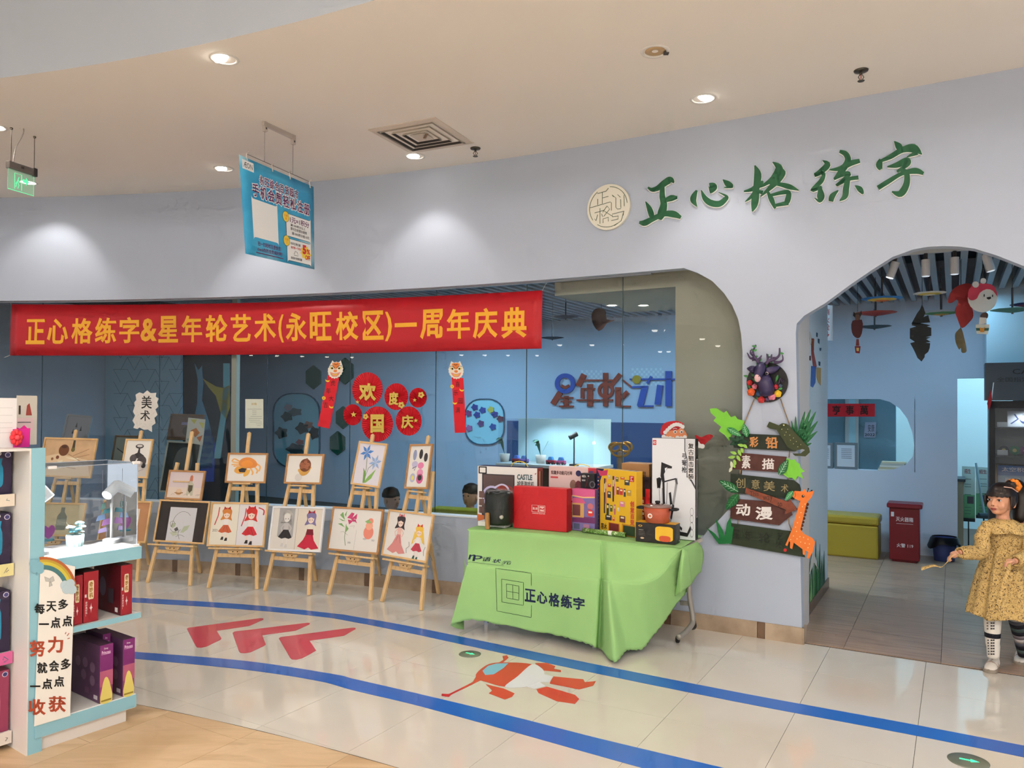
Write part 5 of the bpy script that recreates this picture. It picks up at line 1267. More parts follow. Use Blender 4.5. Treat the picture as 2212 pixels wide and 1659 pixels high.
mb = MB(); mb.tube(catmull([tuple(at(1497, 1335, 5.50)), tuple(at(1500, 1352, 5.56)), tuple(at(1496, 1356, 5.72))], 5), .017, m_rub, 8); mb.obj('rear_foot', parent=tb, smooth=True)
MB().bar(at(1470, 1302, 5.55), at(1494, 1304, 5.49), .02, .03, m_steel).obj('crossbar', parent=tb)
q = IN(kA+.08, -.12); MB().tube([(q.x, q.y, TZ-.03), (q.x, q.y, .02)], .019, m_steel, 10).obj('leg', parent=tb)
bn = thing('low_bench', 'low chrome-legged bench pushed in front of the folding table under the cloth', 'bench', (0.15, 5.6, 0))
e0, e1 = E3[1], E3[5]; dd_ = (e1-e0); dd_.z = 0; dn = Vector((-dd_.y, dd_.x, 0)).normalized()
p = [e0+dd_*.02+dn*.06, e0+dd_*.98+dn*.06, e0+dd_*.98+dn*.26, e0+dd_*.02+dn*.26]
zt_ = min(e0.z, e1.z)-.06
mb = MB(); mb.hexa([Vector((v.x, v.y, zt_-.03)) for v in p]+[Vector((v.x, v.y, zt_)) for v in p], M((190, 176, 150), .5)); mb.obj('seat', parent=bn)
for v in p:
    w = v+((p[0]+p[2])/2-v)*.06; MB().box((w.x-.012, w.y-.012, 0), (w.x+.012, w.y+.012, zt_-.03), m_chr).obj('leg', parent=bn)
MB().bar(p[0]+Vector((.02, .02, .07-p[0].z)), p[3]+Vector((.02, -.02, .07-p[3].z)), .02, .02, m_chr).obj('stretcher', parent=bn)
# ================================================================= PRIZES ON THE TABLE
GZ = TZ+.008
class Box:
    """upright carton standing on height z: front bottom edge from pixels, height from a pixel, depth in metres"""
    def __init__(s, name, label, cat, bl, br, top, depth, mf, ms=None, mt=None, z=GZ, bevel=.003, group=None, topat=None):
        a, b = atz(*bl, z), atz(*br, z); s.a = a; s.u = (b-a).normalized(); s.w = (b-a).length; s.d = depth
        s.P = Plane(a, s.u); s.h = s.P.ab(*top)[1]; s.bk = -s.P.n*depth
        s.t = thing(name, label, cat, a+s.u*s.w/2, group=group)
        p = [a, b, b+s.bk, a+s.bk]; q = [v+Vector((0, 0, s.h)) for v in p]
        mb = MB(); mb.raw(p+q, [(0, 1, 5, 4)], mf); mb.raw(p+q, [(1, 2, 6, 5), (2, 3, 7, 6), (3, 0, 4, 7)], ms or mf); mb.raw(p+q, [(4, 5, 6, 7), (0, 3, 2, 1)], mt or ms or mf)
        s.car = mb.obj('carton', parent=s.t, weld=True, bevel=bevel)
        w, h = s.w, s.h
        s.F = lambda x, y, hh=0: s.P.P(x*w, y*h, .0008+hh)
        s.S = lambda x, y, hh=0: b+s.bk*x+Vector((0, 0, y*h))+s.u*(.0008+hh)
        s.T = lambda x, y, hh=0: a+s.u*(x*w)+s.bk*y+Vector((0, 0, h+.0008+hh))
        s.asp = w/h
    def part(s, name, fn):
        mb = MB(); fn(mb); mb.obj(name, parent=s.car); return s
K = C_
W_ = K(238, 234, 230); BK = K(30, 30, 34); RD = K(196, 30, 36)
# castle game box
b = Box('game_carton', 'white castle ball game carton with clear window at the back left of the table', 'box', (1031, 1124), (1160, 1134), (1034, 1006), .12, W_, K(150, 60, 44), K(44, 44, 74))
def f(mb):
    F = b.F; A = b.asp
    mb.rect(.08, .0, .63, .86, K(58, 52, 56), F); mb.rect(.1, .02, .61, .84, K(92, 74, 74), F, .0004)
    dsc(mb, F, .25, .45, .2, K(196, 190, 226), A, .0008); dsc(mb, F, .25, .45, .16, K(64, 58, 66), A, .001); dsc(mb, F, .47, .42, .26, K(150, 62, 54), A, .0008); mb.line([(.3, .62), (.42, .68), (.52, .62), (.56, .44)], .03, K(214, 208, 236), F, .0012, smooth=4)
    mb.poly([(.38, .5), (.42, .6), (.45, .54), (.48, .6), (.53, .5)], K(176, 164, 140), F, .0014); mb.rect(.02, .86, .16, .99, BK, F, .0006); mb.rect(.04, .88, .14, .97, W_, F, .001)
    for i, y in enumerate((.42, .28, .14)): mb.rect(.03, y, .12, y+.12, K(110, 84, 78), F, .001, r=.012)
    mb.poly([(.0, .0), (.12, .0), (.12, .1), (0, .12)], K(206, 110, 60), F, .0012)
b.part('printed_window', f)
def f(mb):
    F = b.F; mb.text('CASTLE', .67, .78, .92, .88, K(84, 106, 110), F, bold=.05); mb.text('城堡游戏机', .67, .66, .95, .76, K(60, 58, 60), F, bold=.02); mb.text('CATCH THE BALL', .67, .58, .96, .63, BK, F, bold=.05)
    mb.rect(.67, .54, .9, .55, K(150, 146, 146), F); mb.poly([(.96, .9), (.99, .92), (.97, .88)], RD, F)
    for x, y, c in ((.1, .5, (206, 60, 50)), (.45, .5, (60, 46, 44)), (.7, .55, (120, 60, 40)), (.3, .8, (226, 150, 90)), (.6, .8, (60, 66, 66)), (.2, .2, (230, 120, 60)), (.75, .25, (230, 226, 214))): mb.rect(x, y-.18, x+.22, y+.14, K(*c), b.S)
b.part('lettering', f)
MB().tube(catmull([tuple(b.T(.52, .5, 0)), tuple(b.T(.56, .5, .03)), tuple(b.T(.66, .5, .045)), tuple(b.T(.76, .5, .03)), tuple(b.T(.8, .5, 0))], 5), .004, K(236, 204, 84), 6).obj('carry_handle', parent=b.t)
# air fryer on its tray
a0 = atz(1032, 1136, GZ); a1 = atz(1091, 1141, GZ); u = (a1-a0).normalized(); n_ = Vector((-u.y, u.x, 0)); w = (a1-a0).length
t = thing('air_fryer', 'black air fryer with wooden handle standing on a white foam tray', 'appliance', (a0+a1)/2)
mb = MB(); p = [a0, a1, a1+n_*.15, a0+n_*.15]; mb.hexa(p+[v+Vector((0, 0, .04)) for v in p], W_); mb.obj('foam_tray', parent=t, bevel=.004)
c = atz(1077, 1130, GZ+.04)+n_*.03-u*.01; c.z = GZ+.03; Rr = .118; hh = .25
prof = [(Rr*.86, 0), (Rr*.97, .02), (Rr, .09), (Rr*.985, .17), (Rr*.96, .225), (Rr*.9, .25), (Rr*.7, .262), (0, .266)]
mb = MB(); mb.lathe(prof, M((26, 32, 30), .35), 36, c=c); mb.obj('body', parent=t, smooth=True)
an = math.atan2(-n_.y, -n_.x)
mb = MB(); mb.lathe([(Rr*1.004, .125), (Rr*1.006, .128)], M((12, 14, 14), .5), 36, c=c); mb.obj('drawer_seam', parent=t)
q = c+Vector((math.cos(an-.35)*Rr*1.06, math.sin(an-.35)*Rr*1.06, 0)); MB().bar((q.x, q.y, c.z-.03), (q.x, q.y, c.z+.1), .034, .03, ramp_mat('handlewood', [(.3, (146, 104, 58)), (.6, (176, 130, 78))], scale=20, stretch=(4, 4, 1)), (-n_.x, -n_.y, 0)).obj('drawer_handle', parent=t, bevel=.006)
q = c+Vector((math.cos(an+.62)*Rr*1.0, math.sin(an+.62)*Rr*1.0, .07)); mb = MB(); X = Matrix.Translation(q) @ Vector((math.cos(an+.62), math.sin(an+.62), 0)).to_track_quat('Z', 'Y').to_matrix().to_4x4()
mb.lathe([(.017, -.004), (.017, .006), (.013, .012), (0, .012)], M((200, 198, 190), .3, .7), 20, X=X); mb.obj('timer_knob', parent=t, smooth=True)
mb = MB(); rnd = random.Random(5)
pts = [(c.x+Rr*.95*math.cos(2*PI*k/18), c.y+Rr*.95*math.sin(2*PI*k/18), c.z+.245+rnd.uniform(.0, .03)) for k in range(18)]; top = (c.x, c.y, c.z+.27)
mb.raw(pts+[top], [(k, (k+1) % 18, 18) for k in range(18)], M((150, 150, 150), .15, alpha=.35, key='filmcrumple')); mb.obj('plastic_film', parent=t)
# red gift box
b2 = Box('gift_box', 'plain bright red gift box with two small white square logos', 'box', (1109, 1140), (1224, 1150), (1109, 1050), .10, M((190, 26, 34), .5), M((160, 20, 28), .5), M((200, 34, 40), .5))
def f(mb):
    F = b2.F; w1 = K(240, 214, 210)
    for x in (.355, .485):
        mb.line([(x, .42), (x+.115, .42), (x+.115, .58), (x, .58), (x, .42)], .008, w1, F)
    mb.text('润士泉', .37, .47, .46, .53, w1, F, bold=.03); mb.text('PEP', .502, .51, .585, .56, w1, F, bold=.04); mb.text('S&S', .502, .44, .585, .49, w1, F, bold=.04); mb.text('COMMUNITY&CUP LIFE', .36, .375, .6, .40, w1, F, bold=.02)
b2.part('logo', f)
# pink keyboard box
b3 = Box('piano_carton', 'pale pink toy piano carton behind the red gift box', 'box', (1185, 1134), (1288, 1143), (1185, 1006.6), .10, K(228, 196, 192), K(200, 170, 170), K(232, 206, 200))
def f(mb):
    F = b3.F; mb.text('炫趣多功能闪光琴', .05, .86, .5, .93, K(70, 40, 40), F, bold=.03); mb.rect(.04, .8, .2, .83, K(206, 80, 84), F); dsc(mb, F, .63, .9, .05, K(50, 44, 90), b3.asp); mb.rect(.83, .84, 1, 1, K(206, 60, 74), F); mb.rect(.85, .88, .93, .95, K(90, 80, 130), F, .0004)
    mb.poly([(.25, .45), (.3, .6), (.45, .64), (.75, .5), (.75, .4), (.3, .42)], K(150, 40, 60), F); mb.poly([(.3, .5), (.4, .57), (.74, .44), (.7, .42), (.32, .46)], W_, F, .0004)
    for k in range(9): mb.line([(.36+k*.04, .555-k*.014), (.345+k*.04, .52-k*.014)], .014, BK, F, .0008)
    dsc(mb, F, .52, .7, .06, K(150, 110, 96), b3.asp, 0, 1.5); dsc(mb, F, .63, .69, .06, K(130, 60, 70), b3.asp, 0, 1.5)
b3.part('print', f)
MB().tube(catmull([tuple(b3.T(.48, .5)), tuple(b3.T(.55, .5, .014)), tuple(b3.T(.66, .5, .02)), tuple(b3.T(.78, .5, .01)), tuple(b3.T(.82, .5))], 5), .0035, K(236, 204, 84), 6).obj('carry_handle', parent=b3.t)
# doll house box, headset box on top
b4 = Box('doll_house_carton', 'pink and violet doll house carton right of the red gift box', 'box', (1236, 1145), (1285, 1149.6), (1236, 1055), .07, K(124, 110, 168), K(90, 76, 130), K(214, 96, 140))
def f(mb):
    F = b4.F; A = b4.asp
    mb.rect(0, .82, 1, 1, K(214, 96, 146), F); mb.line([(0, .83), (.5, .80), (1, .82)], .03, K(236, 190, 130), F, .0004)
    mb.poly([(0, .78), (.45, .78), (.6, .66), (0, .66)], K(206, 90, 136), F, .0006); mb.rect(0, .32, .52, .66, K(206, 160, 100), F, .0006); mb.rect(.02, .36, .36, .62, K(110, 60, 66), F, .001); mb.poly([(0, .2), (1, .2), (1, .34), (.55, .34), (0, .3)], K(112, 50, 104), F, .0003)
    dsc(mb, F, .8, .6, .075, K(196, 110, 120), A, .0008); dsc(mb, F, .8, .44, .085, K(206, 60, 60), A, .0008); mb.rect(.72, .44, .88, .48, W_, F, .0012)
    for x, c in ((.08, (80, 90, 120)), (.5, (170, 120, 150))): mb.rect(x, .04, x+.26, .17, K(*c), F, .0008)
b4.part('print', f)
b5 = Box('headset_carton', 'small black headset carton standing on the doll house carton', 'box', (1254, 1054), (1284, 1056.2), (1255, 1022), .06, BK, BK, BK, z=b4.a.z+b4.h+.001)
def f(mb):
    F = b5.F; A = b5.asp; dsc(mb, F, .25, .8, .13, K(190, 186, 184), A, 0, .7); dsc(mb, F, .25, .8, .11, BK, A, .0003, .7); mb.text('SIBYL', .1, .75, .4, .85, W_, F, .0006); dsc(mb, F, .57, .83, .05, K(200, 196, 196), A)
    mb.rect(.1, .48, .35, .58, K(170, 168, 170), F); mb.line([(.35, .05), (.45, .3), (.5, .6), (.6, .75)], .012, RD, F, smooth=3); dsc(mb, F, .85, .28, .22, K(96, 96, 104), A, .0003, 1.1); dsc(mb, F, .85, .28, .15, BK, A, .0006, 1.1)
b5.part('print', f)
# yellow building block box
b6 = Box('block_set_carton', 'tall yellow building-block set carton covered with small pictures', 'box', (1288, 1146), (1374, 1162), (1288, 1011), .07, K(232, 184, 40), K(214, 164, 36), K(226, 190, 120))
def f(mb):
    F = b6.F; mb.poly([(0, 0), (.1, 0), (.1, .8), (.2, 1), (0, 1)], K(36, 40, 78), F, .0002); mb.poly([(.02, .98), (.14, .96), (.3, .99), (.28, .9), (.1, .88)], K(196, 60, 100), F, .0005); rnd = random.Random(11)
    for k in range(14): dsc(mb, F, .05, .86-k*.06, .012, K(*rnd.choice([(236, 190, 60), (206, 80, 50), (230, 226, 210)])), b6.asp, .0005, 1, 8)
    for x, y, w, h, c in ((.2, .3, .035, .55, (60, 46, 50)), (.235, .45, .03, .4, (206, 110, 130)), (.42, .5, .04, .4, (50, 48, 60)), (.46, .6, .02, .3, (200, 120, 150)), (.3, .72, .08, .05, (180, 60, 60)), (.29, .55, .09, .1, (60, 60, 60)), (.3, .85, .07, .06, (206, 190, 150)), (.52, .62, .07, .12, (150, 60, 50)), (.6, .62, .08, .1, (206, 60, 60)), (.7, .6, .05, .12, (50, 60, 60)), (.78, .62, .1, .09, (190, 150, 60)), (.27, .28, .06, .18, (40, 60, 56)), (.36, .34, .06, .1, (70, 96, 60)), (.46, .3, .04, .16, (196, 110, 120)), (.54, .36, .05, .06, (220, 210, 190)), (.6, .44, .12, .08, (220, 130, 170)), (.24, .2, .16, .08, (60, 56, 56)), (.42, .2, .06, .06, (206, 90, 60)), (.72, .78, .12, .08, (60, 60, 66)), (.5, .82, .07, .07, (120, 110, 60)), (.62, .86, .1, .04, (206, 90, 50)), (.6, .2, .14, .1, (110, 60, 50))):
        mb.rect(x, y, x+w, y+h, K(*c), F, .0005); mb.rect(x+w*.2, y+h*.6, x+w*.8, y+h*.85, K(236, 222, 190), F, .0008)
    mb.vtext('创意百变', .86, .18, .96, .55, K(206, 80, 60), F, .0008, bold=.05); mb.rect(.84, .84, .95, .93, RD, F, .0006); mb.text('汇', .86, .85, .93, .92, W_, F, .001)
    mb.rect(.32, .02, .6, .17, K(206, 120, 30), F, .0005); mb.rect(.34, .03, .58, .16, K(120, 44, 40), F, .0008); mb.rect(.66, .0, .98, .18, K(190, 130, 30), F, .0005); mb.rect(.69, .01, .98, .16, K(44, 66, 40), F, .0008); mb.text('积木', .13, .04, .28, .14, K(90, 60, 20), F, .0006, bold=.04)
    for k in range(7): mb.rect(.1+k*.13, .2, .18+k*.13, .8, K(*rnd.choice([(190, 150, 90), (120, 90, 110), (206, 120, 90), (90, 110, 150)])), b6.T)
b6.part('print', f)
# cardboard carton and slim red-black box behind
b7 = Box('cardboard_carton', 'brown cardboard carton at the back, left of the tall white box', 'box', (1342, 1150), (1402, 1156), (1342, 1000), .16, K(170, 124, 80), K(146, 104, 66), K(186, 142, 98))
b7.part('stamp', lambda mb: (mb.vtext('易碎品', .74, .55, .9, .9, K(70, 48, 34), b7.F, bold=.02), mb.text('3.0', .1, .84, .26, .9, K(80, 56, 40), b7.F)))
b8 = Box('slim_carton', 'slim red and black carton between the yellow box and the pot', 'box', (1384, 1156), (1404, 1158), (1384, 1030), .02, K(40, 26, 28), K(60, 40, 40), BK)
b8.part('print', lambda mb: (mb.rect(.0, .1, .45, .66, K(150, 28, 30), b8.F), mb.rect(.5, .2, 1, .8, K(206, 36, 36), b8.F), mb.vtext('SERIES', .14, .2, .34, .62, W_, b8.F, .0004)))
# tall white crossbow box
b9 = Box('crossbow_carton', 'tall white toy crossbow carton with black side at the right end of the table', 'box', (1408, 1160), (1502, 1168), (1408, 946), .085, M((226, 228, 232), .4), M((34, 32, 34), .4), M((60, 58, 60), .4))
def f(mb):
    F = b9.F
    mb.poly([(.2, .62), (.22, .76), (.47, .72), (.46, .7), (.36, .7), (.28, .64), (.3, .56), (.24, .56)], BK, F); mb.poly([(.3, .7), (.36, .71), (.31, .66)], K(226, 228, 232), F, .0004)
    for pts, w, c in (([(.27, .56), (.28, .36), (.4, .12)], .05, BK), ([(.14, .6), (.16, .5)], .07, BK), ([(.2, .6), (.17, .5)], .05, BK), ([(.26, .56), (.4, .58), (.56, .6)], .014, BK), ([(.56, .6), (.58, .54)], .05, K(90, 90, 94)), ([(.57, .55), (.48, .3), (.42, .16)], .05, K(150, 152, 156)), ([(.5, .34), (.44, .2)], .05, BK), ([(.17, .5), (.22, .16)], .008, BK), ([(.24, .5), (.24, .16)], .008, BK), ([(.36, .56), (.34, .3)], .014, K(110, 110, 114)), ([(.42, .46), (.45, .34)], .05, BK), ([(.26, .11), (.5, .12)], .05, BK), ([(.5, .13), (.6, .14), (.7, .1)], .03, BK), ([(.62, .06), (.82, .05), (.9, .13)], .04, BK)): mb.line(pts, w, c, F, .0003)
    mb.poly([(.75, 1), (.75, .88), (.8, .8), (.8, .62), (.9, .58), (1, .5), (1, 1)], K(70, 70, 74), F, .0002); mb.poly([(.77, 1), (.77, .88), (.82, .8), (.82, .64), (.91, .6), (.99, .54), (.99, 1)], K(206, 208, 212), F, .0004)
    mb.vtext('弓弩枪', .69, .66, .80, .86, K(60, 60, 64), F, .0006, bold=.03); mb.vtext('复古狙击套装', .83, .6, .97, .96, W_, F, .0007, bold=.1); mb.vtext('复古狙击套装', .83, .6, .97, .96, BK, F, .0012, bold=.02); mb.rect(.02, .93, .1, .98, RD, F, .0006); mb.text('HD', .03, .94, .09, .97, W_, F, .001)
    for y in (.28, .21, .14, .07): mb.ring(.92, y, .035, .04, K(120, 122, 126), F, .0004, n=16)
    S = b9.S; mb.rect(.25, .22, .75, .8, K(190, 188, 186), S); mb.rect(.3, .23, .7, .79, K(130, 128, 128), S, .0003); mb.rect(.25, .84, .75, .94, K(90, 88, 88), S)
b9.part('print', f)
# black appliance box with yellow top, pot standing on it
b10 = Box('pot_carton', 'black carton with yellow top holding up the orange pot', 'box', (1373, 1169), (1459, 1177), (1374, 1127), .115, M((30, 28, 28), .4), M((36, 34, 33), .4), M((232, 170, 30), .5))
def f(mb):
    F = b10.F; mb.ring(.12, .82, .03, .05, K(226, 170, 40), F, n=16); mb.rect(.08, .6, .2, .63, K(150, 146, 140), F)
    for y in (.5, .42, .34): mb.rect(.08, y, .24, y+.02, K(110, 106, 100), F)
    mb.star(.17, .2, .06, K(226, 196, 160), F, k=8, q=.6); mb.poly(rrect(.5, .12, .94, .86, .12), K(232, 184, 50), F, .0003); mb.poly(rrect(.6, .1, .88, .4, .1), K(206, 84, 50), F, .0006)
    mb.vtext('SIMPLE', .4, .2, .55, .8, K(110, 106, 100), b10.S); mb.rect(.75, .08, .85, .16, W_, b10.S)
b10.part('print', f)
c = b10.T(.50, .45); t = thing('cooking_pot', 'terracotta orange cooking pot with glass lid on the black carton', 'pot', c)
m_pot = M((176, 84, 58), .25); r = .098
mb = MB(); mb.lathe([(r*.8, .001), (r*.86, .004), (r*.96, .06), (r, .112), (r*.97, .112), (r*.93, .06)], m_pot, 36, c=c); mb.obj('body', parent=t, smooth=True)
mb = MB(); mb.lathe([(r*1.02, .112), (r*1.03, .118), (r*.95, .124), (r*.5, .132), (0, .135)], M((150, 120, 112), .1, .3), 32, c=c); lid_ = mb.obj('lid', parent=t, smooth=True)
mb = MB(); mb.lathe([(.012, .134), (.02, .146), (.016, .154), (0, .156)], BK, 16, c=c); mb.obj('lid_knob', parent=lid_, smooth=True)
for sx in (-1, 1):
    q = c+b10.u*sx*r*.98+Vector((0, 0, .1)); e = b10.u*sx; n2 = b10.P.n
    MB().tube(catmull([tuple(q+n2*.035), tuple(q+e*.045+n2*.03), tuple(q+e*.045-n2*.03), tuple(q-n2*.035)], 5), .008, BK, 8).obj('handle', parent=t, smooth=True)
q = Plane(c+b10.P.n*(r*.93)+Vector((0, 0, .055)), b10.u); mb = MB(); mb.disc(-.025, 0, .017, W_, q.f(), .004, .001, 20); mb.disc(-.025, 0, .010, K(196, 110, 70), q.f(), .0055, 0, 16); mb.obj('sticker', parent=t)
# rolled wrapping film
r0, r1 = atz(1260, 1150, GZ), atz(1351, 1161, GZ); t = thing('film_roll', 'rolled green glittery film lying in front of the yellow carton', 'roll', (r0+r1)/2)
mb = MB(); up = Vector((0, 0, .019)); mb.tube([r0+up, r1+up], .018, ramp_mat('glitter', [(.42, (96, 132, 66)), (.6, (140, 176, 96)), (.68, (226, 236, 200))], rough=.2, scale=60, detail=2), 18); mb.obj('film', parent=t, smooth=True)
mb = MB(); dd_ = (r1-r0).normalized(); mb.tube([r1+up+dd_*.0005, r1+up+dd_*.004], .010, K(70, 60, 46), 12); mb.obj('core', parent=t)
m_ = r0.lerp(r1, .62); mb = MB(); mb.tube([m_+up, m_+up+dd_*.03], .0188, W_, 18); mb.obj('paper_band', parent=t)
# Santa cut-out peeking over the tall box, stuck to the glass
CS = crop(1140, 580, 4.366); f = WP(-.098)
t = thing('santa_cutout', 'paper Santa Claus peeking over the tall white carton', 'decoration', W(*wpx(1463, 950, -.1), -.1))
m_sk = K(222, 140, 96); m_fl = K(234, 230, 226)
MB().poly(CS([(1255, 1560), (1262, 1500), (1290, 1460), (1350, 1440), (1420, 1440), (1470, 1470), (1420, 1520), (1330, 1530), (1280, 1570)]), K(186, 30, 38), f, .003, .003, smooth=3).obj('hat', parent=t)
MB().poly(CS([(1320, 1600), (1310, 1540), (1350, 1505), (1430, 1495), (1480, 1530), (1500, 1600)]), m_sk, f, .002, .003, smooth=3).obj('face', parent=t)
mb = MB()
for k in range(9): a = k/8; mb.disc(1140+(1300+a*165)/4.366, 580+(1545-math.sin(a*PI*.75)*75)/4.366, 4.2, m_fl, f, .006+.0002*k, .004, 12)
mb.obj('hat_fur', parent=t)
mb = MB()
for x, y in ((1290, 1585), (1320, 1600), (1380, 1608), (1420, 1595), (1455, 1600), (1490, 1590), (1350, 1600)): mb.disc(1140+x/4.366, 580+y/4.366, 4.4, m_fl, f, .006+.00001*x, .004, 12)
mb.obj('beard', parent=t)
mb = MB()
for x in (1392, 1452): mb.disc(1140+x/4.366, 580+1540/4.366, 3.6, m_fl, f, .0062, .001, 14); mb.disc(1140+(x+2)/4.366, 580+1542/4.366, 2.0, K(90, 80, 70), f, .0074, .0006, 12)
mb.line(CS([(1370, 1515), (1392, 1505), (1410, 1512)]), 1.2, m_fl, f, .0064); mb.line(CS([(1435, 1510), (1455, 1502), (1475, 1512)]), 1.2, m_fl, f, .0064); mb.obj('eyes', parent=t)
MB().poly(CS([(1580, 1580), (1595, 1572), (1640, 1590), (1700, 1565), (1740, 1570), (1745, 1590), (1690, 1640), (1660, 1665), (1610, 1640)]), K(170, 26, 34), f, .003, .005, smooth=3).obj('mitten', parent=t)
mb = MB()
for x, y in ((1610, 1650), (1630, 1670), (1655, 1675)): mb.disc(1140+x/4.366, 580+y/4.366, 5, m_fl, f, .004+.00001*x, .004, 12)
mb.obj('cuff', parent=t)
# ================================================================= JUNGLE SIGNBOARD AND DEER PLAQUE ON THE PIER
C7 = crop(1500, 720, 3.19); f7 = WP(.004)
sb = thing('jungle_signboard', 'hanging jungle signboard of five painted planks with leaves, crocodile and giraffe', 'signboard', W(*wpx(1650, 1180)))
DG, BR_, MG, LG_, OG = K(30, 40, 28), K(80, 42, 36), K(24, 98, 50), K(120, 196, 60), K(38, 50, 30)
m_rope = M((140, 116, 88), .9, bump=.3, bscale=200)
LASTB = [None]
def bd(pts, m, h, name='board', t=.012, smooth=0):
    LASTB[0] = MB().poly(C7(pts), m, f7, h, t, smooth=smooth).obj(name, parent=sb); return LASTB[0]
def tx(lst, m, h, bold=.02):
    for ch, x0, y0, x1, y1 in lst:
        (a, b_), (c, d) = C7([(x0, y1), (x1, y0)]); MB().text(ch, a, b_, c, d, m, f7, h, bold=bold).obj('painted_character', parent=LASTB[0])
bd([(290, 688), (660, 705), (692, 812), (275, 788), (272, 750)], DG, .012); tx([('彩', 385, 712, 446, 784), ('铅', 494, 712, 580, 793)], K(206, 140, 80), .0245, .03)
bd([(320, 822), (640, 850), (592, 956), (265, 935), (275, 895)], BR_, .012); tx([('素', 330, 838, 392, 930), ('描', 470, 862, 556, 936)], K(226, 220, 216), .0245, .03)
bd([(255, 965), (690, 1012), (728, 1040), (738, 1075), (725, 1120), (690, 1142), (255, 1096)], DG, .012); tx([('创', 290, 995, 356, 1064), ('意', 398, 1006, 454, 1070), ('美', 480, 1016, 560, 1086), ('术', 600, 1038, 652, 1094)], K(150, 134, 92), .0245, .005)
bd([(308, 1140), (640, 1168), (680, 1248), (588, 1320), (252, 1274), (255, 1190)], BR_, .012); tx([('动', 292, 1172, 390, 1256), ('漫', 424, 1192, 545, 1282)], K(232, 226, 222), .0245, .03)
bd([(240, 1304), (705, 1366), (766, 1540), (246, 1448)], OG, .012); tx([('星', 270, 1345, 316, 1410), ('年', 350, 1355, 406, 1428), ('轮', 448, 1370, 526, 1440), ('艺', 574, 1370, 616, 1420), ('术', 564, 1424, 622, 1478)], K(18, 24, 16), .0245, .01)
MB().disc(1500+630/3.19, 720+1490/3.19, 3.6, K(190, 30, 34), f7, .0245, .001, 14).obj('red_seal', parent=LASTB[0])
bd([(364, 1062), (652, 1158), (664, 1140), (715, 1212), (628, 1242), (640, 1212), (356, 1098)], ramp_mat('arrowwood', [(.3, (104, 48, 30)), (.6, (136, 68, 42))], scale=14), .026, 'arrow')
tx([('This', 390, 1085, 450, 1118), ('way', 480, 1118, 545, 1160), ('to', 580, 1158, 612, 1190)], K(60, 30, 22), .0385, 0)
def rope(pts, h=.012, r=.004): MB().tube([f7(*p, h) for p in C7(pts)], r, m_rope, 7).obj('rope', parent=sb, smooth=True)
rope([(416, 450), (380, 540), (345, 625), (340, 700)]); rope([(595, 450), (625, 540), (655, 620), (664, 710)])
for p in ([(345, 785), (342, 830)], [(660, 805), (655, 855)], [(320, 935), (318, 972)], [(640, 945), (650, 1010)], [(312, 1095), (310, 1142)], [(650, 1140), (645, 1175)], [(305, 1278), (302, 1312)], [(652, 1268), (655, 1310), (675, 1365)]): rope(p, .016)
def leaf(x0, y0, x1, y1, w, m, h=.03, vein=None, name='leaf', t=.003, par=None, fn=None, cr=C7, k=3.19):
    dx, dy = x1-x0, y1-y0; L = math.hypot(dx, dy); nx, ny = -dy/L, dx/L
    P = lambda t_, q: (x0+dx*t_+nx*q*w, y0+dy*t_+ny*q*w)
    pts = [P(0, 0), P(.15, .32), P(.4, .5), (P(.7, .36)), P(1, 0), P(.7, -.36), P(.4, -.5), P(.15, -.32)]
    mb = MB(); F = fn or f7; mb.poly(cr(pts), m, F, h, t, smooth=3)
    if vein:
        mb.line(cr([P(.03, 0), P(.93, 0)]), max(.5, w/k*.05), vein, F, h+t+.0006)
        for q in (.2, .35, .5, .65):
            for s_ in (-1, 1): mb.line(cr([P(q, 0), P(q+.14, s_*.34*(1.1-q*.6))]), max(.35, w/k*.035), vein, F, h+t+.0006)
    return mb.obj(name, parent=par or sb)
bd([(110, 520), (155, 515), (205, 548), (225, 535), (255, 578), (285, 568), (302, 592), (347, 602), (342, 650), (300, 682), (262, 690), (245, 742), (212, 700), (172, 672), (188, 645), (135, 602), (152, 580), (116, 548)], LG_, .014, 'monstera_leaf', .003)
bd([(640, 858), (672, 872), (692, 866), (712, 892), (728, 896), (736, 926), (765, 950), (738, 958), (756, 1002), (716, 982), (700, 1012), (676, 994), (648, 994), (612, 968)], LG_, .02, 'monstera_leaf', .003)
VN = K(180, 220, 190)
leaf(232, 652, 332, 708, 44, K(40, 130, 64), .03, VN); leaf(372, 715, 346, 622, 46, K(32, 120, 58), .032, VN)
leaf(590, 975, 650, 868, 58, K(26, 96, 52), .032, VN); leaf(312, 1090, 178, 1012, 62, K(26, 100, 50), .03, VN); leaf(310, 1104, 224, 1212, 66, K(22, 92, 46), .03, K(70, 150, 90)); leaf(690, 1082, 634, 1148, 40, K(40, 128, 66), .05, VN)
for k, (a, b_, c, d) in enumerate([(300, 745, 245, 715), (300, 745, 250, 768), (310, 745, 300, 700), (320, 740, 375, 745), (310, 750, 340, 772), (320, 740, 350, 705), (300, 745, 280, 770)]): leaf(a, b_, c, d, 26, K(16, 64, 38), .028, name='shrub_leaf')
for a, b_, c, d in [(350, 775, 305, 765), (345, 765, 372, 790), (330, 790, 345, 825), (310, 800, 330, 845), (300, 830, 255, 815), (290, 850, 240, 855), (300, 840, 325, 880), (280, 870, 295, 905), (270, 895, 290, 925)]: leaf(a, b_, c, d, 22, K(150, 196, 84), .034, name='vine_leaf')
for a, b_, c, d in [(262, 880, 268, 930), (268, 920, 248, 955)]: leaf(a, b_, c, d, 20, K(220, 222, 190), .036, name='vine_leaf')
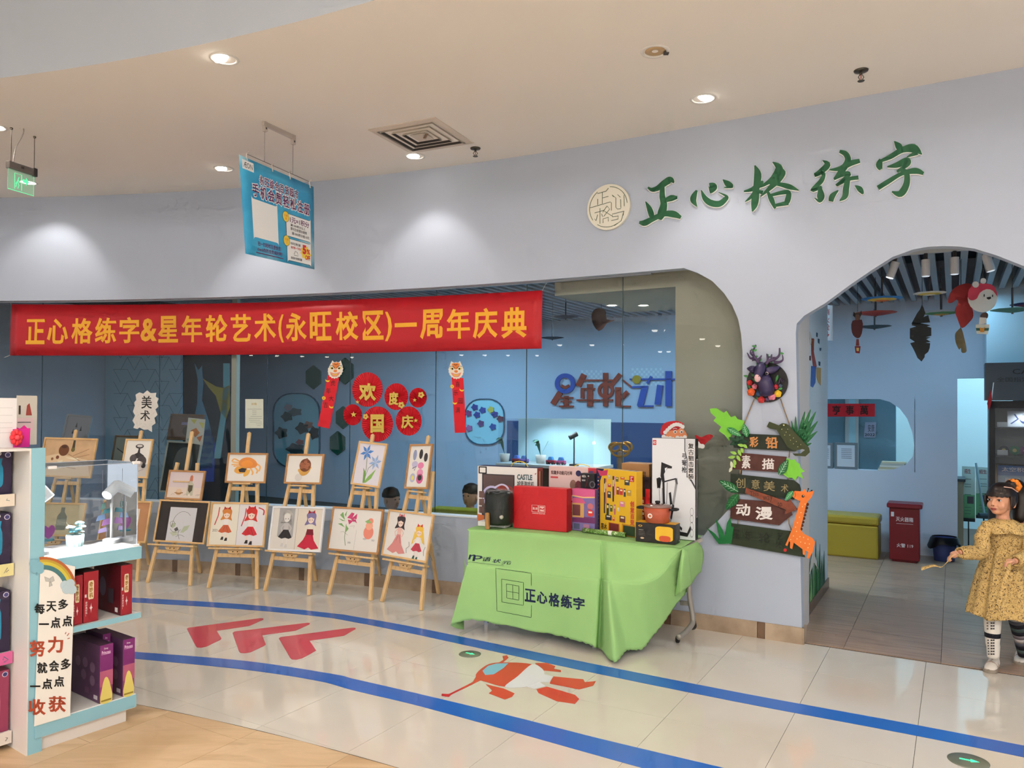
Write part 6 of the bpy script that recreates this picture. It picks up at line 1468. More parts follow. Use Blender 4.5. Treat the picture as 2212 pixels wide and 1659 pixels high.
for a, b_, w in [(700, 570, 26), (765, 535, 34), (806, 518, 34), (842, 534, 36), (856, 600, 36), (852, 672, 32), (812, 755, 28), (672, 600, 22)]: leaf(705, 800, a, b_, w, K(18, 84, 44), .016, K(50, 130, 80), 'palm_blade')
bd([(506, 642), (524, 608), (560, 622), (588, 634), (612, 618), (640, 622), (662, 636), (692, 672), (746, 730), (796, 788), (802, 818), (772, 846), (700, 842), (682, 826), (738, 826), (768, 802), (742, 792), (700, 812), (648, 782), (600, 704), (572, 664), (530, 656)], K(54, 62, 32), .036, 'crocodile', .006)
mb = MB(); rnd = random.Random(2)
for x, y in [(610, 660), (640, 680), (665, 700), (630, 700), (690, 720), (710, 745), (670, 735), (740, 765), (720, 780), (690, 760), (650, 660)]: mb.disc(1500+x/3.19, 720+y/3.19, .9, K(196, 196, 140), f7, .0425, .0006, 8)
mb.disc(1500+624/3.19, 720+632/3.19, 1.6, K(236, 226, 150), f7, .0425, .0008, 10); mb.obj('crocodile_spots', parent=LASTB[0])
bd([(88, 1334), (150, 1378), (180, 1420), (152, 1272), (200, 1350), (214, 1395), (232, 1300), (256, 1262), (262, 1330), (278, 1330), (262, 1445), (175, 1448)], K(22, 112, 56), .026, 'grass_tuft', .003)
bd([(682, 1098), (700, 1082), (750, 1086), (766, 1068), (782, 1092), (832, 1080), (815, 1125), (790, 1152), (780, 1170), (738, 1345), (760, 1376), (820, 1405), (838, 1432), (826, 1492), (796, 1546), (782, 1540), (792, 1500), (772, 1490), (768, 1522), (755, 1516), (752, 1480), (700, 1442), (692, 1436), (682, 1480), (667, 1473), (668, 1432), (660, 1426), (648, 1460), (635, 1452), (682, 1340), (736, 1152), (702, 1136), (680, 1118)], K(230, 120, 46), .040, 'giraffe', .006)
mb = MB()
for x, y in [(770, 1172), (752, 1190), (742, 1230), (732, 1262), (718, 1300), (705, 1330), (712, 1358), (690, 1390), (735, 1395), (760, 1400), (790, 1412), (770, 1440), (740, 1432), (800, 1445), (672, 1415), (790, 1470), (715, 1410)]: mb.disc(1500+x/3.19, 720+y/3.19, 1.1, K(246, 206, 150), f7, .0465, .0006, 9)
mb.disc(1500+756/3.19, 720+1118/3.19, 3, BK, f7, .0465, .001, 14); mb.disc(1500+759/3.19, 720+1115/3.19, .9, W_, f7, .0478, .0004, 8); mb.line(C7([(700, 1090), (706, 1112), (698, 1128)]), .8, BR_, f7, .0468); mb.obj('giraffe_markings', parent=LASTB[0])
mb = MB()
for k in range(8): mb.disc(1500+(785-k*6.2)/3.19, 720+(1175+k*24)/3.19, 3.6, K(72, 34, 24), f7, .038+.0002*k, .004, 10)
mb.obj('giraffe_mane', parent=LASTB[0])
mb = MB()
for p in ([(785, 1090), (792, 1068)], [(795, 1092), (816, 1080)]): mb.tube([f7(*q, .043) for q in C7(p)], .003, BK, 6); mb.ball(f7(*C7([p[1]])[0], .043), .006, BK, 8)
mb.obj('giraffe_horns', parent=LASTB[0])
# ---- deer plaque
C8 = crop(1600, 740, 11.85); F8 = WP(.004); pq = lambda x, y, h=0: F8(*C8([(x, y)])[0], h)
dp = thing('deer_plaque', 'round black plaque with dark purple deer head and clay roses', 'wall decoration', pq(690, 1530))
MB().poly(C8([(690+528*math.cos(2*PI*k/40), 1020+510*math.sin(2*PI*k/40)) for k in range(40)]), M((16, 16, 18), .4), F8, .0, .014).obj('disc', parent=dp)
m_deer = M((54, 46, 84), .35, var=.2, vscale=40, coat=.3); m_ant = M((70, 52, 84), .4, var=.2, vscale=40)
mb = MB(); mb.tube([pq(700, 1300, .02), pq(690, 1150, .04), pq(660, 980, .065), pq(640, 850, .085)], [.056, .058, .05, .04], m_deer, 14); mb.obj('neck', parent=dp, smooth=True)
mb = MB(); mb.tube([pq(600, 560, .075), pq(590, 640, .095), pq(565, 760, .115), pq(550, 850, .13), pq(545, 920, .135)], [.022, .036, .036, .030, .026], m_deer, 14); hd = mb.obj('head', parent=dp, smooth=True)
mb = MB(); c = pq(545, 925, .148); mb.ball(c, (.024, .018, .030), K(226, 178, 180), 14); mb.obj('muzzle', parent=hd, smooth=True)
for x in (485, 588): MB().ball(pq(x, 880, .178 if x < 500 else .165), .0035, BK, 8).obj('nostril', parent=hd)
for pts, x in (([(430, 720, .08), (340, 690, .07), (200, 670, .05)], 0), ([(690, 740, .08), (860, 710, .06), (1030, 625, .04)], 1)):
    mb = MB(); P = [pq(a, b_, h) for a, b_, h in pts]; mb.tube(catmull([tuple(p) for p in P], 5), [.016, .022, .026, .028, .028, .026, .024, .020, .014, .008, .003], m_deer, 8); mb.obj('ear', parent=hd, smooth=True)
mb = MB(); mb.ball(pq(745, 805, .105), .012, K(226, 200, 200), 10); mb.ball(pq(748, 808, .112), .009, BK, 10); mb.obj('eye', parent=hd, smooth=True)
def antler(main, tines):
    mb = MB(); P = catmull([tuple(pq(*p)) for p in main], 5); n = len(P); mb.tube(P, [.015-.010*i/n for i in range(n)], m_ant, 8)
    for t_ in tines: Q = catmull([tuple(pq(*p)) for p in t_], 4); n = len(Q); mb.tube(Q, [.013-.011*i/n for i in range(n)], m_ant, 7)
    mb.obj('antler', parent=hd, smooth=True)
antler([(540, 560, .07), (480, 470, .07), (380, 350, .06), (360, 220, .05), (430, 70, .05)], [[(400, 400, .06), (290, 410, .05), (205, 270, .05)], [(500, 480, .07), (550, 400, .07), (590, 340, .07)], [(370, 330, .06), (310, 280, .06), (300, 200, .06)], [(440, 440, .065), (380, 450, .06), (340, 480, .06)]])
antler([(700, 560, .07), (780, 480, .07), (920, 430, .06), (1020, 330, .05), (1030, 150, .05)], [[(760, 500, .07), (740, 400, .07), (715, 300, .07)], [(860, 450, .06), (830, 380, .06), (840, 310, .06)], [(880, 520, .06), (1020, 510, .05), (1110, 450, .05), (1100, 320, .05)], [(940, 420, .06), (900, 400, .06), (880, 380, .06)]])
for a, b_, c, d in [(450, 120, 330, 100), (350, 230, 320, 170), (380, 230, 460, 190), (470, 390, 440, 340), (500, 500, 585, 415), (470, 600, 480, 520), (720, 400, 800, 370), (740, 360, 715, 300), (1040, 280, 1145, 300), (820, 540, 840, 480), (720, 640, 670, 560), (220, 880, 100, 850), (370, 870, 290, 790), (440, 1000, 320, 920), (980, 830, 920, 1010), (840, 1180, 830, 1290), (290, 1170, 180, 1090), (640, 1360, 550, 1240), (480, 1460, 420, 1390), (1090, 1170, 980, 1200)]:
    leaf(a, b_, c, d, 60, K(*random.Random(int(a+b_)).choice([(52, 120, 58), (70, 150, 76), (44, 96, 46)])), .055 if b_ < 700 else .03, None, 'clay_leaf', .003, dp, F8, C8, 11.85)
def rose(x, y, r, c, name='clay_rose'):
    mb = MB(); m = M(c, .45); R = r/11.85/FPX*5.65; ctr = pq(x, y, .026); X = Matrix.Translation(ctr) @ Vector((WN.x, WN.y, 0)).to_track_quat('Z', 'Y').to_matrix().to_4x4()
    for k, (q, zz, n) in enumerate(((1.0, .0, 5), (.72, .010, 4), (.45, .018, 3))):
        prof = []
        for i in range(24):
            a = 2*PI*i/24; rr = R*q*(1+.08*math.sin(a*n+k)); prof.append((rr*math.cos(a), rr*math.sin(a)))
        vs = [(a*.75, b_*.75, zz-.004) for a, b_ in prof]+[(a, b_, zz+.006) for a, b_ in prof]+[(a*.8, b_*.8, zz+.010) for a, b_ in prof]+[(0, 0, zz+.004)]
        fs = [(i, (i+1) % 24, 24+(i+1) % 24, 24+i) for i in range(24)]+[(24+i, 24+(i+1) % 24, 48+(i+1) % 24, 48+i) for i in range(24)]+[(48+i, 48+(i+1) % 24, 72) for i in range(24)]
        mb.raw(vs, fs, m, X)
    mb.obj(name, parent=dp, smooth=True)
for x, y, r, c in [(255, 1030, 72, (196, 40, 40)), (378, 1130, 70, (232, 130, 150)), (292, 1270, 100, (226, 96, 40)), (478, 1315, 74, (44, 74, 110)), (552, 1465, 88, (200, 44, 44)), (695, 1455, 58, (84, 60, 96)), (818, 1372, 106, (236, 140, 160)), (972, 1312, 92, (236, 192, 40)), (925, 1135, 64, (180, 34, 48)), (1038, 1115, 50, (64, 84, 104))]: rose(x, y, r, c)
mb = MB(); mb.tube(catmull([tuple(pq(1000, 1060, .03)), tuple(pq(1040, 920, .035)), tuple(pq(1080, 1010, .035)), tuple(pq(1130, 980, .035)), tuple(pq(1080, 960, .035))], 6), .003, m_ant, 6); mb.obj('clay_tendril', parent=dp)
# ================================================================= STORE SHELF UNIT AT THE LEFT
m_gw = M((226, 220, 214), .45); m_gb = M((142, 192, 206), .5); m_gs = M((236, 232, 226), .4)
N0 = Vector((-2.325, 3.70, 0)); FD = Vector((math.cos(math.radians(54.5)), math.sin(math.radians(54.5)), 0)); FL = .53
BD_ = Vector((-FD.y, FD.x, 0))                        # back-left
PF = Plane(N0, FD); fF = PF.f(); pF = PF.fpx()
g = thing('display_shelf', 'white display shelf with pale blue edging in the left foreground', 'shelf unit', N0)
CZ = .935; DEP = .36
def slab(z0, z1, m, x0=.0, x1=FL, d0=0.0, d1=DEP, name='shelf', par=g, bevel=.002):
    p = [N0+FD*x0+BD_*d0, N0+FD*x1+BD_*d0, N0+FD*x1+BD_*d1, N0+FD*x0+BD_*d1]
    mb = MB(); mb.hexa([v+Vector((0, 0, z0)) for v in p]+[v+Vector((0, 0, z1)) for v in p], m); return mb.obj(name, parent=par, bevel=bevel)
slab(.0, .07, m_gw, .0, FL-.04, .02, DEP, 'kick_base')
slab(.07, .145, m_gs, .04, FL, 0.0, DEP, 'bottom_shelf'); slab(.545, .575, m_gs, .04, FL+.02, 0, DEP, 'middle_shelf'); slab(CZ-.07, CZ, m_gs, .04, FL+.02, 0, DEP, 'counter')
for z0, z1, x1 in ((.075, .14, FL), (.548, .576, FL+.02), (CZ-.068, CZ-.002, FL+.02)):
    o = [c for c in g.children][-1]
    slab(z0, z1, m_gb, .03, x1+.001, -.004, .0, 'blue_edge', bevel=0)
    p = N0+FD*(x1+.001); mb = MB(); q = [p, p+BD_*DEP, p+BD_*DEP+FD*.003, p+FD*.003]; mb.hexa([v+Vector((0, 0, z0)) for v in q]+[v+Vector((0, 0, z1)) for v in q], m_gw if z1-z0 < .05 else m_gb); mb.obj('end_edge', parent=g)
PTOP = 1.485
# corner post / divider panel with blue front edge
mb = MB(); p = [N0, N0+FD*.065, N0+FD*.065+BD_*.02, N0+BD_*.02]; mb.hexa([v for v in p]+[v+Vector((0, 0, PTOP)) for v in p], m_gb); mb.obj('corner_post', parent=g, bevel=.002)
mb = MB(); p = [N0+BD_*.0-FD*.006, N0+FD*.0, N0+BD_*.9, N0+BD_*.9-FD*.006]; mb.hexa([v for v in p]+[v+Vector((0, 0, PTOP)) for v in p], m_gw); mb.obj('divider_panel', parent=g)
slab(.145, CZ-.07, m_gw, .0, .02, .02, DEP, 'inner_side'); slab(0, CZ, m_gw, .0, FL-.06, DEP, DEP+.02, 'back_panel')
mb = MB(); p = [N0-FD*.02, N0+FD*.02, N0+FD*.02+BD_*.9, N0-FD*.02+BD_*.9]; 
# poster board with rainbow and slogan
CB = crop(0, 1180, 3.464); pb = lambda pts: CB(pts)
po = thing('slogan_board', 'white slogan board with rainbow and brush text on the display shelf', 'sign', PF.hit(110, 1565))
MB().poly(CB([(300, 90), (555, 150), (520, 1205), (520, 1265), (250, 1345)]), K(240, 236, 228), pF, .006, .003).obj('board', parent=po); pbd = po.children[0]
def rb(r0, r1, m, h): 
    cx, cy = 325, 330
    mb = MB(); pts = [(cx+r*math.cos(a)*1.0, cy-r*1.05*math.sin(a)) for r in (r0,) for a in [PI*.55-PI*.52*k/14 for k in range(15)]]+[(cx+r1*math.cos(a), cy-r1*1.05*math.sin(a)) for a in [PI*.03+PI*.52*k/14 for k in range(15)]]
    mb.poly(CB(pts), m, pF, h, .001); mb.obj('rainbow_band', parent=po)
for r0, r1, c in ((150, 182, (70, 118, 122)), (182, 205, (206, 190, 70)), (205, 222, (190, 160, 60)), (222, 242, (176, 96, 50))): rb(r0, r1, K(*c), .0095)
def cloud(cs, m, nm_):
    mb = MB()
    for k, (x, y, r) in enumerate(cs): (a, b_), = CB([(x, y)]); mb.disc(a, b_, r/3.464, m, pF, .0106+.0003*k, .001, 16)
    mb.obj(nm_, parent=po)
cloud([(245, 130, 34), (285, 150, 36), (250, 165, 34), (290, 175, 30)], K(130, 180, 196), 'cloud_sticker'); cloud([(480, 290, 36), (520, 275, 32), (530, 320, 36), (490, 320, 34)], K(186, 206, 214), 'cloud_sticker')
mb = MB()
for pts in ([(360, 240), (325, 225), (335, 260), (362, 262)], [(365, 240), (390, 222), (400, 255), (370, 270)], [(362, 265), (360, 300), (385, 290), (372, 262)]): mb.poly(CB(pts), K(196, 196, 190), pF, .0095); mb.line(CB(pts+pts[:1]), .8, K(150, 150, 140), pF, .0102)
mb.obj('butterfly_sketch', parent=po)
def wr(txt, x0, y0, x1, y1, m, rise=0, bold=.035):
    n = len(txt); w = (x1-x0)/n
    for i, ch in enumerate(txt):
        (a, b_), (c, d) = CB([(x0+w*i+w*.06, y1-rise*i), (x0+w*(i+1)-w*.06, y0-rise*i)])
        MB().text(ch, a, b_, c, d, m, pF, .0098, bold=bold, fit=ch != '一').obj('brush_character', parent=pbd)
rr_ = K(168, 70, 44); kk_ = K(26, 24, 22)
wr('每天多', 245, 425, 510, 505, kk_, 16); wr('一点点', 278, 540, 540, 622, kk_, 12); wr('努力', 205, 700, 475, 825, rr_, 28); wr('就会多', 265, 865, 530, 950, kk_, 14); wr('一点点', 212, 1005, 480, 1085, kk_, 18); wr('收获', 195, 1140, 495, 1260, rr_, 22)
mb = MB(); [mb.line(CB(p), 1.6, rr_, pF, .0098) for p in ([(480, 655), (488, 640)], [(495, 668), (510, 648)], [(498, 690), (515, 684)])]; mb.obj('dash_marks', parent=po)
# boxes on the shelves
def cart(name, label, x0, x1, d0, d1, z, h, mf, mend, mtop, prints, group=None):
    """carton lying with its narrow end to the aisle: end face on the FD side"""
    t = thing(name, label, 'box', N0+FD*((x0+x1)/2)+BD_*d0+Vector((0, 0, z)), group=group)
    p = [N0+FD*x0+BD_*d0, N0+FD*x1+BD_*d0, N0+FD*x1+BD_*d1, N0+FD*x0+BD_*d1]; p = [v+Vector((0, 0, z)) for v in p]; q = [v+Vector((0, 0, h)) for v in p]
    mb = MB(); mb.raw(p+q, [(0, 1, 5, 4)], mend); mb.raw(p+q, [(1, 2, 6, 5), (3, 0, 4, 7), (2, 3, 7, 6)], mf); mb.raw(p+q, [(4, 5, 6, 7), (0, 3, 2, 1)], mtop); cr_ = mb.obj('carton', parent=t, weld=True, bevel=.002)
    mb = MB(); E_ = lambda x, y, hh=0: p[0]+(p[1]-p[0])*x+Vector((0, 0, y*h))-BD_*(.0008+hh); S_ = lambda x, y, hh=0: p[3]+(p[0]-p[3])*x+Vector((0, 0, y*h))-FD*(.0008+hh); prints(mb, E_, S_, (x1-x0)/h); mb.obj('print', parent=cr_); return t
m_rb = K(150, 26, 38); m_rt = K(66, 40, 42); m_rs = M((92, 24, 34), .35)
def pr_red(mb, E_, S_, a):
    mb.poly(rrect(.3, .45, .68, .82, .06), K(226, 206, 170), E_); mb.vtext('奇妙机', .36, .48, .62, .8, K(150, 110, 40), E_, .0004, bold=.04); mb.vtext('奇妙真好玩！', .12, .12, .26, .42, K(226, 200, 200), E_, bold=.02); mb.star(.5, .28, .1, K(226, 210, 210), E_, k=4); mb.rect(.08, .5, .2, .56, K(206, 200, 200), E_)
    mb.disc(.35, .5, .12, K(120, 110, 130), S_, n=16, ry=.2); mb.rect(.55, .2, .75, .5, K(70, 60, 70), S_); mb.rect(.8, .05, .9, .14, W_, S_)
for k, (x0, x1, d0, d1, h, lb) in enumerate([(.205, .258, .02, .30, .25, 'red toy carton half hidden by the slogan board'), (.262, .337, .02, .30, .26, 'middle red toy carton on the middle display shelf'), (.448, .51, .01, .30, .265, 'red toy carton nearest the end of the middle shelf')]):
    cart('red_toy_carton', lb, x0, x1, d0, d1, .577, h, m_rs, m_rb, m_rt, pr_red, 'red toy cartons on the middle shelf')
m_pp = M((92, 58, 92), .4); m_pt = K(66, 40, 62)
def pr_pur(mb, E_, S_, a):
    mb.rect(0, .55, 1, 1, K(122, 40, 110), E_); mb.rect(0, .28, 1, .55, K(176, 90, 120), E_); mb.poly([(.05, 0), (.95, 0), (.85, .24), (.6, .42), (.35, .42), (.15, .24)], K(222, 206, 112), E_, .0004, smooth=2); mb.text('Disney', .3, .91, .6, .95, W_, E_, .0004, bold=0); mb.text('Princess', .12, .83, .8, .9, K(226, 190, 220), E_, .0004, bold=.02); mb.rect(.1, .02, .9, .05, K(150, 130, 50), E_, .0008)
    for x, y in ((.25, .6), (.5, .62), (.75, .58), (.45, .4), (.75, .35)): mb.disc(x, y, .09, K(130, 100, 128), S_, n=16, ry=.09)
    mb.rect(.8, .05, .93, .12, K(206, 196, 206), S_); mb.rect(.5, .1, .64, .2, K(120, 84, 116), S_)
for k, (x0, x1, d0, h, lb) in enumerate([(.339, .406, -.0, .30, 'purple and yellow toy carton beside the slogan board on the bottom shelf'), (.459, .522, .0, .30, 'purple and yellow toy carton at the end of the bottom shelf'), (.412, .452, .12, .32, 'dark purple carton set back between two others on the bottom shelf')]):
    cart('purple_toy_carton', lb, x0, x1, d0, .31, .147, h, m_pp, K(150, 60, 120), m_pt, pr_pur, 'purple toy cartons on the bottom shelf')
# acrylic case on the counter
ca = thing('acrylic_case', 'clear acrylic display case on the shelf counter', 'display case', N0+FD*.27+Vector((0, 0, CZ)))
m_ac = glass((238, 244, 250), f0=.05, tint=.97, key='acrylic'); m_ae = M((206, 214, 226), .2, alpha=.55, key='acrylicedge'); CH = .45
x0, x1, d0, d1 = .07, FL+.005, .015, .34; z0, z1 = CZ+.002, CZ+CH
Cn = [N0+FD*x0+BD_*d0, N0+FD*x1+BD_*d0, N0+FD*x1+BD_*d1, N0+FD*x0+BD_*d1]
for i, (a, b_) in enumerate(((0, 1), (1, 2), (2, 3))):
    mb = MB(); mb.raw([Cn[a]+Vector((0, 0, z0)), Cn[b_]+Vector((0, 0, z0)), Cn[b_]+Vector((0, 0, z1)), Cn[a]+Vector((0, 0, z1))], [(0, 1, 2, 3)], m_ac); mb.obj('side_sheet', parent=ca)
mb = MB(); mb.raw([v+Vector((0, 0, z1)) for v in Cn], [(0, 1, 2, 3)], m_ac); mb.obj('top_sheet', parent=ca)
for a, b_ in ((0, 1), (1, 2), (2, 3)): MB().tube([Cn[a]+Vector((0, 0, z1)), Cn[b_]+Vector((0, 0, z1))], .0025, m_ae, 6).obj('edge', parent=ca)
for a in (1, 2): MB().tube([Cn[a]+Vector((0, 0, z0)), Cn[a]+Vector((0, 0, z1))], .0025, m_ae, 6).obj('edge', parent=ca)
for v, z in ((Cn[1], z1), (Cn[1], z0), (Cn[0]+FD*.04, z1)):
    MB().bar(v+Vector((0, 0, z))-FD*.03, v+Vector((0, 0, z))+FD*.012, .018, .016, W_).obj('corner_clip', parent=ca, bevel=.004)
# case lamps
m_lw = M((240, 238, 236), .35); m_glow = M((255, 252, 245), .4, emit=9)
def case_lamp(p, dirv, lab, polez=.27):
    t = thing('case_lamp', lab, 'lamp', p, group='white lamps in the acrylic case')
    MB().lathe([(.045, 0), (.045, .018), (.042, .022), (.012, .024), (.012, .026)], m_lw, 28, c=p).obj('base', parent=t, smooth=False)
    MB().lathe([(.0085, .02), (.0085, polez*.72), (.011, polez*.73), (.011, polez*.8), (.006, polez*.82), (.006, polez)], m_lw, 14, c=p).obj('pole', parent=t, smooth=True)
    h = Vector(p)+Vector((0, 0, polez+.02)); d = Vector(dirv).normalized()
    mb = MB(); X = Matrix.Translation(h) @ d.to_track_quat('Z', 'Y').to_matrix().to_4x4(); mb.lathe([(0, -.055), (.026, -.055), (.029, -.05), (.029, .05), (.026, .05), (.024, .035), (0, .035)], M((244, 242, 238), .4, emit=.35), 24, X=X); lh = mb.obj('lamp_head', parent=t)  # faint glow added to the housing so its white shows brighter
    MB().lathe([(0, .038), (.023, .038)], m_glow, 20, X=X).obj('bulb', parent=lh)
    spot(h+d*.06, h+d, 30, (1, .98, .95), 120, .6, .02)
    return t
p1 = atz(241, 1172, CZ+.001); p1.z = CZ+.001
case_lamp(p1, -FD*.7-BD_*.35+Vector((0, 0, -.45)), 'white tube lamp standing at the right end of the acrylic case')
p2 = N0+FD*.12+BD_*.16+Vector((0, 0, CZ+.001)); case_lamp(p2, FD*.5-BD_*.4+Vector((0, 0, -.75)), 'glowing white tube lamp at the left end of the acrylic case', .30)
# potted flowers
c = atz(162, 1180, CZ+.001); t = thing('flower_pot', 'small pleated pale blue pot of blue and white flowers in the case', 'potted flowers', c)
mb = MB(); n = 36; prof = [(.037, 0), (.041, .02), (.043, .055), (.041, .064), (.036, .06)]; vs = []; fs = []
for r, z in prof:
    for k in range(n): a = 2*PI*k/n; q = r*(1+(.05 if k % 4 < 2 else -.04)); vs.append((c.x+q*math.cos(a), c.y+q*math.sin(a), c.z+z))
for i in range(len(prof)-1):
    for k in range(n): fs.append((i*n+k, i*n+(k+1) % n, (i+1)*n+(k+1) % n, (i+1)*n+k))
mb.raw(vs, fs, M((190, 218, 216), .45)); mb.obj('pot', parent=t)
rnd = random.Random(9)
for k, (dx, dz, r, col) in enumerate([(0, .09, .034, (110, 178, 200)), (-.035, .105, .024, (232, 236, 232)), (.036, .10, .024, (226, 234, 230)), (.016, .122, .026, (128, 190, 206)), (-.012, .08, .026, (120, 184, 204)), (.03, .075, .014, (206, 222, 214))]):
    mb = MB(); q = c+FD*dx*.9+Vector((0, 0, dz))-BD_*.012*(k % 2); m = M(col, .6)
    for j in range(10):
        a = j*2.4; rr = r*(.25+.07*j); mb.ball(q+Vector((math.cos(a)*rr*.7, math.sin(a)*rr*.7, .3*(r-rr))), (r*.42, r*.42, r*.3), m, 8)
    mb.obj('flower', parent=t, smooth=True)
for k in range(9):
    a = k*.7; mb = MB(); q = c+Vector((0, 0, .06)); e = q+Vector((math.cos(a)*.045, math.sin(a)*.045, .035+.02*(k % 3))); sd = Vector((-math.sin(a), math.cos(a), 0))*.008; mid = q.lerp(e, .6)
    mb.raw([q, mid+sd, e, mid-sd], [(0, 1, 2, 3)], M((150, 186, 176), .6)); mb.obj('sprig', parent=t)
# small toys in the case
def toy(px, py, cols, lab, sc_=1.0):
    c = atz(px, py, CZ+.001); t = thing('heart_toy', lab, 'toy', c); P = Plane(c, FD)
    mb = MB(); mb.lathe([(.03*sc_, 0), (.03*sc_, .008), (0, .01)], K(*cols[1]), 16, c=c); mb.obj('stand', parent=t)
    mb = MB(); mb.poly([(0, .01), (.03*sc_, .045*sc_), (.03*sc_, .075*sc_), (.015*sc_, .085*sc_), (0, .07*sc_), (-.015*sc_, .085*sc_), (-.03*sc_, .075*sc_), (-.03*sc_, .045*sc_)], K(*cols[0]), P.f(), -.006, .012, smooth=2); mb.obj('heart', parent=t)
toy(104, 1168, ((226, 96, 200), (90, 200, 214)), 'pink heart toy on a cyan stand at the left of the case')
c = atz(276, 1150, CZ+.001)
t = thing('origami_stack', 'lilac and teal folded paper ornament hanging at the right of the case', 'ornament', N0+FD*.50+BD_*.28+Vector((0, 0, CZ+.05)))
P = Plane(N0+FD*.50+BD_*.28+Vector((0, 0, CZ)), FD)
for k, (x, y, w, h, col) in enumerate([(-.02, .05, .05, .03, (190, 170, 220)), (.0, .09, .05, .04, (196, 140, 206)), (-.03, .12, .05, .035, (150, 180, 226)), (.0, .155, .05, .03, (110, 186, 200)), (-.02, .18, .03, .04, (150, 200, 190))]):
    MB().poly([(x-w/2, y), (x+w/2, y+.006), (x+w*.4, y+h), (x-w*.3, y+h*.8)], K(*col), P.f(), .002*k, .004).obj('paper_fold', parent=t)
mb = MB(); mb.tube([P.P(-.02, .22), P.P(-.02, .40)], .001, K(226, 226, 232), 5); mb.obj('thread', parent=t)
# hanging toy packs on the left face
m_pk2 = K(44, 34, 62); m_bl = M((34, 136, 172), .5, var=.2, vscale=30)
def lf(x, z, d=0.0): return N0-FD*x+BD_*(.36-d)+Vector((0, 0, z))     # x metres towards the camera along the aisle, d out into the aisle
SHX = .012
packs = [('toy pack with blue bag on the top left shelf, under the pink gift bag', 1.275, .21), ('toy pack with blue bag on the second left shelf', .965, .22), ('toy pack with blue bag on the third left shelf', .575, .28), ('pink and brown toy pack on the lowest left shelf', .2, .27)]
for k, (z, c_) in enumerate(((1.252, (226, 214, 196)), (.911, (222, 212, 150)), (.48, (206, 96, 150)), (.09, (226, 216, 206)))):
    mb = MB(); p = [lf(SHX, z-.02), lf(SHX, z-.02, .21), lf(.9, z-.02, .21), lf(.9, z-.02)]; mb.hexa(p+[v+Vector((0, 0, .02)) for v in p], m_gs); mb.obj('side_shelf', parent=g)
    t = thing('shelf_label', ['cream price strip with doodles under the top toy pack', 'yellow price strip with doodles under the second toy pack', 'pink price strip under the third toy pack', 'white price strip with doodles at the bottom left corner'][k], 'label strip', lf(SHX, z-.05, .215), group='price strips on the left shelves')
    Q = Plane(lf(.9, z-.055, .212), FD); mb = MB(); L = .9-SHX; mb.rect(0, 0, L, .06, K(*c_), Q.f(), .0, .002); mb.obj('strip', parent=t)
    mb = MB(); rnd = random.Random(k)
    for j in range(9):
        x = L-.03-j*.05; m = K(*rnd.choice([(70, 110, 130), (120, 120, 110), (60, 60, 70), (150, 160, 150)]))
        mb.line([(x+rnd.uniform(-.015, .015), .03+rnd.uniform(-.018, .018)) for _ in range(4)], .004, m, Q.f(), .0026)
    mb.obj('doodles', parent=t)
    lab, zz, h = packs[k]; t = thing('toy_pack', lab, 'toy pack', lf(.3, zz-.02, .1), group='hanging toy packs')
    z_ = z+.001; a = [lf(SHX+.004, z_, .05), lf(SHX+.004, z_, .19), lf(.5, z_, .19), lf(.5, z_, .05)]; h = (.215, .25, .30, .30)[k]
    mb = MB(); mb.hexa(a+[v+Vector((0, 0, h)) for v in a], m_pk2 if k < 3 else K(150, 60, 90)); mb.obj('card_box', parent=t, bevel=.003)
    Q = Plane(lf(.5, z_, .19), FD); w = .5-SHX-.004
    mb = MB(); v = []; f_ = []
    for i in range(9):
        for j in range(7):
            x = .03+(w-.07)*i/8; y = .015+(h-.05)*j/6; b_ = .03*math.sin(PI*i/8)**.5*math.sin(PI*j/6)**.5+.004*math.sin(i*2.1+j*1.3); v.append(Q.P(x, y, .001+b_))
    for i in range(8):
        for j in range(6): f_.append((i*7+j, i*7+j+7, i*7+j+8, i*7+j+1))
    mb.raw(v, f_, m_bl if k < 3 else K(206, 120, 150)); mb.obj('bag', parent=t, smooth=True)
    mb = MB(); mb.disc(w-.02, h-.02, .013, K(206, 200, 216), Q.f(), .001, .001, 14); mb.disc(w-.02, h-.02, .010, K(60, 60, 110), Q.f(), .0022, .0006, 12); mb.obj('age_badge', parent=t)
    mb = MB(); mb.ring(w-.06, h-.012, .006, .010, K(200, 200, 204), Q.f(), .004, .002, 14); mb.line([(w-.06, h-.005), (w-.055, h+.015)], .006, K(200, 200, 204), Q.f(), .004, .002); mb.obj('peg_clip', parent=t)
mb = MB(); p = [lf(.0, PTOP-.012, .0), lf(.0, PTOP-.012, .36), lf(.9, PTOP-.012, .3), lf(.9, PTOP-.012, 0)]
slab_top = mb.hexa(p+[v+Vector((0, 0, .012)) for v in p], m_gw).obj('top_board', parent=g)
# gift bag and paper stands on top
c = atz(44, 966, PTOP); t = thing('gift_bag', 'bright pink gift bag with red bow on top of the display shelf', 'gift bag', c)
P = Plane(c, FD); m_mg = M((214, 30, 140), .5)
mb = MB(); mb.hexa([P.P(-.035, 0, -.02), P.P(.035, 0, -.02), P.P(.035, 0, .02), P.P(-.035, 0, .02), P.P(-.038, .09, -.022), P.P(.038, .085, -.022), P.P(.036, .095, .022), P.P(-.038, .09, .022)], m_mg); mb.obj('bag', parent=t, bevel=.002)
mb = MB(); mb.poly([(-.038, .088), (-.02, .10), (.0, .092), (.02, .108), (.038, .088)], m_mg, P.f(), -.01, .003); mb.obj('tissue', parent=t)
mb = MB(); q = P.P(-.03, .05, .03)
for k in range(8): a = 2*PI*k/8; mb.ball(q+P.u*math.cos(a)*.018+Vector((0, 0, math.sin(a)*.026)), (.014, .012, .016), M((226, 50, 60), .4), 8)
